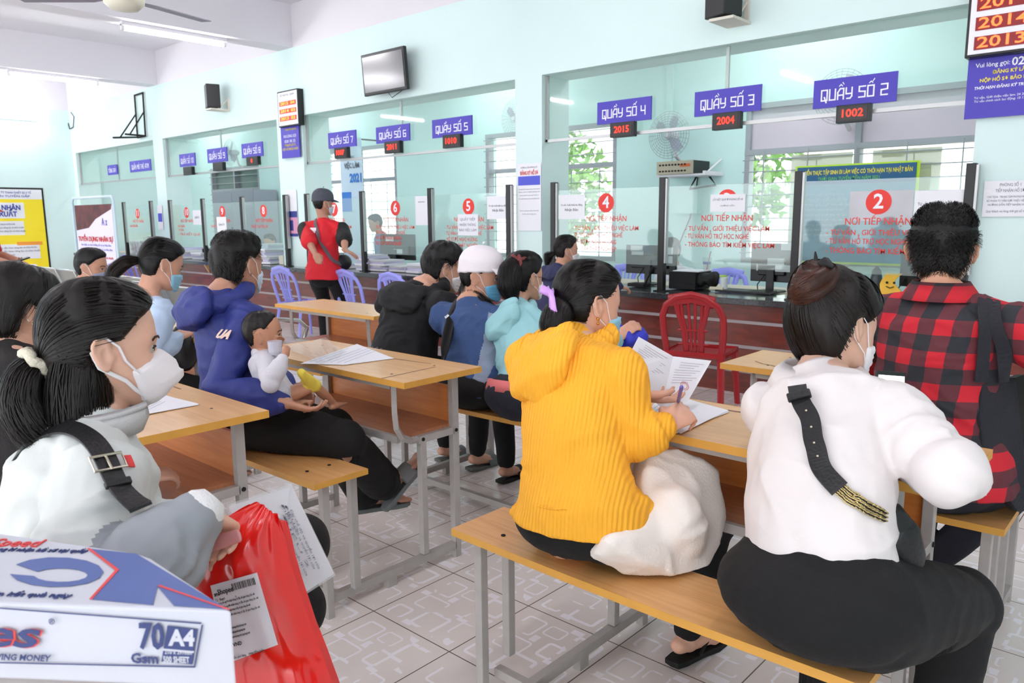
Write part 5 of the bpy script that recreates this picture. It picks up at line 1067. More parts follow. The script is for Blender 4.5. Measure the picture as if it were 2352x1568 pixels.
        obj_top = remeshed(top.get('name', 'jacket'), g, top.get('vox', max(voxel, .0065)), mt, root, smooth=3, disp=fold_noise(top.get('amp', .007), top.get('sc', 9), 30, seed=hash(lb) % 50 if False else len(lb), floor=fl, crease=top.get('crease', .6)))
        J['top'] = obj_top
        if sleeves == 'long' and top.get('cuff'):
            for k in 'RL':
                d = nv(J['wr'+k]-J['el'+k]); w0 = J['wr'+k]; obj('cuff', MB().tube([w0-d*(.045-.009*i)*s for i in range(6)], [(.036+(.002 if i % 2 else 0))*s for i in range(6)], n=18), top['cuff'], root, smooth=True)
    if hood:
        g = MB(); bk = -J['f']; nbh = nb+up*.004*s; hs = hood.get('k', 1.0)
        ringp = []; rr = []
        for a in np.linspace(-2.5, 2.5, 13):
            q = nbh+r*math.sin(a)*.088*s*hs+bk*(math.cos(a))*.085*s*hs+up*(-.035*math.cos(a)-.012)*s; ringp.append(q); rr.append(((.026+.018*max(0, math.cos(a)))*s*hs, (.028+.014*max(0, math.cos(a)))*s*hs))
        g.tube(ringp, rr, n=12)
        d_ = hood.get('drop', .13)
        c0 = nb+bk*.105*s; 
        g.tube([c0+up*.00*s-r*.0, c0-up*.05*s+bk*.022*s, c0-up*(.05+d_*.55)*s+bk*.024*s, c0-up*(.03+d_)*s+bk*.002*s], [(.105*s*hs, .035*s), (.118*s*hs, .050*s), (.092*s*hs, .046*s), (.045*s*hs, .022*s)], n=18, ref=bk)
        obj_h = remeshed('hood', g, max(voxel, .0065), hood['mat'], root, smooth=4, disp=fold_noise(.009, 12, 30, seed=3, crease=.9))
    # ---------------- trousers
    if legs:
        g = MB(); t = legs.get('t', .010); hk_ = legs.get('hips', 1.0); mt = legs['mat']
        if not stand:
            hc = J['hip']; g.ball(hc+Z_*.005*s-f*.02*s, np.array([.185*hk_, .15*hk_, legs.get('hz', .115)])*s, R=np.stack([r, f, Z_], 1), n=24, m=14)
            g.tube([hc, hc+(sp[1]-hc)*legs.get('rise', 1)], [(.165*s*hk_, .125*s*hk_), ((.125+legs.get('waist', 0))*s*W_, (.096+legs.get('waist', 0))*s*W_)], n=22, ref=f)
        else: g.tube([J['hip']+Z_*.08*s, J['hip']-Z_*.06*s], [(.135*s, .10*s), (.155*s, .115*s)], n=22, ref=f)
        for k, sg in (('R', 1), ('L', -1)):
            hj, kn, an = J['hj'+k], J['kn'+k], J['an'+k]; fl_ = legs.get('flare', 0); e_ = kn+(an-kn)*legs.get('len', .94)
            g.tube([hj, hj+(kn-hj)*.35, hj+(kn-hj)*.75, kn, kn+(e_-kn)*.4, e_-(an-kn)*.01, e_], [(.086+t)*s*(.5+.5*hk_), (.080+t)*s*(.5+.5*hk_), (.066+t)*s*(.5+.5*hk_), (.055+t)*s, (.050+t+fl_*.4)*s, (.038+t+fl_)*s, (.037+t+fl_)*s], n=18, round_ends=True); g.ball(kn, (.062+t)*s, n=20, m=12)
        seat = kw['seat']
        def fl2(V):
            if stand: return V
            q = (V-J['hip'])@f; m_ = (q < .20*s) & (V[:, 2] < seat+.002) & (q > -.3); V[m_, 2] = seat+.002; return V
        remeshed(legs.get('name', 'trousers'), g, max(voxel, .0075), mt, root, smooth=3, disp=fold_noise(legs.get('amp', .005), 8, 24, seed=9, floor=fl2))
    # ---------------- hair
    if hair: make_hair(root, J, H, **hair)
    if mask is not None: make_mask(root, J, H, **mask)
    # ---------------- shoes
    for k in 'RL':
        ft = (feet or {}).get(k, {}); sh = ft.get('shoe')
        if sh:
            an, fd, fu = J['an'+k], J['fd'+k], J['fu'+k]; sd = np.cross(fd, fu); pts = []
            for (u, w_) in ((-.075, .0), (-.07, .026), (-.03, .034), (.05, .036), (.12, .046), (.17, .040), (.195, .018), (.197, -.01), (.18, -.034), (.12, -.044), (.05, -.036), (-.03, -.034), (-.07, -.026)): pts.append(an+fd*u*s-fu*.066*s+sd*w_*s)
            so = obj(sh, MB().slab(pts, -fu*.018*s), ft['mat'], root, bevel=.003)
            st = MB()
            if sh == 'flip_flop':
                for sg in (-1, 1): st.tube([an+fd*.145*s-fu*.05*s, an+fd*.10*s-fu*.022*s+sd*sg*.024*s, an+fd*.03*s-fu*.060*s+sd*sg*.036*s], [.005*s, (.008*s, .004*s), .006*s], n=6)
            else: st.tube([an+fd*.09*s-fu*.065*s+sd*.044*s, an+fd*.09*s-fu*.025*s+sd*.028*s, an+fd*.09*s-fu*.014*s, an+fd*.09*s-fu*.025*s-sd*.028*s, an+fd*.09*s-fu*.065*s-sd*.044*s], [(.035*s, .004*s)]*5, n=8, ref=fu)
            obj('strap', st, ft.get('strap', ft['mat']), so, smooth=True)
    if extra: extra(root, J, H)
    return root, J, H
# ---------------- hair
def ribbons(mb, paths, w0, w1, nrm_from):
    """paths: n x k x 3 world; ribbon strips"""
    n, k = paths.shape[:2]
    for i in range(n):
        p = paths[i]; t = np.gradient(p, axis=0); nn = p-nrm_from; sd = np.cross(t, nn); sd /= (np.linalg.norm(sd, axis=1, keepdims=True)+1e-9)
        w_ = np.linspace(w0, w1, k)[:, None]; V = np.concatenate([p-sd*w_, p+sd*w_]); mb.add(V, [(j, j+1, k+j+1, k+j) for j in range(k-1)])
def hair_mat(c, c2=None):
    nm = 'hair_%02d%02d%02d' % tuple(int(v*99) for v in c)
    if nm in MATS: return MATS[nm]
    m = mat(nm, [v*.72 for v in c], .46, spec=.28, var=.3, vscale=60); return m
def make_hair(root, J, H, col=(.075, .06, .055), thick=.014, style='short', n=900, tie=None, line=0, wid=.0011, top_add=0, spiky=.0, tail=None, bun=None, seed=1, back_thick=0, noise_amp=.002, side_low=0, strand=.06, tails=None, grey=0):
    rg = np.random.default_rng(seed); TH, ZZ, P = head_grid(nose=0); N = grid_normals(P)
    if (N[30, 5]@P[30, 5]) < 0: N = -N
    a = np.abs((TH+np.pi) % (2*np.pi)-np.pi); hl = hairline(TH)+line-side_low*np.exp(-((a-1.2)/.35)**2)
    m = sstep(-.004, .014, ZZ-hl); m = m*(1-.55*np.exp(-((a-1.75)/.30)**2)*sstep(.045, .02, ZZ)*(1 if tie is None and style != 'down' else 0)); off = -.006+m*(thick+.006)+m*top_add*np.clip(ZZ/.1, 0, 1)+m*back_thick*sstep(1.4, 2.6, a)
    q = np.array([[noise.noise(Vector((math.sin(t)*3.2+seed, math.cos(t)*3.2, zz*14))) for t, zz in zip(rt_, rz)] for rt_, rz in zip(TH, ZZ)]); off = off+m*q*noise_amp*2.5
    g = MB(); H.closed(g, P+N*off[..., None]); mt = hair_mat(col)
    hobj = obj('hair', g, mt, root, smooth=True)
    # strands
    th = rg.uniform(0, 2*np.pi, n*3); zz = rg.uniform(-.085, .110, n*3); k = zz > hairline(th)+line-side_low*np.exp(-((np.abs((th+np.pi) % (2*np.pi)-np.pi)-1.2)/.35)**2)+.004; th, zz = th[k][:n], zz[k][:n]
    K = 7; pos = head_surf(th, zz, 0); paths = np.empty((len(th), K, 3)); T = thick+top_add*np.clip(zz/.1, 0, 1)
    ctr = np.array([0, -.01, .0])
    lift = rg.uniform(-.001, .003, len(th))
    p = pos.copy()
    for j in range(K):
        nrm = p-ctr; nrm /= np.linalg.norm(nrm, axis=1, keepdims=True)
        aa = np.abs((th+np.pi) % (2*np.pi)-np.pi); bt = back_thick*sstep(1.4, 2.6, aa)
        if spiky: o = (T+bt)[:, None]*(.55)+spiky*(j/(K-1))
        else: o = (T+bt+lift)[:, None]
        paths[:, j] = p+nrm*o
        if tie is not None: d = np.asarray(tie)-p; L = np.linalg.norm(d, axis=1, keepdims=True); d = d/(L+1e-6); stp = np.minimum(L, strand*1.0)/K
        else:
            if style == 'down': d = np.array([0, 0, -1.])+np.stack([np.sign(p[:, 0])*.25*(p[:, 2] > .05), -.25+0*p[:, 0], 0*p[:, 0]], 1)
            else: d = np.stack([rg.normal(0, .5, len(th)), -.3+rg.normal(0, .5, len(th)), -.6+0*th+1.1*(zz > .05)], 1)
            d = d/np.linalg.norm(d, axis=1, keepdims=True); stp = strand/K
        d = d-nrm*np.sum(d*nrm, 1, keepdims=True); d /= (np.linalg.norm(d, axis=1, keepdims=True)+1e-6); q_ = p+d*stp
        # back to the surface
        zc = np.clip(q_[:, 2], -.1, .111); fr = np.interp(zc, HA[:, 0], HA[:, 1]); bk = np.interp(zc, HA[:, 0], HA[:, 2]); hw = np.interp(zc, HA[:, 0], HA[:, 3])
        t2 = np.arctan2(q_[:, 0]/hw, (q_[:, 1]-(fr+bk)/2)/((fr-bk)/2)); p = head_surf(t2, zc, 0)
    g = MB(); ribbons(g, H.w(paths.reshape(-1, 3)).reshape(paths.shape), wid*H.s, wid*.3*H.s, J['head'])
    obj('hair_strands', g, mt, hobj)
    for tl in (tails or []):
        pts = [np.asarray(q, float) for q in tl['pts']]; R_ = tl['r']; g = MB(); g.tube(pts, R_, n=14, ref=tl.get('ref'))
        obj('ponytail' if tl.get('name') is None else tl['name'], g, mt, hobj, smooth=True)
        # strands around the tail
        M_ = tl.get('n', 250); kk = 14; ts = np.linspace(0, len(pts)-1, kk); C_ = np.array([[np.interp(t, range(len(pts)), [p[i] for p in pts]) for i in range(3)] for t in ts])
        Rr = np.array([np.interp(t, range(len(pts)), [(x[0] if not np.isscalar(x) else x) for x in R_]) for t in ts]); Rs = np.array([np.interp(t, range(len(pts)), [(x[1] if not np.isscalar(x) else x) for x in R_]) for t in ts])
        T_ = np.gradient(C_, axis=0); T_ /= np.linalg.norm(T_, axis=1, keepdims=True); rf = np.asarray(tl.get('ref', X_), float)
        U = rf-T_*(T_@rf)[:, None]; U /= (np.linalg.norm(U, axis=1, keepdims=True)+1e-9); W2 = np.cross(T_, U)
        pa = np.empty((M_, kk, 3))
        for i in range(M_):
            a0 = rg.uniform(0, 2*np.pi); f0 = rg.uniform(.9, 1.12); wv = rg.normal(0, .12); aa = a0+wv*np.arange(kk)/3; sc_ = f0+np.linspace(0, rg.uniform(0, tl.get('fray', .25)), kk)
            pa[i] = C_+W2*(np.cos(aa)*Rr*sc_)[:, None]+U*(np.sin(aa)*Rs*sc_)[:, None]+T_*(np.linspace(0, rg.uniform(-.01, .03), kk))[:, None]
        g = MB(); ribbons(g, pa, wid*1.1, wid*.3, C_.mean(0)); obj('hair_strands', g, mt, hobj)
    return hobj
# ---------------- masks
M_MASKB = mat('surgical_blue', (.58, .80, .90), .7, bump=.1, bscale=200); M_LOOP = mat('ear_loop_white', (.93, .92, .93), .6); M_MASKW = mat('respirator_white', (.93, .91, .92), .7, bump=.08, bscale=300)
def make_mask(root, J, H, mt=None, kind='surgical', side=(-1, 1)):
    mt = mt or M_MASKB; TH, ZZ, P = head_grid(nz=80); N = grid_normals(P); Pn = head_surf(TH, ZZ, 0)
    if (N[40, 5]@P[40, 5]) < 0: N = -N
    a = np.abs((TH+np.pi) % (2*np.pi)-np.pi)
    if kind == 'surgical':
        top = -.022-.020*(a/1.3)**1.5; bot = -.113+.020*(a/1.3)**2
        m = sstep(0, .004, top-ZZ)*sstep(0, .004, ZZ-bot)*sstep(0, .06, 1.30-a)
        base = np.maximum(P[..., 1], Pn[..., 1]+.014*np.exp(-(a/.5)**2)*m)
        Q = P.copy(); Q[..., 1] = np.where(m > 0, base, P[..., 1]); Q = Q+N*((-.006+m*(.0115))[..., None]); Q[..., 1] += m*.0012*np.sign(np.sin(ZZ*420))*(a < .95)
    else:
        top = -.010-.034*(a/1.25)**1.2; bot = -.124+.022*(a/1.25)**2
        m = sstep(0, .003, top-ZZ)*sstep(-.002, .001, ZZ-bot)*sstep(0, .04, 1.22-a)
        ridge = np.clip(1-a/1.22, 0, 1)**.85; zz = np.clip((top-ZZ)/(.098), 0, 1); bulge = .050*ridge*np.clip(np.minimum(zz/.42, (1.02-zz)/.45), 0, 1)**.75
        Q = Pn.copy()*m[..., None]+P*(1-m[..., None]); Q = Q+N*((-.006+m*.011)[..., None]); Q[..., 1] += m*bulge
        Q[..., 0] *= 1+m*.02
    g = MB(); H.closed(g, Q); mo = obj('face_mask', g, mt, root, smooth=True)
    for sx in side:
        st = MB(); 
        if kind == 'surgical': A_, B_ = (1.26, -.044), (1.24, -.092)
        else: A_, B_ = (1.12, -.048), (1.10, -.096)
        def sp_(t, z, l=.004): q = head_surf(np.array([t*sx]), np.array([z]), 0)[0]; return H.w(q+nv(q*[1, 1, 0])*l)
        r_ = .0016 if kind == 'surgical' else .0028
        et = H.w((sx*.081, -.012, .022)); eb = H.w((sx*.079, -.022, -.032)); em = H.w((sx*.082, -.034, -.005))
        st.tube([sp_(A_[0], A_[1]), sp_(1.34, -.022, .005), sp_(1.44, .004, .006), et, H.w((sx*.0835, -.028, .014)), em, eb, sp_(1.47, -.060, .006), sp_(1.36, -.078, .005), sp_(B_[0], B_[1])], [(r_*H.s*(1.6 if kind != 'surgical' else 1), r_*H.s*.7)]*10, n=6)
        obj('ear_loop', st, M_LOOP, mo, smooth=True)
    return mo
def fabric(name, col, rough=.8, bump=.15, bs=220, sheen=.0, var=.03): return mat(name, col, rough, bump=bump, bscale=bs, sheen=sheen, var=var, vscale=8)
M_BLKF = fabric('black_trousers', (.045, .045, .052), .9); M_JEAN = fabric('dark_jeans', (.10, .11, .16), .85)
# ---------------- helpers for clothing details
from mathutils.bvhtree import BVHTree
def bvh_of(o):
    me = o.data; M = parent_world(o); return BVHTree.FromPolygons([M@v.co for v in me.vertices], [tuple(p.vertices) for p in me.polygons])
def strap_on(o, pts, w, mt, name, parent, off=.004, th=.003, n=40, ray=None):
    t = bvh_of(o); P = np.array(pts); ts = np.linspace(0, len(P)-1, n); C_ = np.stack([np.interp(ts, range(len(P)), P[:, i]) for i in range(3)], 1); Q = []; N = []
    for c in C_:
        h, nn, _, _ = t.find_nearest(Vector(c)); Q.append(np.array(h)+np.array(nn)*off); N.append(np.array(nn))
    Q = np.array(Q); N = np.array(N)
    for _ in range(14): Q[1:-1] = (Q[:-2]+Q[2:]+2*Q[1:-1])/4; N[1:-1] = (N[:-2]+N[2:]+2*N[1:-1])/4
    T = np.gradient(Q, axis=0); rings = []
    for q, nn, tt in zip(Q, N, T):
        nn = nv(nn); sd = nv(np.cross(nn, tt)); rings.append([q-sd*w/2, q+sd*w/2, q+sd*w/2+nn*th, q-sd*w/2+nn*th])
    return obj(name, MB().loft(rings), mt, parent), Q, N
def recolor(o, mats, f):
    me = o.data; M = parent_world(o)
    for m_ in mats: me.materials.append(m_)
    for p in me.polygons:
        k = f(np.array(M@p.center))
        if k: p.material_index = k
def seg_t(p, a, b):
    d = b-a; t = (p-a)@d/(d@d); return t, np.linalg.norm(p-(a+d*np.clip(t, 0, 1)))
def cap_hat(root, J, H, mt, visor=.065, yaw=0):
    TH, ZZ, P = head_grid(nose=0); N = grid_normals(P)
    if (N[30, 5]@P[30, 5]) < 0: N = -N
    a = np.abs((TH+np.pi) % (2*np.pi)-np.pi); line = .036-.034*(a/np.pi)
    m = sstep(-.003, .003, ZZ-line); g = MB(); H.closed(g, P+N*(-.008+m*.026+m*.016*np.clip((ZZ-.04)/.07, 0, 1))[..., None]); o = obj('cap', g, mt, root, smooth=True)
    V = []; 
    for t in np.linspace(-.95, .95, 15):
        b_ = head_surf(np.array([t]), np.array([.044]), 0)[0]; b_ = b_+nv(b_*[1, 1, 0])*.016; e_ = b_+np.array([0, visor*math.cos(t*1.45)+.004, -.006-.16*visor*math.cos(t)-abs(t)**2*.010]); V.append((H.w(b_), H.w((b_+e_)/2+[0, 0, .004]), H.w(e_)))
    obj('visor', MB().grid(V), mt, o, smooth=True, thick=.003)
    obj('button', MB().ball(H.w((0, -.003, .157)), .006), mt, o); return o
def claw(pts, w, mt, name, label_parent):
    return obj(name, MB().tube([np.asarray(p, float) for p in pts], w, n=8), mt, label_parent, smooth=True)
H_ = dict
DKH = (.085, .065, .058)
# ================================================================== 1 woman in the white jacket
M_WJ = fabric('white_shell_fabric', (.80, .815, .805), .6, .08, 60); M_GJ = fabric('grey_shell_fabric', (.56, .58, .60), .6, .08, 60); M_PLUM = fabric('plum_shell_fabric', (.20, .13, .18), .6)
wR, wL = at(455, 1180, d=1.12), at(415, 1200, d=1.28)
R1, J1, Hd1 = person(('woman with a white respirator mask and white, grey and plum jacket nearest the camera', 'person'),
    dict(hip=(-1.37, .36), seat=.44, phi=13.2, lean=16.7, curl=3.7, lat=0, s=.92, nk=(216, 955), head=(-2, 4, -1.5), hc=(240, 792, 1.33), rh=wR, lh=wL, re=(.35, -.9, -.8), le=(-.5, -.2, -1), rf=(-1.30, .66, .085), lf=(-1.42, .74, .085), ov=dict(knR=at(668, 1400, d=1.46), knL=at(690, 1250, d=1.62))),
    skin=(.88, .70, .61), voxel=.0038, top=dict(mat=M_WJ, t=.030, amp=.011, sc=8, vox=.006, crease=.9), legs=dict(mat=M_BLKF, t=.008),
    hair=dict(col=(.10, .078, .065), thick=.015, tie=(0, -.112, -.03), n=2600, strand=.11, wid=.0009, seed=4, line=-.002),
    mask=dict(kind='respirator', mt=M_MASKW), hands=dict(R=dict(dir=at(528, 1200, d=1.215)-wR, pn=(-.2, .1, -1), curl=.85, thumb=.9, spread=.03), L=dict(dir=at(480, 1215, d=1.26)-wL, pn=(.2, -.2, -1), curl=.8)), width=1.0)
hw = Hd1.w
hob = [o for o in R1.children if o.name.startswith('hair')][0]
def tail_obj(R, J, H, hcol, tails, seed=3, wid=.001):
    hair_o = [o for o in R.children if o.name.startswith('hair')][0]; mt = hair_mat(hcol); rg = np.random.default_rng(seed)
    for tl in tails:
        pts = [np.asarray(q, float) for q in tl['pts']]; R_ = [x if not np.isscalar(x) else (x, x) for x in tl['r']]; g = MB(); rf = np.asarray(tl.get('ref', X_), float); g.tube(pts, [(a*.93, b*.93) for a, b in R_], n=18, ref=rf); o = obj(tl.get('name', 'hair_tail'), g, mt, hair_o, smooth=True)
        M_ = tl.get('n', 300); kk = 14; ts = np.linspace(0, len(pts)-1, kk); C_ = np.array([[np.interp(t, range(len(pts)), [p[i] for p in pts]) for i in range(3)] for t in ts])
        C_[1:-1] = (C_[:-2]+2*C_[1:-1]+C_[2:])/4
        Ra = np.array([np.interp(t, range(len(pts)), [x[0] for x in R_]) for t in ts]); Rb_ = np.array([np.interp(t, range(len(pts)), [x[1] for x in R_]) for t in ts])
        T_ = np.gradient(C_, axis=0); T_ /= np.linalg.norm(T_, axis=1, keepdims=True); U = rf-T_*(T_@rf)[:, None]; U /= (np.linalg.norm(U, axis=1, keepdims=True)+1e-9); W2 = np.cross(U, T_)
        pa = np.empty((M_, kk, 3))
        for i in range(M_):
            a0 = rg.uniform(0, 2*np.pi); aa = a0+rg.normal(0, .10)*np.arange(kk)/3; sc_ = rg.uniform(.93, 1.06)+np.linspace(0, rg.uniform(0, tl.get('fray', .2)), kk)**1.5
            pa[i] = C_+W2*(np.cos(aa)*Ra*sc_)[:, None]+U*(np.sin(aa)*Rb_*sc_)[:, None]+T_*(np.linspace(0, rg.uniform(-.01, tl.get('ext', .025)), kk))[:, None]
        g = MB(); ribbons(g, pa, wid, wid*.3, C_.mean(0)); obj('hair_strands', g, mt, hair_o)
tail_obj(R1, J1, Hd1, (.10, .078, .065), [
    dict(pts=[hw((0, -.104, -.022)), hw((.0, -.128, -.045)), hw((.004, -.138, -.09)), hw((.012, -.125, -.135)), hw((.02, -.10, -.165))], r=[(.020, .016), (.030, .028), (.042, .034), (.044, .034), (.030, .018)], ref=J1['hf'], n=700, fray=.35, ext=.04),
    dict(pts=[hw((.035, -.045, -.02)), hw((.048, -.050, -.07)), hw((.052, -.050, -.115)), hw((.046, -.045, -.150)), hw((.04, -.040, -.172))], r=[(.030, .040), (.034, .048), (.034, .050), (.028, .046), (.016, .034)], ref=J1['hf'], n=700, fray=.25, ext=.035),
    dict(pts=[hw((-.035, -.045, -.02)), hw((-.05, -.050, -.08)), hw((-.05, -.050, -.15))], r=[(.030, .040), (.034, .048), (.02, .03)], ref=J1['hf'], n=100)], seed=5, wid=.0009)
M_SCR = fabric('cream_scrunchie', (.84, .81, .73), .8, .6, 120)
c_ = hw((0, -.110, -.026)); ax = nv(hw((0, -.128, -.045))-c_); u_ = nv(np.cross(ax, J1['hr'])); sc = MB(); sc.tube([c_+(J1['hr']*math.cos(a)+u_*math.sin(a))*.022+ax*.003*math.sin(5*a) for a in np.linspace(0, 2*np.pi, 26, endpoint=False)], [.0085+.0015*(i % 2) for i in range(26)], n=8, closed=True); obj('scrunchie', sc, M_SCR, R1, smooth=True)
jo = J1['top']; eR, wr_, sR = J1['elR'], J1['wrR'], J1['shR']
def jc(p):
    t, d = seg_t(p, eR, wr_)
    t2, d2 = seg_t(p, sR, eR)
    if d < .10 and t > .02 and d <= d2+.01: return 1
    if d2 < .11 and .72 < t2+.12*math.sin(p[1]*40) < 1.02: return 2
    return 0
recolor(jo, [M_GJ, M_PLUM], jc)
w0 = J1['wrR']; d_ = nv(w0-eR); obj('elastic_cuff', MB().tube([w0-d_*(.045-.0035*i) for i in range(14)], [.034+.0022*(i % 2) for i in range(14)], n=24), fabric('white_elastic', (.90, .90, .90), .7, .5, 150), R1, smooth=True)
# standing collar
nb = J1['neck']; up1 = J1['up']; f1, r1 = J1['f'], J1['r']; G = []
for t in np.linspace(-2.75, 2.75, 30):
    dirv = -f1*math.cos(t)+r1*math.sin(t); op = abs(t) > 2.0; rad0 = .078; rad1 = .074+.012*max(0, abs(t)-2.2); h_ = .040+.004*abs(t)
    b0 = nb-up1*.028+dirv*rad0; b1 = nb+up1*(h_-.028)+dirv*rad1; G.append([b0, (b0+b1)/2+dirv*.006, b1, b1+dirv*.006-up1*.01])
obj('collar', MB().grid(G), M_GJ if False else fabric('collar_pale_grey', (.74, .74, .74), .6), R1, smooth=True, thick=.004)
M_LEA = mat('black_leather', (.055, .057, .07), .42, bump=.2, bscale=150); M_SIL = mat('silver_metal', (.78, .75, .68), .25, 1)
st, Q, N_ = strap_on(jo, [at(42, 1120, d=1.30), at(110, 985, d=1.25), at(175, 962, d=1.20), at(228, 1000, d=1.14), at(280, 1080, d=1.10), at(318, 1150, d=1.08), at(335, 1190, d=1.08)], .030, M_LEA, 'shoulder_strap', R1, off=.006, th=.004, n=44)
i = 25; T = nv(Q[i+1]-Q[i-1]); sd = nv(np.cross(N_[i], T)); q = Q[i]+nv(N_[i])*.006
obj('buckle', MB().tube([q+sd*.022+T*.014, q+sd*.022-T*.014, q-sd*.022-T*.014, q-sd*.022+T*.014], .0025, n=6, closed=True).tube([q-T*.014, q+T*.016+nv(N_[i])*.003], .002, n=6), M_SIL, st)
obj('strap_keeper', MB().box(Q[i+4]+nv(N_[i+4])*.004, (.036, .012, .008), np.stack([sd, T, nv(N_[i+4])], 1)), M_LEA, st, bevel=.002)
tag_ = at(305, 1045, d=1.16); strap_on(jo, [at(296, 1035, d=1.16), at(312, 1065, d=1.15)], .010, M_SIGNRED, 'red_tag', R1, n=6)
# seat hidden under her
r_ = thing('plastic_stool', 'blue plastic stool hidden under the woman in the white jacket', 'stool', (J1['hip'][0], J1['hip'][1], 0))
def stool(r_, c, h, w_=.15):
    obj('seat', MB().bx(c[0]-w_, c[0]+w_, c[1]-w_, c[1]+w_, h-.03, h-.003), M_LILAC, r_, bevel=.008)
    for sx in (-1, 1):
        for sy in (-1, 1): obj('leg', MB().tube([(c[0]+sx*(w_-.02), c[1]+sy*(w_-.02), h-.03), (c[0]+sx*(w_+.02), c[1]+sy*(w_+.02), 0)], [.018, .014], n=6, round_ends=False), M_LILAC, r_)
stool(r_, J1['hip'], .44)
# ================================================================== 2 woman in the black top
wv = (.13, .105, .10)
R2, J2, H2 = person(('woman in a black top with pinned dark hair and glasses at the left edge', 'person'),
    dict(hip=(-2.08, .50), seat=.481, phi=-6, lean=12, curl=13, lat=-3, s=.92, nk=(30, 812), head=(-4, 12, -3.8), hc=(52, 712, 2.04)),
    skin=(.82, .64, .55), top=dict(mat=fabric('black_cotton', (.10, .085, .085), .85), t=.012, amp=.006), legs=dict(mat=M_BLKF), hair=dict(col=DKH, thick=.020, n=1300, style='down', strand=.05, side_low=.035, seed=8, back_thick=.008),
    mask=dict(mt=fabric('pale_pink_mask', (.92, .84, .86), .7)), sleeves='long')
tail_obj(R2, J2, H2, DKH, [dict(pts=[H2.w((-.02, -.10, -.045)), H2.w((-.035, -.125, -.08)), H2.w((-.04, -.12, -.15)), H2.w((-.04, -.11, -.22))], r=[.022, .03, .032, .018], n=300, ref=J2['hf'])])
claw([H2.w((-.01, -.112, -.052)), H2.w((-.025, -.128, -.058)), H2.w((-.04, -.118, -.060))], .010, mat('tan_clip', (.75, .62, .48), .4), 'hair_tie', R2)
def glasses(R, H, col=(.3, .25, .22)):
    g = MB()
    for sx in (-1, 1):
        g.tube([H.w((sx*.033+.022*math.cos(a), .094-.012*abs(math.cos(a))*0-.25*abs(sx*.033+.022*math.cos(a))*.4, -.006+.018*math.sin(a))) for a in np.linspace(0, 2*np.pi, 22, endpoint=False)], .0011, n=6, closed=True)
        g.tube([H.w((sx*.056, .086, -.002)), H.w((sx*.079, .03, .0)), H.w((sx*.080, -.01, .004)), H.w((sx*.078, -.022, -.008))], .0012, n=6)
    g.tube([H.w((-.011, .093, -.003)), H.w((.011, .093, -.003))], .0012, n=6); obj('glasses', g, mat('glasses_metal', col, .3, .8), R)
glasses(R2, H2)
# ================================================================== 3 woman in the light blue shirt
R3, J3_, H3 = person(('woman in a light blue shirt and blue mask looking down, dark ponytail behind', 'person'),
    dict(hip=(-3.59, 1.36), seat=.481, phi=-6, lean=18, curl=15, lat=-.5, s=.92, head=(12, 20, -3.3), hc=(372, 607, 3.40), rh=at(408, 775, d=3.35), re=(.5, -.3, -1)),
    skin=(.82, .62, .52), top=dict(mat=fabric('pale_blue_shirt', (.72, .80, .90), .7, .1, 90), t=.018, amp=.009, name='shirt'), legs=dict(mat=M_BLKF), hair=dict(col=(.07, .06, .062), thick=.016, tie=(-.01, -.105, -.015), n=900, strand=.1, seed=11), mask=dict())
tail_obj(R3, J3_, H3, (.16, .11, .09), [dict(pts=[H3.w((-.01, -.10, -.01)), H3.w((-.02, -.15, -.03)), H3.w((-.03, -.19, -.09)), H3.w((-.03, -.20, -.15))], r=[.014, .028, .03, .012], n=260, ref=J3_['hf'], fray=.5)])
tag(obj('black_handbag', MB().ball(at(420, 800, d=3.55), (.07, .07, .11)), M_LEA, smooth=True), 'black handbag on the lap of the woman in light blue', 'bag')
# ================================================================== 4 man in the blue hoodie
M_BH = fabric('blue_sportswear', (.13, .18, .47), .62, .05, 200)
wR4, wL4 = at(655, 925, d=2.52), at(668, 900, d=2.72)
R4, J4_, H4 = person(('man in a royal blue hoodie and black trousers holding a baby on his lap', 'person'),
    dict(hip=(-2.58, 1.35), seat=.481, phi=0, lean=12, curl=12, lat=-6, s=.97, nk=(510, 676), head=(-15, 5, -.6), hc=(548, 605, 2.82), rh=wR4, lh=wL4, re=(.35, -.6, -.9), le=(-.4, 0, -1), ov=dict(knR=at(790, 1015, d=2.68), anR=at(880, 1110, d=2.98), knL=at(765, 985, d=2.85), anL=at(838, 1128, d=3.06))),
    skin=(.74, .54, .44), voxel=.0062, top=dict(mat=M_BH, t=.018, amp=.008, crease=.8), legs=dict(mat=M_BLKF, t=.022, flare=.018, len=.97), hood=dict(mat=M_BH, k=1.12, drop=.07),
    hair=dict(col=(.085, .07, .062), thick=.013, n=3600, spiky=.012, strand=.022, wid=.0010, seed=14, line=.004, noise_amp=.003), mask=dict(mt=fabric('pale_blue_mask', (.80, .88, .94), .7)),
    hands=dict(R=dict(dir=at(715, 945, d=2.56)-wR4, pn=(0, .5, .8), curl=.5), L=dict(dir=(.7, .2, -.2), pn=(0, -1, .2), curl=.5)),
    feet=dict(R=dict(dir=at(930, 1060, d=3.03)-at(880, 1125, d=2.98), up=nv(at(850, 1080, d=2.95)-at(880, 1110, d=2.98)), shoe='slide_sandal', mat=mat('grey_rubber', (.42, .44, .44), .7), strap=mat('grey_strap', (.48, .48, .48), .7)), L=dict(dir=(.25, .9, -.05), shoe='slide_sandal', mat=mat('grey_rubber', (.42, .44, .44), .7))))
t_, n_, _, _ = bvh_of(J4_['top']).find_nearest(Vector(at(487, 748, d=2.55))); q = np.array(t_); n_ = nv(n_); u_ = nv(Z_-n_*n_[2])
text('chest_logo', 'UA', .045, q+n_*.006, nv(np.cross(u_, n_)), u_, mat('logo_beige', (.85, .74, .68), .5), R4, bold=.06, shear=.3)
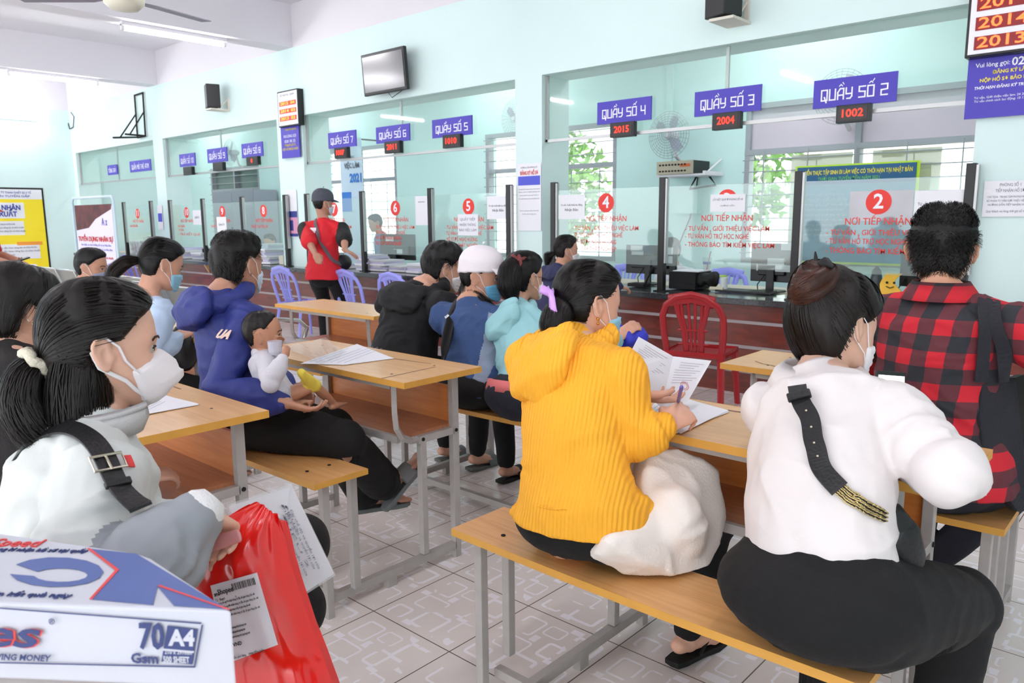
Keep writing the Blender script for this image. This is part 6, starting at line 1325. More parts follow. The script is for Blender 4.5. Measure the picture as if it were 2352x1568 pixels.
# ---- baby
wRb, wLb = at(652, 818, d=2.47), at(640, 805, d=2.60)
M_BABY = fabric('baby_grey_cotton', (.80, .79, .82), .8)
R5, J5, H5 = person(('baby in a pale grey top and yellow shorts sucking on a small clear cup', 'person'),
    dict(hip=tuple(at(632, 905, d=2.58)[:2]), seat=at(632, 938, d=2.58)[2], phi=20, lean=-4, curl=8, s=.40, head=(14, 0, 0), hc=(604, 766, 2.60), rh=wRb, lh=wLb, re=(.4, -.5, -1), ov=dict(knR=at(722, 885, d=2.60), anR=at(765, 925, d=2.72), knL=at(700, 905, d=2.72), anL=at(700, 945, d=2.80))),
    skin=(.74, .53, .42), voxel=.0042, hk=1.68, top=dict(mat=M_BABY, t=.03, amp=.005, name='baby_shirt', vox=.005), legs=dict(mat=fabric('baby_yellow', (.88, .78, .30), .8), len=-.72, hips=.62, hz=.07, t=.0, name='shorts'),
    hair=dict(col=(.14, .11, .10), thick=.004, n=900, spiky=.004, strand=.012, wid=.0008, seed=15, line=.01), hands=dict(R=dict(dir=(-.2, .5, .6), pn=(-1, 0, 0), curl=.9)), feet=dict(R=dict(dir=at(790, 918, d=2.78)-at(765, 930, d=2.72), up=(-.3, 0, 1))))
c5 = at(632, 800, d=2.54); tag(obj('baby_cup', MB().lathe(c5-[0, 0, .02], [(.018, 0), (.022, .01), (.024, .045)], n=16), mat('frosty_cup', (.86, .86, .92), .2, alpha=.65)), 'small frosted clear cup held at the mouth of the baby', 'cup')
# ================================================================== 5 man with the grey mask
R6, J6, H6 = person(('man in a bright blue collared shirt with a grey cloth mask, far left', 'person'),
    dict(hip=(-5.6, 1.9), seat=.40, phi=-10, lean=14, curl=18, lat=-4, s=.97, head=(54, 8, 0), hc=(211, 612, 4.95)), skin=(.74, .55, .45), voxel=.010,
    top=dict(mat=fabric('azure_shirt', (.20, .55, .80), .7), name='shirt', t=.014), legs=dict(mat=M_BLKF), hair=dict(col=(.06, .055, .055), thick=.014, n=700, spiky=.006, strand=.03, wid=.0016, seed=21), mask=dict(mt=fabric('grey_cloth_mask', (.52, .54, .62), .8)))
# he sits on a seat bank of his own row
seat_bank(-5.30, 1.78, 2, 'bank of perforated metal seats under the man with the grey mask')
# ================================================================== 6 man in the red polo
M_POLO = fabric('red_polo', (.84, .10, .16), .75); M_BLKS = fabric('black_sleeve', (.07, .07, .075), .8)
p6 = at(744, 622, y=4.40); wR6, wL6 = at(795, 590, d=7.0), at(722, 590, d=7.0)
R7, J7, H7 = person(('man standing at the counter in a red polo with black sleeves and grey cap', 'person'),
    dict(hip=(p6[0], 4.40), seat=p6[2], stand=True, phi=-36, lean=3, curl=5, s=1.0, head=(42, 6, 0), sw=.185, rh=wR6, lh=at(725, 585, d=7.2), re=(.8, -.5, -.5), le=(-1, -.6, -.3), rf=(p6[0]+.14, 4.38, .085), lf=(p6[0]-.13, 4.46, .085)), skin=(.72, .52, .43), voxel=.009,
    top=dict(mat=M_POLO, t=.022, name='polo_shirt', amp=.006), sleeves='elbow', legs=dict(mat=M_BLKF, t=.012), hair=dict(col=(.07, .06, .06), thick=.008, n=500, spiky=.003, strand=.02, wid=.0016, seed=24, line=.004), mask=dict(mt=fabric('pale_blue_mask', (.80, .88, .94), .7)),
    hands=dict(R=dict(dir=at(822, 600, d=7.0)-wR6, pn=(0, 0, -1), curl=.4)))
recolor(J7['top'], [M_BLKS], lambda p: 1 if min(seg_t(p, J7['shR']+J7['r']*.03, J7['elR'])[1], seg_t(p, J7['shL']-J7['r']*.03, J7['elL'])[1]) < .085 and abs((p-J7['hip'])@J7['r']) > .145 else 0)
cap_hat(R7, J7, H7, fabric('grey_cap', (.30, .31, .35), .8))
strap_on(J7['top'], [J7['neck']-J7['r']*.06, J7['neck']-J7['r']*.04-J7['f']*.12-Z_*.06, J7['hip']+Z_*.30-J7['f']*.16+J7['r']*.04, J7['hip']+Z_*.12-J7['f']*.12+J7['r']*.13, J7['hip']+Z_*.06+J7['r']*.17], .035, fabric('taupe_strap', (.42, .37, .40), .8), 'sling_strap', R7, off=.008)
obj('sling_pouch', MB().ball(J7['hip']+Z_*.08+J7['r']*.18+J7['f']*.06, (.05, .10, .08)), M_LEA, R7, smooth=True)
q = J7['neck']-J7['f']*.14-Z_*.10; t_, n_, _, _ = bvh_of(J7['top']).find_nearest(Vector(q-J7['r']*.05)); obj('shield_logo', MB().slab([np.array(t_)+np.array(n_)*.004+J7['r']*x+Z_*z for x, z in ((-.03, .03), (.03, .03), (.028, -.01), (0, -.035), (-.028, -.01))], np.array(n_)*.002), M_PAPER, R7)
# ================================================================== 7 man in the black hoodie
M_BKH = fabric('black_hoodie', (.075, .075, .085), .85, .1, 150)
R8, J8_, H8 = person(('man in a black hoodie bending over the desk, white mask loop at his ear', 'person'),
    dict(hip=(-2.80, 2.31), seat=.481, phi=-2, lean=18, curl=30, lat=-4, s=.98, head=(24, 14, 0), hc=(1018, 614, 3.72), nk=(970, 660), rh=(-2.35, 2.75, .79), lh=(-2.65, 2.75, .79), sw=.185), skin=(.84, .64, .54), voxel=.0075,
    top=dict(mat=M_BKH, t=.03, amp=.010), hood=dict(mat=M_BKH, k=1.2, drop=.08), legs=dict(mat=M_BLKF), hair=dict(col=(.06, .055, .06), thick=.018, n=1800, spiky=.010, strand=.045, wid=.0012, seed=31, noise_amp=.004), mask=dict(mt=M_LOOP), width=1.05, feet=dict(R=dict(shoe='slide_sandal', mat=mat('grey_rubber', (.42, .44, .44), .7)), L=dict(shoe='slide_sandal', mat=mat('grey_rubber', (.42, .44, .44), .7))))
# ================================================================== 8 woman with the white cap and denim jacket
M_DEN = fabric('denim_blue', (.22, .32, .50), .85, .5, 300); M_DENL = fabric('denim_pale', (.55, .60, .68), .85, .4, 300)
R9, J9, H9 = person(('woman in a white cap, blue mask and denim jacket with very long ponytail', 'person'),
    dict(hip=(-2.30, 2.31), seat=.481, phi=-8, lean=20, curl=16, lat=-9, s=.94, head=(66, 6, -1), hc=(1106, 634, 3.42), nk=(1078, 694), rh=(-1.92, 2.72, .79), lh=(-2.25, 2.72, .79), re=(1, -.4, -.4)), skin=(.78, .58, .48), voxel=.0065,
    top=dict(mat=M_DEN, t=.026, amp=.007, name='denim_jacket', crease=.9), legs=dict(mat=M_BLKF), hair=dict(col=(.06, .05, .052), thick=.011, n=600, strand=.08, tie=(0, -.105, -.01), seed=34), mask=dict(mt=mat('mask_sky', (.42, .70, .85), .7)), feet=dict(R=dict(shoe='slide_sandal', mat=M_DARK), L=dict(shoe='slide_sandal', mat=M_DARK)))
cap_hat(R9, J9, H9, fabric('white_cap', (.92, .89, .91), .8), visor=.098)
dl = lambda px, py, d: at(px, py, d=d)
tail_obj(R9, J9, H9, (.06, .05, .052), [dict(pts=[dl(1068, 672, 3.45), dl(1050, 700, 3.38), dl(1036, 740, 3.30), dl(1024, 785, 3.24), dl(1020, 815, 3.22)], r=[.014, .022, .022, .018, .007], n=400, ref=J9['r'], fray=.4), dict(pts=[dl(1072, 662, 3.46), dl(1080, 688, 3.38), dl(1105, 708, 3.36), dl(1138, 722, 3.34)], r=[.035, .050, .050, .022], n=300, ref=J9['r'])], seed=8)
def den(p):
    q = p-J9['hip']; a = q@J9['r']; return 1 if .07 < a < .125 and .02 < q[2] < .32 and q@J9['f'] < .05 else 0
recolor(J9['top'], [M_DENL], den)
t_, n_, _, _ = bvh_of(J9['top']).find_nearest(Vector(at(1020, 718, d=3.3))); n_ = nv(n_); u_ = nv(Z_-n_*n_[2]); text('embroidery', [('sea', .045, np.array(t_)+n_*.005, {}), ('really', .045, np.array(t_)+n_*.005-Z_*.045, {})], 0, None, nv(np.cross(u_, n_)), u_, M_PAPER, R9)
# ================================================================== 9 woman in the teal hoodie
M_TEAL = fabric('pale_teal_jersey', (.60, .80, .82), .8, .1, 200)
R10, J10_, H10 = person(('woman in a pale teal hoodie with dark hair pinned by a brown clip', 'person'),
    dict(hip=(-2.00, 2.30), seat=.481, phi=-10, lean=20, curl=16, lat=-9, s=.92, head=(18, 2, -2), hc=(1205, 636, 3.40), rh=(-1.78, 2.62, .79), lh=(-1.95, 2.72, .79), rf=(-1.97, 2.55, .085), lf=(-2.12, 2.62, .085)), skin=(.80, .60, .50), voxel=.0065,
    top=dict(mat=M_TEAL, t=.009, amp=.007, crease=1.2), hood=dict(mat=M_TEAL, k=1.0, drop=.12), legs=dict(mat=M_JEAN, hips=1.05, t=.004), hair=dict(col=(.055, .05, .052), thick=.015, n=900, tie=(0, -.10, .05), strand=.08, seed=41), mask=dict(mt=M_LOOP),
    feet=dict(R=dict(shoe='slide_sandal', mat=M_DARK), L=dict(shoe='slide_sandal', mat=M_DARK, strap=mat('red_insole', (.80, .06, .10), .6))))
tail_obj(R10, J10_, H10, (.055, .05, .052), [dict(pts=[dl(1185, 598, 3.38), dl(1172, 620, 3.30), dl(1168, 655, 3.28), dl(1176, 690, 3.28)], r=[.03, .05, .05, .02], n=400, ref=J10_['r'])], seed=9)
claw([dl(1178, 588, 3.33), dl(1192, 598, 3.30), dl(1208, 592, 3.33)], .010, mat('brown_clip', (.45, .15, .15), .3), 'hair_clip', R10); claw([dl(1192, 588, 3.31), dl(1196, 604, 3.29), dl(1190, 618, 3.29)], .008, mat('brown_clip', (.45, .15, .15), .3), 'hair_clip', R10)
glasses(R10, H10, (.7, .6, .45))
def pinkhem(g, J): pass
hm = MB(); hc = J10_['hip']; hm.tube([hc+Z_*.01-J10_['f']*.01, hc+Z_*.055], [(.195*.92, .160*.92), (.188*.92, .150*.92)], n=26, ref=J10_['f'], round_ends=False); obj('pink_undershirt_hem', hm, fabric('coral_hem', (.90, .48, .48), .8), R10, smooth=True)
# ================================================================== 10 woman in navy at the counter
R11, J11, H11 = person(('woman in a navy hooded jacket sitting at the counter, low ponytail', 'person'),
    dict(hip=(-3.56, 4.29), seat=.42, lean=17, curl=15, lat=-1, s=.92, head=(36, 2, 0), hc=(1301, 574, 5.74), rh=(-3.3, 4.95, .74), lh=(-3.6, 4.95, .74)), skin=(.80, .60, .50), voxel=.010, top=dict(mat=fabric('navy_jacket', (.17, .18, .32), .8), t=.022, amp=.010), hood=dict(mat=fabric('navy_jacket', (.17, .18, .32), .8), drop=.06), legs=dict(mat=M_BLKF),
    hair=dict(col=(.13, .10, .09), thick=.013, n=500, tie=(-.01, -.10, -.03), strand=.08, wid=.0016, seed=44), mask=dict(mt=M_LOOP))
tail_obj(R11, J11, H11, (.13, .10, .09), [dict(pts=[H11.w((-.02, -.10, -.03)), H11.w((-.045, -.14, -.05)), H11.w((-.05, -.145, -.12))], r=[.015, .035, .018], n=150, ref=J11['hf'], fray=.6)])
r_ = thing('plastic_stool', 'low stool hidden under the woman in navy at the counter', 'stool', (-3.56, 4.29, 0)); stool(r_, (-3.56, 4.27), .42)
# ================================================================== 11 woman in yellow
def ribbed(name, col):
    m = mat(name, col, .8, var=.04, vscale=6, bump=.1, bscale=120); nt = m.node_tree; b = nt.nodes['Principled BSDF']; tc = nt.nodes.new('ShaderNodeTexCoord'); w = nt.nodes.new('ShaderNodeTexWave'); w.inputs['Scale'].default_value = 62; w.inputs['Distortion'].default_value = .6; w.inputs['Detail'].default_value = 0; w.bands_direction = 'DIAGONAL'
    mp = nt.nodes.new('ShaderNodeMapping'); mp.inputs['Scale'].default_value = (1, .35, .03); nt.links.new(tc.outputs['Object'], mp.inputs[0]); nt.links.new(mp.outputs[0], w.inputs['Vector']); bp_ = nt.nodes.new('ShaderNodeBump'); bp_.inputs['Strength'].default_value = .55; bp_.inputs['Distance'].default_value = .004; nt.links.new(w.outputs[0], bp_.inputs['Height']); nt.links.new(bp_.outputs[0], b.inputs['Normal']); return m
M_YJ = ribbed('ribbed_yellow_knit', (.985, .70, .17))
wR11, wL11 = at(1535, 972, z=.795), at(1462, 905, d=1.97)
def ytail(g, J):
    f, r = J['f'], J['r']; h = J['hip']; g.tube([h+r*.13+Z_*.05+f*.02, h+r*.16+Z_*.0+f*.08, h+r*.165-Z_*.02+f*.15], [(.03, .055), (.018, .055), (.010, .045)], n=12, ref=Z_)
R12, J12, H12 = person(('woman in a mustard yellow ribbed hoodie writing at the desk, lilac hair claw', 'person'),
    dict(hip=(-1.06, 1.405), seat=.481, phi=3.7, lean=5.7, curl=24.6, lat=-11, s=.94, head=(20, 10, -6), hc=(1352, 698, 2.05), nk=(1318, 778), rh=wR11, lh=wL11, re=(.75, -.35, -.8), le=(-.6, 0, -1), rf=(-1.02, 1.87, .085), lf=(-1.22, 2.25, .085), ov=dict(knR=at(1640, 1195, d=2.22), elR=at(1455, 1003, d=1.86))),
    skin=(.87, .67, .57), voxel=.0048, top=dict(mat=M_YJ, t=.020, hipw=.018, lo=.008, amp=.0075, sc=6, crease=.8, vox=.006, add=ytail), hood=dict(mat=M_YJ, k=1.12, drop=.13), legs=dict(mat=M_BLKF, hips=.90, hz=.088), hair=dict(col=(.095, .078, .07), thick=.013, n=2600, tie=(-.005, -.105, -.035), strand=.10, wid=.0009, seed=51), mask=dict(),
    hands=dict(R=dict(dir=at(1580, 940, z=.815)-wR11, pn=(-.6, .2, -.9), curl=.75, thumb=.8), L=dict(dir=at(1530, 925, d=2.02)-wL11, pn=(-.1, -.2, 1), curl=.45, thumb=.6)), feet=dict(R=dict(dir=(.12, 1, -.05), shoe='flip_flop', mat=M_DARK), L=dict(shoe='flip_flop', mat=M_DARK)))
tail_obj(R12, J12, H12, (.095, .078, .07), [dict(pts=[H12.w((.026, -.086, -.03)), H12.w((.034, -.116, -.04)), H12.w((.034, -.122, -.072)), H12.w((.032, -.095, -.100))], r=[(.03, .03), (.042, .036), (.045, .036), (.02, .018)], n=600, ref=J12['hf'], fray=.2)], seed=12, wid=.0009)
M_LIL = mat('lilac_plastic', (.78, .58, .88), .3, coat=.3); hq = H12.w
g = MB()
cl_ = [hq((-0.004, -.135, .022)), hq((0.011, -.137, .016)), hq((0.033, -.140, .008)), hq((0.051, -.145, -.010)), hq((0.059, -.145, -.032)), hq((0.059, -.136, -.050))]
g.tube(cl_, [(.004, .014), (.004, .010), (.004, .013), (.004, .017), (.004, .017), (.003, .012)], n=8, ref=J12['hr']+J12['hu']); g.tube([hq((-0.008, -.115, .020)), hq((0.028, -.132, .010)), hq((-0.008, -.150, .024))], [(.004, .012), (.006, .01), (.004, .012)], n=8, ref=J12['hu'])
for i in range(4): g.tube([cl_[5]+J12['hr']*(-.010+.007*i)*.9, cl_[5]+J12['hr']*(-.010+.007*i)*.9-J12['hu']*.012+J12['hf']*.008], .0022, n=5)
obj('hair_claw', g, M_LIL, R12, smooth=True)
g = MB(); e0 = hq((.079, -.012, -.043)); g.ball(e0, .0045).ball(e0-Z_*.012, .004).tube([e0, e0-Z_*.012], .001, n=5); obj('earring', g, mat('gold', (.85, .62, .3), .25, 1), R12, smooth=True)
strap_on(J12['top'], [at(1206, 1150, d=1.72), at(1260, 1166, d=1.70), at(1340, 1178, d=1.72), at(1420, 1182, d=1.78), at(1490, 1172, d=1.85)], .0035, M_YJ, 'hem_seam', R12, off=.0015, th=.002)
# pen, booklet, tote bag
p0, p1 = at(1556, 930, z=.815), at(1566, 886, z=.905)
pen = thing('ballpoint_pen', 'purple and white ballpoint pen in the writing hand of the woman in yellow', 'pen', p0); dpen = p1-p0
obj('barrel', MB().tube([p0, p0+dpen*.75], [.0028, .0042], n=10), mat('pen_white', (.85, .84, .92), .3), pen, smooth=True); obj('grip', MB().tube([p0+dpen*.22, p0+dpen*.95], .0046, n=10), mat('pen_violet', (.40, .34, .66), .35), pen, smooth=True)
A_, B_, C_, D_ = at(1467, 773, d=2.10), at(1546, 818, d=2.16), at(1520, 935, d=2.06), at(1425, 855, d=1.98); E_, F_ = at(1634, 828, d=2.20), at(1576, 928, d=2.08)
bk = thing('open_booklet', 'open white insurance booklet with red round stamps held by the woman in yellow', 'booklet', C_)
def page(a, b, c, d_, nm):
    n = nv(np.cross(b-a, d_-a)); n = n if n@FW < 0 else -n
    obj(nm, MB().slab([a, b, c, d_], -n*.0012), M_PAPER, bk); return n
n1 = page(A_, B_, C_, D_, 'page'); n2 = page(B_, E_, F_, C_, 'page')
def onp(a, b, c, d_, u, v): return a*(1-u)*(1-v)+b*u*(1-v)+c*u*v+d_*(1-u)*v
M_STAMP = mat('stamp_red', (.90, .50, .52), .6)
for (q4, n_, items) in (((A_, B_, C_, D_), n1, ((.5, .80),)), ((B_, E_, F_, C_), n2, ((.58, .60), ))):
    g = MB()
    for i in range(9): 
        v = .12+.052*i; a, b = onp(*q4, .12+.1*(i < 3), v)+n_*.003, onp(*q4, .85-.1*(i % 3), v)+n_*.003; w_ = nv(q4[3]-q4[0])*.0007; g.quad(a-w_, b-w_, b+w_, a+w_)
    obj('printing', g, mat('print_mauve', (.66, .60, .66), .6), bk)
    for (u, v) in items:
        c = onp(*q4, u, v)+n_*.003; ux = nv(q4[1]-q4[0]); uy = nv(np.cross(n_, ux)); obj('stamp', MB().tube([c+(ux*math.cos(a)+uy*math.sin(a))*.0125 for a in np.linspace(0, 2*np.pi, 24, endpoint=False)], .0008, n=4, closed=True).tube([c+(ux*math.cos(a)+uy*math.sin(a))*.008 for a in np.linspace(0, 2*np.pi, 20, endpoint=False)], .0006, n=4, closed=True), M_STAMP, bk)
g = MB(); 
T_ = [(1470, 1040, 1.92), (1545, 1035, 1.95), (1640, 1085, 1.97), (1655, 1180, 1.93), (1640, 1260, 1.86), (1605, 1325, 1.80), (1555, 1335, 1.76), (1480, 1310, 1.71), (1385, 1262, 1.66), (1380, 1235, 1.68), (1465, 1215, 1.74)]
poly = [at(x, y, d=d) for x, y, d in T_]; tcn = sum(poly)/len(poly); nrm_ = nv(np.cross(poly[2]-poly[8], poly[5]-poly[0])); nrm_ = nrm_ if nrm_@FW > 0 else -nrm_
for a, b in zip(poly, poly[1:]+poly[:1]): g.slab([tcn-nrm_*.012, a, b], nrm_*.075) if False else None
g.slab([p-nrm_*.030 for p in poly], nrm_*.095); g.ball(tcn, (.10, .08, .10))
def tf(V):
    V = V.copy(); V[:, 2] = np.maximum(V[:, 2], .484); return V
tote = remeshed('tote_bag', g, .007, fabric('cream_canvas', (.96, .93, .90), .85, .2, 160), None, smooth=22, disp=fold_noise(.006, 8, 20, seed=6, floor=tf, crease=1.0), sm_fac=.7); tag(tote, 'soft cream canvas tote bag lying on the bench beside the woman in yellow', 'bag')
# ================================================================== 12 woman in the white blouse
M_BLO = fabric('white_blouse', (.89, .865, .86), .6, .05, 90, var=.01)
elR12 = at(2185, 1085, z=.83); wR12 = at(2030, 985, d=1.95)
R13, J13, H13 = person(('woman in a loose white blouse and black skirt-like trousers, auburn hair bun', 'person'),
    dict(hip=(-.485, 1.405), seat=.481, phi=10, lean=14, curl=25, lat=-12, s=.98, head=(18, 16, -10), hc=(1922, 750, 1.76), nk=(1885, 862), rh=wR12, lh=at(1960, 960, d=2.0), le=(-.1, -.4, -1), ov=dict(shL=at(1778, 942, d=1.77), elR=elR12, wrR=wR12, knR=at(2205, 1385, d=1.68), anR=at(2150, 1720, d=1.76), anL=at(1880, 1720, d=1.75))),
    skin=(.86, .69, .60), voxel=.005, top=dict(mat=M_BLO, t=.021, amp=.009, sc=6, crease=1.0, vox=.006, name='blouse', tuck=1), legs=dict(mat=M_BLKF, hips=1.06, t=.020, waist=.035, rise=.25, hz=.10), hair=dict(col=(.12, .08, .062), thick=.018, n=2600, tie=(-.015, -.085, .085), strand=.11, wid=.0010, seed=61, back_thick=.012, line=-.008), mask=dict(mt=M_LOOP), width=.98)
hb = H13.w; AUB = (.26, .13, .085)
R13h = [o for o in R13.children if o.name.startswith('hair')][0]
cB = hb((.010, -.098, .078)); ax_ = nv(-J13['hf']*.8+J13['hu']*.6); ux = nv(np.cross(ax_, J13['hr'])); uy = np.cross(ax_, ux)
g = MB(); rg = np.random.default_rng(5); pa = []
for k, (rad, tb_, dz) in enumerate(((.036, .025, .010), (.018, .023, .020), (.050, .016, -.004))):
    pts = [cB+(ux*math.cos(a)+uy*math.sin(a)*.85)*rad+ax_*(dz+.006*math.sin(2*a+k)) for a in np.linspace(0, 2*np.pi, 22, endpoint=False)]; g.tube(pts, tb_, n=10, closed=True)
    for i in range(330):
        a0 = rg.uniform(0, 2*np.pi); ph_ = rg.uniform(0, 2*np.pi); aa = a0+np.linspace(0, 2.4, 12); pp = ph_+np.linspace(0, rg.uniform(-.8, .8), 12); R__ = rad+np.cos(pp)*tb_*1.04; pa.append(cB+(ux*np.cos(aa)[:, None]+uy*np.sin(aa)[:, None]*.85)*R__[:, None]+ax_*(dz+.006*np.sin(2*aa+k)+np.sin(pp)*tb_*1.04)[:, None])
obj('bun', g, hair_mat(AUB), R13h, smooth=True); g = MB(); ribbons(g, np.array(pa), .0010, .0004, cB); obj('hair_strands', g, hair_mat((.34, .18, .12)), R13h)
g = MB(); g.tube([cB+J13['hu']*.03+ax_*.01, cB+J13['hu']*.055-J13['hr']*.002, cB+J13['hu']*.075-J13['hr']*.008], [.010, .006, .002], n=7).tube([cB+J13['hu']*.035, cB+J13['hu']*.045+J13['hr']*.03, cB+J13['hu']*.035+J13['hr']*.05], [.012, .014, .005], n=7); obj('hair_tie', g, M_DARK, R13h, smooth=True)
g = MB(); pa = []
for i in range(60):
    a = hb((.01+.05*rg.random(), -.10+.02*rg.random(), .08)); b = hb((.06+.02*rg.random(), -.02-.06*rg.random(), .02+.05*rg.random())); m__ = (a+b)/2+J13['hu']*.012; pa.append(np.array([a, (a+m__)/2, m__, (m__+b)/2, b]))
ribbons(g, np.array(pa), .0012, .0004, J13['head']); obj('hair_strands', g, hair_mat((.24, .14, .10)), R13h)
# collar
nb, u1, f1, r1 = J13['neck'], J13['up'], J13['f'], J13['r']; G = []
for t in np.linspace(-2.6, 2.6, 30):
    dv = -f1*math.cos(t)+r1*math.sin(t); b0 = nb+u1*.028+dv*.070; G.append([nb-u1*.01+dv*.080, nb+u1*.03+dv*.075, b0+u1*.012+dv*.010, b0-u1*.012+dv*.030, nb-u1*.030+dv*.112])
obj('collar', MB().grid(G), M_BLO, R13, smooth=True, thick=.003)
bl = J13['top']
st, Q, N_ = strap_on(bl, [at(1828, 868, d=1.55), at(1818, 910, d=1.45), at(1850, 985, d=1.42), at(1882, 1060, d=1.40), at(1930, 1120, d=1.38)], .036, M_LEA, 'bag_strap', R13, off=.010, th=.004, n=36)
obj('strap_keeper', MB().box(Q[3]+nv(N_[3])*.006, (.046, .020, .012), np.stack([nv(np.cross(N_[3], Q[4]-Q[2])), nv(Q[4]-Q[2]), nv(N_[3])], 1)), M_LEA, st, bevel=.003)
for i in (8, 13, 18, 23): obj('rivet', MB().ball(Q[i]+nv(N_[i])*.005, .0028), M_SIL, st)
M_GOLD = mat('pale_gold', (.80, .72, .50), .25, 1)
g1, g2 = MB(), MB()
for row in (-1, 0, 1):
    ptsw = [at(1926+row*6, 1112-row*9, d=1.38), at(1955+row*6, 1142-row*10, d=1.38), at(1990+row*5, 1165-row*11, d=1.38), at(2030+row*4, 1188-row*9, d=1.39)]
    tb = bvh_of(bl); P = np.array(ptsw); ts = np.linspace(0, 3, 30); C_ = np.stack([np.interp(ts, range(4), P[:, i]) for i in range(3)], 1)
    for i in range(29):
        h, nn, _, _ = tb.find_nearest(Vector(C_[i])); h2, _, _, _ = tb.find_nearest(Vector(C_[i+1])); nn = nv(nn); q = np.array(h)+nn*.008; t = nv(np.array(h2)-np.array(h)); sd = nv(np.cross(nn, t)); a_ = sd if i % 2 else nn
        g1.tube([q+(t*math.cos(a)*.0065+a_*math.sin(a)*.004) for a in np.linspace(0, 2*np.pi, 10, endpoint=False)], .0012, n=5, closed=True); g2.ball(q, (.0035, .0035, .0035), n=6, m=5)
obj('chain', g1, M_GOLD, st, smooth=True); obj('leather_lacing', g2, M_LEA, st)
bg_ = thing('crossbody_bag', 'small black leather crossbody bag at the hip of the woman in the white blouse', 'bag', at(2060, 1240, d=1.46)); g = MB()
a, b = at(2040, 1180, d=1.44), at(2068, 1275, d=1.46); dd = nv(b-a); side_ = nv(np.cross(dd, FW)); g.tube([a, a+(b-a)*.3, a+(b-a)*.7, b], [(.030, .020), (.040, .026), (.046, .030), (.042, .026)], n=20, ref=FW)
obj('body', g, M_LEA, bg_, smooth=True); obj('flap', MB().tube([a+(b-a)*.5, b+dd*.012], [(.048, .032), (.046, .030)], n=20, ref=FW), M_LEA, bg_, smooth=True); obj('ring', MB().tube([a-dd*.02+side_*math.cos(t)*.012+dd*math.sin(t)*.012 for t in np.linspace(0, 2*np.pi, 14, endpoint=False)], .002, n=6, closed=True), M_SIL, bg_)
ph_ = thing('smartphone', 'dark smartphone with white screen held before the woman in the white blouse', 'phone', at(2045, 885, d=1.92)); q0, q1, q2, q3 = at(2014, 850, d=1.92), at(2082, 855, d=1.96), at(2079, 955, d=1.92), at(2009, 948, d=1.88)
n_ = nv(np.cross(q1-q0, q3-q0)); n_ = n_ if n_@FW < 0 else -n_; obj('body', MB().slab([q0, q1, q2, q3], -n_*.008), M_MON, ph_, bevel=.002)
ins = lambda u, v: onp(q0, q1, q2, q3, u, v)+n_*.0004; obj('screen', MB().quad(ins(.06, .10), ins(.94, .10), ins(.94, .97), ins(.06, .97)), mat('phone_screen', (.92, .93, .95), .3, emit=.8), ph_)
# ================================================================== 13 man in the plaid shirt
def plaid_mat():
    m = bpy.data.materials.new('red_black_check'); m.use_nodes = True; nt = m.node_tree; b = nt.nodes['Principled BSDF']; L = nt.links.new; b.inputs['Roughness'].default_value = .85
    tc = nt.nodes.new('ShaderNodeTexCoord'); s = nt.nodes.new('ShaderNodeSeparateXYZ'); L(tc.outputs['Object'], s.inputs[0])
    def ma(op, a, c=None):
        n = nt.nodes.new('ShaderNodeMath'); n.operation = op
        for i, q in enumerate((a, c)):
            if q is None: continue
            if hasattr(q, 'links'): L(q, n.inputs[i])
            else: n.inputs[i].default_value = q
        return n.outputs[0]
    P_ = .083; fx = ma('LESS_THAN', ma('FRACT', ma('MULTIPLY', ma('ADD', ma('ADD', ma('MULTIPLY', s.outputs[0], .985), ma('MULTIPLY', s.outputs[1], -.17)), 50.012), 1/P_)), .5)
    fz = ma('LESS_THAN', ma('FRACT', ma('MULTIPLY', ma('ADD', s.outputs[2], 10.0), 1/.084)), .5)
    t = ma('MULTIPLY', ma('ADD', fx, fz), .5); r = nt.nodes.new('ShaderNodeValToRGB'); r.color_ramp.interpolation = 'CONSTANT'; e = r.color_ramp.elements
    e[0].position = 0; e[0].color = (*lin((.76, .11, .17)), 1); e[1].position = .75; e[1].color = (*lin((.15, .16, .18)), 1); x = e.new(.25); x.color = (*lin((.37, .16, .19)), 1)
    L(t, r.inputs[0]); L(r.outputs[0], b.inputs['Base Color']); return m
M_PLD = plaid_mat()
R14, J14, H14 = person(('short-haired man in a red and black checked shirt, seen from behind', 'person'),
    dict(hip=(-.51, 2.34), seat=.481, phi=2, lean=6, curl=10, lat=-7, s=.99, head=(-12, 4, 1), hc=(2163, 573, 2.22), nk=(2160, 676), sw=.19, rh=(-.10, 2.72, .80), lh=(-.62, 2.74, .80), re=(1, -.35, -.5), le=(-1, -.3, -.6), ov=dict(anR=at(2130, 1300, d=2.75), anL=at(2105, 1290, d=2.85))), skin=(.84, .62, .50), voxel=.0058,
    top=dict(mat=M_PLD, t=.026, amp=.007, name='checked_shirt', crease=.8), sleeves='elbow', legs=dict(mat=M_JEAN, t=.015), hair=dict(col=(.085, .078, .07), thick=.012, n=5200, spiky=.020, strand=.024, wid=.0011, seed=71, noise_amp=.002, top_add=.006), mask=dict(mt=M_LOOP), width=1.05, eout=.62, feet=dict(R=dict(shoe='slide_sandal', mat=M_DARK, strap=mat('tan_strap', (.72, .62, .52), .6))))
nb, u1, f1, r1 = J14['neck'], J14['up'], J14['f'], J14['r']; G = []
for t in np.linspace(-2.7, 2.7, 30):
    dv = -f1*math.cos(t)+r1*math.sin(t); G.append([nb-u1*.01+dv*.074, nb+u1*.035+dv*.068, nb+u1*.040+dv*.074, nb+u1*.012+dv*.092, nb-u1*.012+dv*.108])
obj('collar', MB().grid(G), M_PLD, R14, smooth=True, thick=.003)
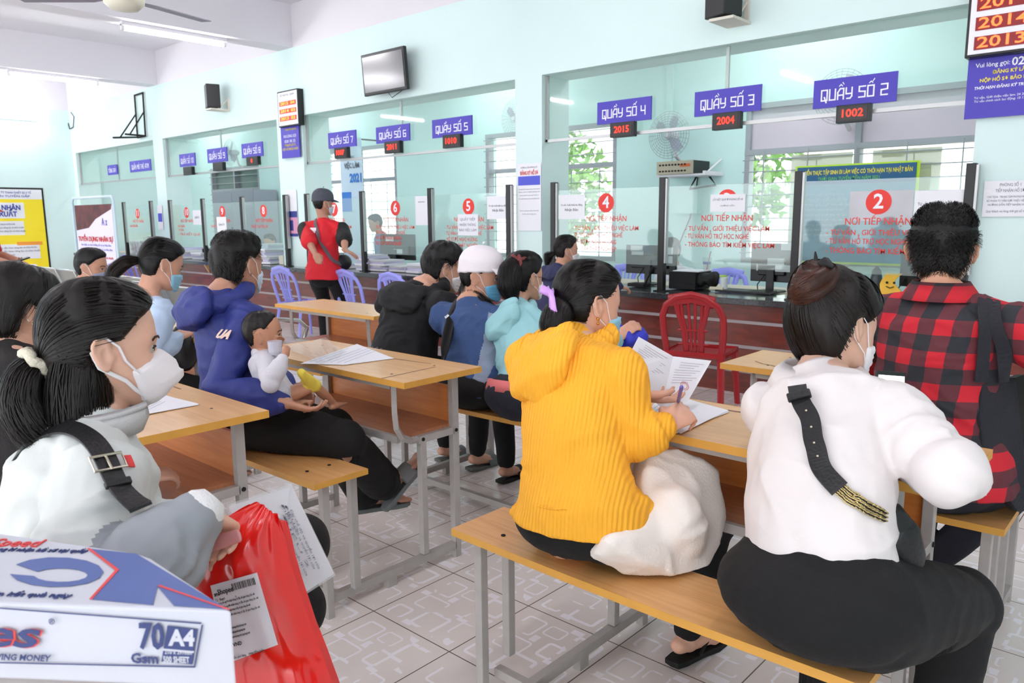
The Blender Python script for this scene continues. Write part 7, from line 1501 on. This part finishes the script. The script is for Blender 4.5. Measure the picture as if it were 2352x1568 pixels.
# black tote on his right shoulder
M_TOTE = fabric('charcoal_canvas', (.13, .135, .16), .9, .3, 200)
bt = thing('black_tote_bag', 'black fabric tote bag hanging from the right shoulder of the man in plaid', 'bag', at(2320, 1000, d=2.0))
P0 = [at(2256, 872, d=2.03), at(2338, 868, d=2.06), at(2352, 1000, d=2.06), at(2372, 1175, d=2.04), at(2340, 1178, d=2.0), at(2262, 1070, d=2.0), at(2250, 960, d=2.01)]
obj('body', MB().slab(P0, FW*.05), M_TOTE, bt, bevel=.012)
P1 = [at(2330, 868, d=2.08), at(2352, 860, d=2.12), at(2400, 1150, d=2.12), at(2372, 1185, d=2.05)]
obj('side_panel', MB().slab(P1, FW*.03), M_DARK, bt)
strap_on(J14['top'], [at(2262, 878, d=2.0), at(2262, 780, d=2.02), at(2258, 700, d=2.06), at(2262, 680, d=2.2)], .034, M_TOTE, 'handle', bt, off=.012, th=.004, n=26)
strap_on(J14['top'], [at(2325, 880, d=2.0), at(2304, 790, d=2.0), at(2276, 712, d=2.05), at(2268, 682, d=2.2)], .034, M_TOTE, 'handle', bt, off=.017, th=.004, n=26)
# ================================================================== clerks behind the counter, person at the left edge
def clerk(lbl, px, py, yy, ph, hy, topm, col, seed, cap=None, stand=False):
    h = at(px, py, y=yy); return person((lbl, 'person'), dict(hip=(h[0]-math.sin(math.radians(ph))*.18, h[1]-math.cos(math.radians(ph))*.18), seat=h[2]-.70, phi=ph, lean=12, curl=14, s=.92, head=(hy, 14, 0)), skin=(.80, .62, .52), voxel=.011, top=dict(mat=topm, name='shirt', t=.02), legs=dict(mat=M_BLKF), hair=dict(col=col, thick=.016, n=300, wid=.002, strand=.05, seed=seed), face=False)
clerk('clerk in a white shirt behind the post between screens 3 and 4', 1545, 565, 6.15, 185, 0, fabric('white_shirt', (.90, .90, .91), .7), DKH, 81)
clerk('clerk in a blue shirt standing behind the counter screen 6', 866, 505, 6.3, 200, 0, fabric('steel_blue_shirt', (.45, .55, .72), .7), (.25, .25, .3), 82)
clerk('clerk in a light blue shirt leaning over papers behind screen 8', 622, 548, 6.1, 160, 0, fabric('pale_blue_shirt2', (.62, .72, .86), .7), DKH, 83)
h = at(-34, 560, d=7.0); R18, J18, H18 = person(('person in a red cap at the left edge holding out a phone', 'person'), dict(hip=(h[0], h[1]-.05), seat=.86, stand=True, phi=20, lean=3, curl=4, s=.97, head=(20, 15, 0), hoff=(0, 0, -.12), rh=at(20, 604, d=6.9), lh=None, re=(.3, -.3, -1)), skin=(.74, .54, .45), voxel=.011, top=dict(mat=fabric('red_polo2', (.75, .10, .14), .8), name='shirt'), legs=dict(mat=M_BLKF), sleeves='elbow', hair=dict(col=DKH, n=200, wid=.002), face=False, hands=dict(R=dict(dir=(.9, .5, .1), pn=(0, 0, 1), curl=.4)))
cap_hat(R18, J18, H18, fabric('red_cap', (.78, .08, .12), .8)); q = at(47, 597, d=6.85); tag(obj('mobile_phone', MB().box(q, (.08, .14, .012), np.array(Matrix.Rotation(.3, 3, 'X'))), M_MON), 'dark phone in the hand reaching in at the left edge', 'phone')
# ================================================================== red plastic bag and document folder
M_RBAG = mat('red_polythene', (.90, .085, .07), .16, coat=.6, sss=0)
rb = thing('red_plastic_bag', 'glossy red plastic carrier bag with a white shipping label held by the woman in white', 'bag', at(600, 1400, d=1.2)); G = []
rows = [((590, 1150), (640, 1182)), ((540, 1175), (652, 1225)), ((478, 1215), (668, 1290)), ((432, 1262), (690, 1365)), ((420, 1330), (716, 1440)), ((440, 1420), (745, 1510)), ((455, 1500), (770, 1580)), ((470, 1640), (800, 1680))]
for i, (a, b) in enumerate(rows):
    row = []
    for j in range(25):
        u = j/24; x = a[0]+(b[0]-a[0])*u; y = a[1]+(b[1]-a[1])*u; row.append(at(x, y, d=1.235-.035*math.sin(math.pi*u)*min(1, i/3)+.0*i))
    G.append(row)
G = np.array(G); ti = np.linspace(0, len(rows)-1, 46); G2 = np.array([[[np.interp(t, range(len(rows)), G[:, j, c]) for c in range(3)] for j in range(25)] for t in ti])
for i in range(46):
    for j in range(25):
        p = G2[i, j]; u = j/24; w_ = .006*noise.noise(Vector((u*7+i*.03, i*.05, 1)))+.005*(1-abs(noise.noise(Vector((u*5-i*.06, i*.035, 4))))*2.4)*math.exp(-i/30)+.0025*noise.noise(Vector((u*16, i*.22, 7))); G2[i, j] = p-FW*w_
o = obj('bag_front', MB().grid(G2), M_RBAG, rb, smooth=True, sub=1); G3 = G2+FW*.03+np.array([0, 0, 0]); obj('bag_back', MB().grid(G3[4:]), M_RBAG, rb, smooth=True)
tb = bvh_of(o)
def onbag(px, py, l): 
    r_ = FW+RT*(px-1176)/FPX-UP*(py-784)/FPX; h = tb.ray_cast(Vector(CP), Vector(r_)); return (np.array(h[0]) if h[0] else at(px, py, d=1.19))-FW*l
lc = [(485, 1343), (592, 1313), (640, 1478), (527, 1520)]; LG = []
for i in range(12):
    row = []
    for j in range(9):
        u, v = j/8, i/11; x = lc[0][0]*(1-u)*(1-v)+lc[1][0]*u*(1-v)+lc[2][0]*u*v+lc[3][0]*(1-u)*v; y = lc[0][1]*(1-u)*(1-v)+lc[1][1]*u*(1-v)+lc[2][1]*u*v+lc[3][1]*(1-u)*v; row.append(onbag(x, y, .0035))
    LG.append(row)
lo_ = obj('shipping_label', MB().grid(LG), mat('label_white', (.90, .88, .91), .4), rb, smooth=True)
a_, b_, c_, d_ = [at(*p, d=1.0) for p in lc]; ux = nv(onbag(*lc[1], .0)-onbag(*lc[0], .0)); uy = nv(onbag(*lc[0], .0)-onbag(*lc[3], .0)); nn_ = nv(np.cross(ux, uy)); uy = np.cross(nn_, ux)
def lt(s, px, py, sz, fit, bold=0, al='LEFT'): text('label_print', s, sz, onbag(px, py, .009), ux, uy, M_TEXT, lo_, align=al, fit=fit, bold=bold, depth=.0003)
lt('Shopee', 505, 1357, .012, .026, .02); lt('SPX', 497, 1363, .006, .009, .05); lt('Từ:  Shop hàng tiêu dùng', 500, 1375, .006, .035)
for k_, (px, py, f_) in enumerate(((506, 1382, .062), (509, 1392, .066), (512, 1402, .05), (515, 1412, .064), (524, 1440, .034), (527, 1450, .03), (530, 1460, .036))): lt('thông tin người nhận hàng và địa chỉ giao hàng tận nơi', px, py, .005, f_)
lt('0 VND', 533, 1478, .008, .020, .03); lt('Chỉ dẫn giao hàng: Không đồng kiểm', 531, 1508, .005, .06)
bc = MB(); q = onbag(540, 1352, .009); x = 0
rg = np.random.default_rng(3)
while x < .038: w_ = rg.choice([.0006, .0011, .0016]); p = q+ux*x; bc.quad(p, p+ux*w_, p+ux*w_+uy*.011, p+uy*.011); x += w_+rg.choice([.0006, .001])
obj('barcode', bc, M_TEXT, lo_)
g = MB(); hp = at(513, 1235, d=1.165); g.tube([at(480, 1252, d=1.165), at(505, 1243, d=1.16), at(548, 1230, d=1.16)], [(.011, .004), (.012, .004), (.010, .004)], n=12, ref=FW); obj('handle_sticker', g, mat('clear_handle', (.82, .55, .55), .25, coat=.3), rb, smooth=True)
df = thing('document_folder', 'clear plastic document folder of white printed sheets behind the red bag', 'folder', at(650, 1240, d=1.33)); Fq = [at(525, 1163, d=1.30), at(668, 1116, d=1.38), at(766, 1318, d=1.36), at(640, 1400, d=1.30), at(560, 1380, d=1.29)]
obj('sheets', MB().slab(Fq[:4]+[Fq[4]], FW*.004), M_PAPER, df); cF = sum(Fq)/5; obj('plastic_cover', MB().slab([cF+(p-cF)*1.04-FW*.002 for p in Fq], FW*.001), M_OPP, df)
ux, uy = nv(Fq[2]-Fq[1]), nv(Fq[1]-Fq[0]); 
for k_, (px, py, w_) in enumerate(((655, 1160, .05), (647, 1158, .05), (668, 1170, .115), (660, 1176, .11), (651, 1183, .10), (642, 1190, .11))):
    pl = Fq[0]-FW*.003; n0 = nv(np.cross(Fq[1]-Fq[0], Fq[2]-Fq[0])); r_ = FW+RT*(px-1176)/FPX-UP*(py-784)/FPX; t = ((pl-CP)@n0)/(r_@n0); p = CP+r_*t
    text('sheet_print', 'Các chế độ và quyền lợi của' if w_ > .1 else 'ĐIỀU 2', .006, p, ux, uy, M_TEXTG, df, align='LEFT', fit=w_, depth=.0003)
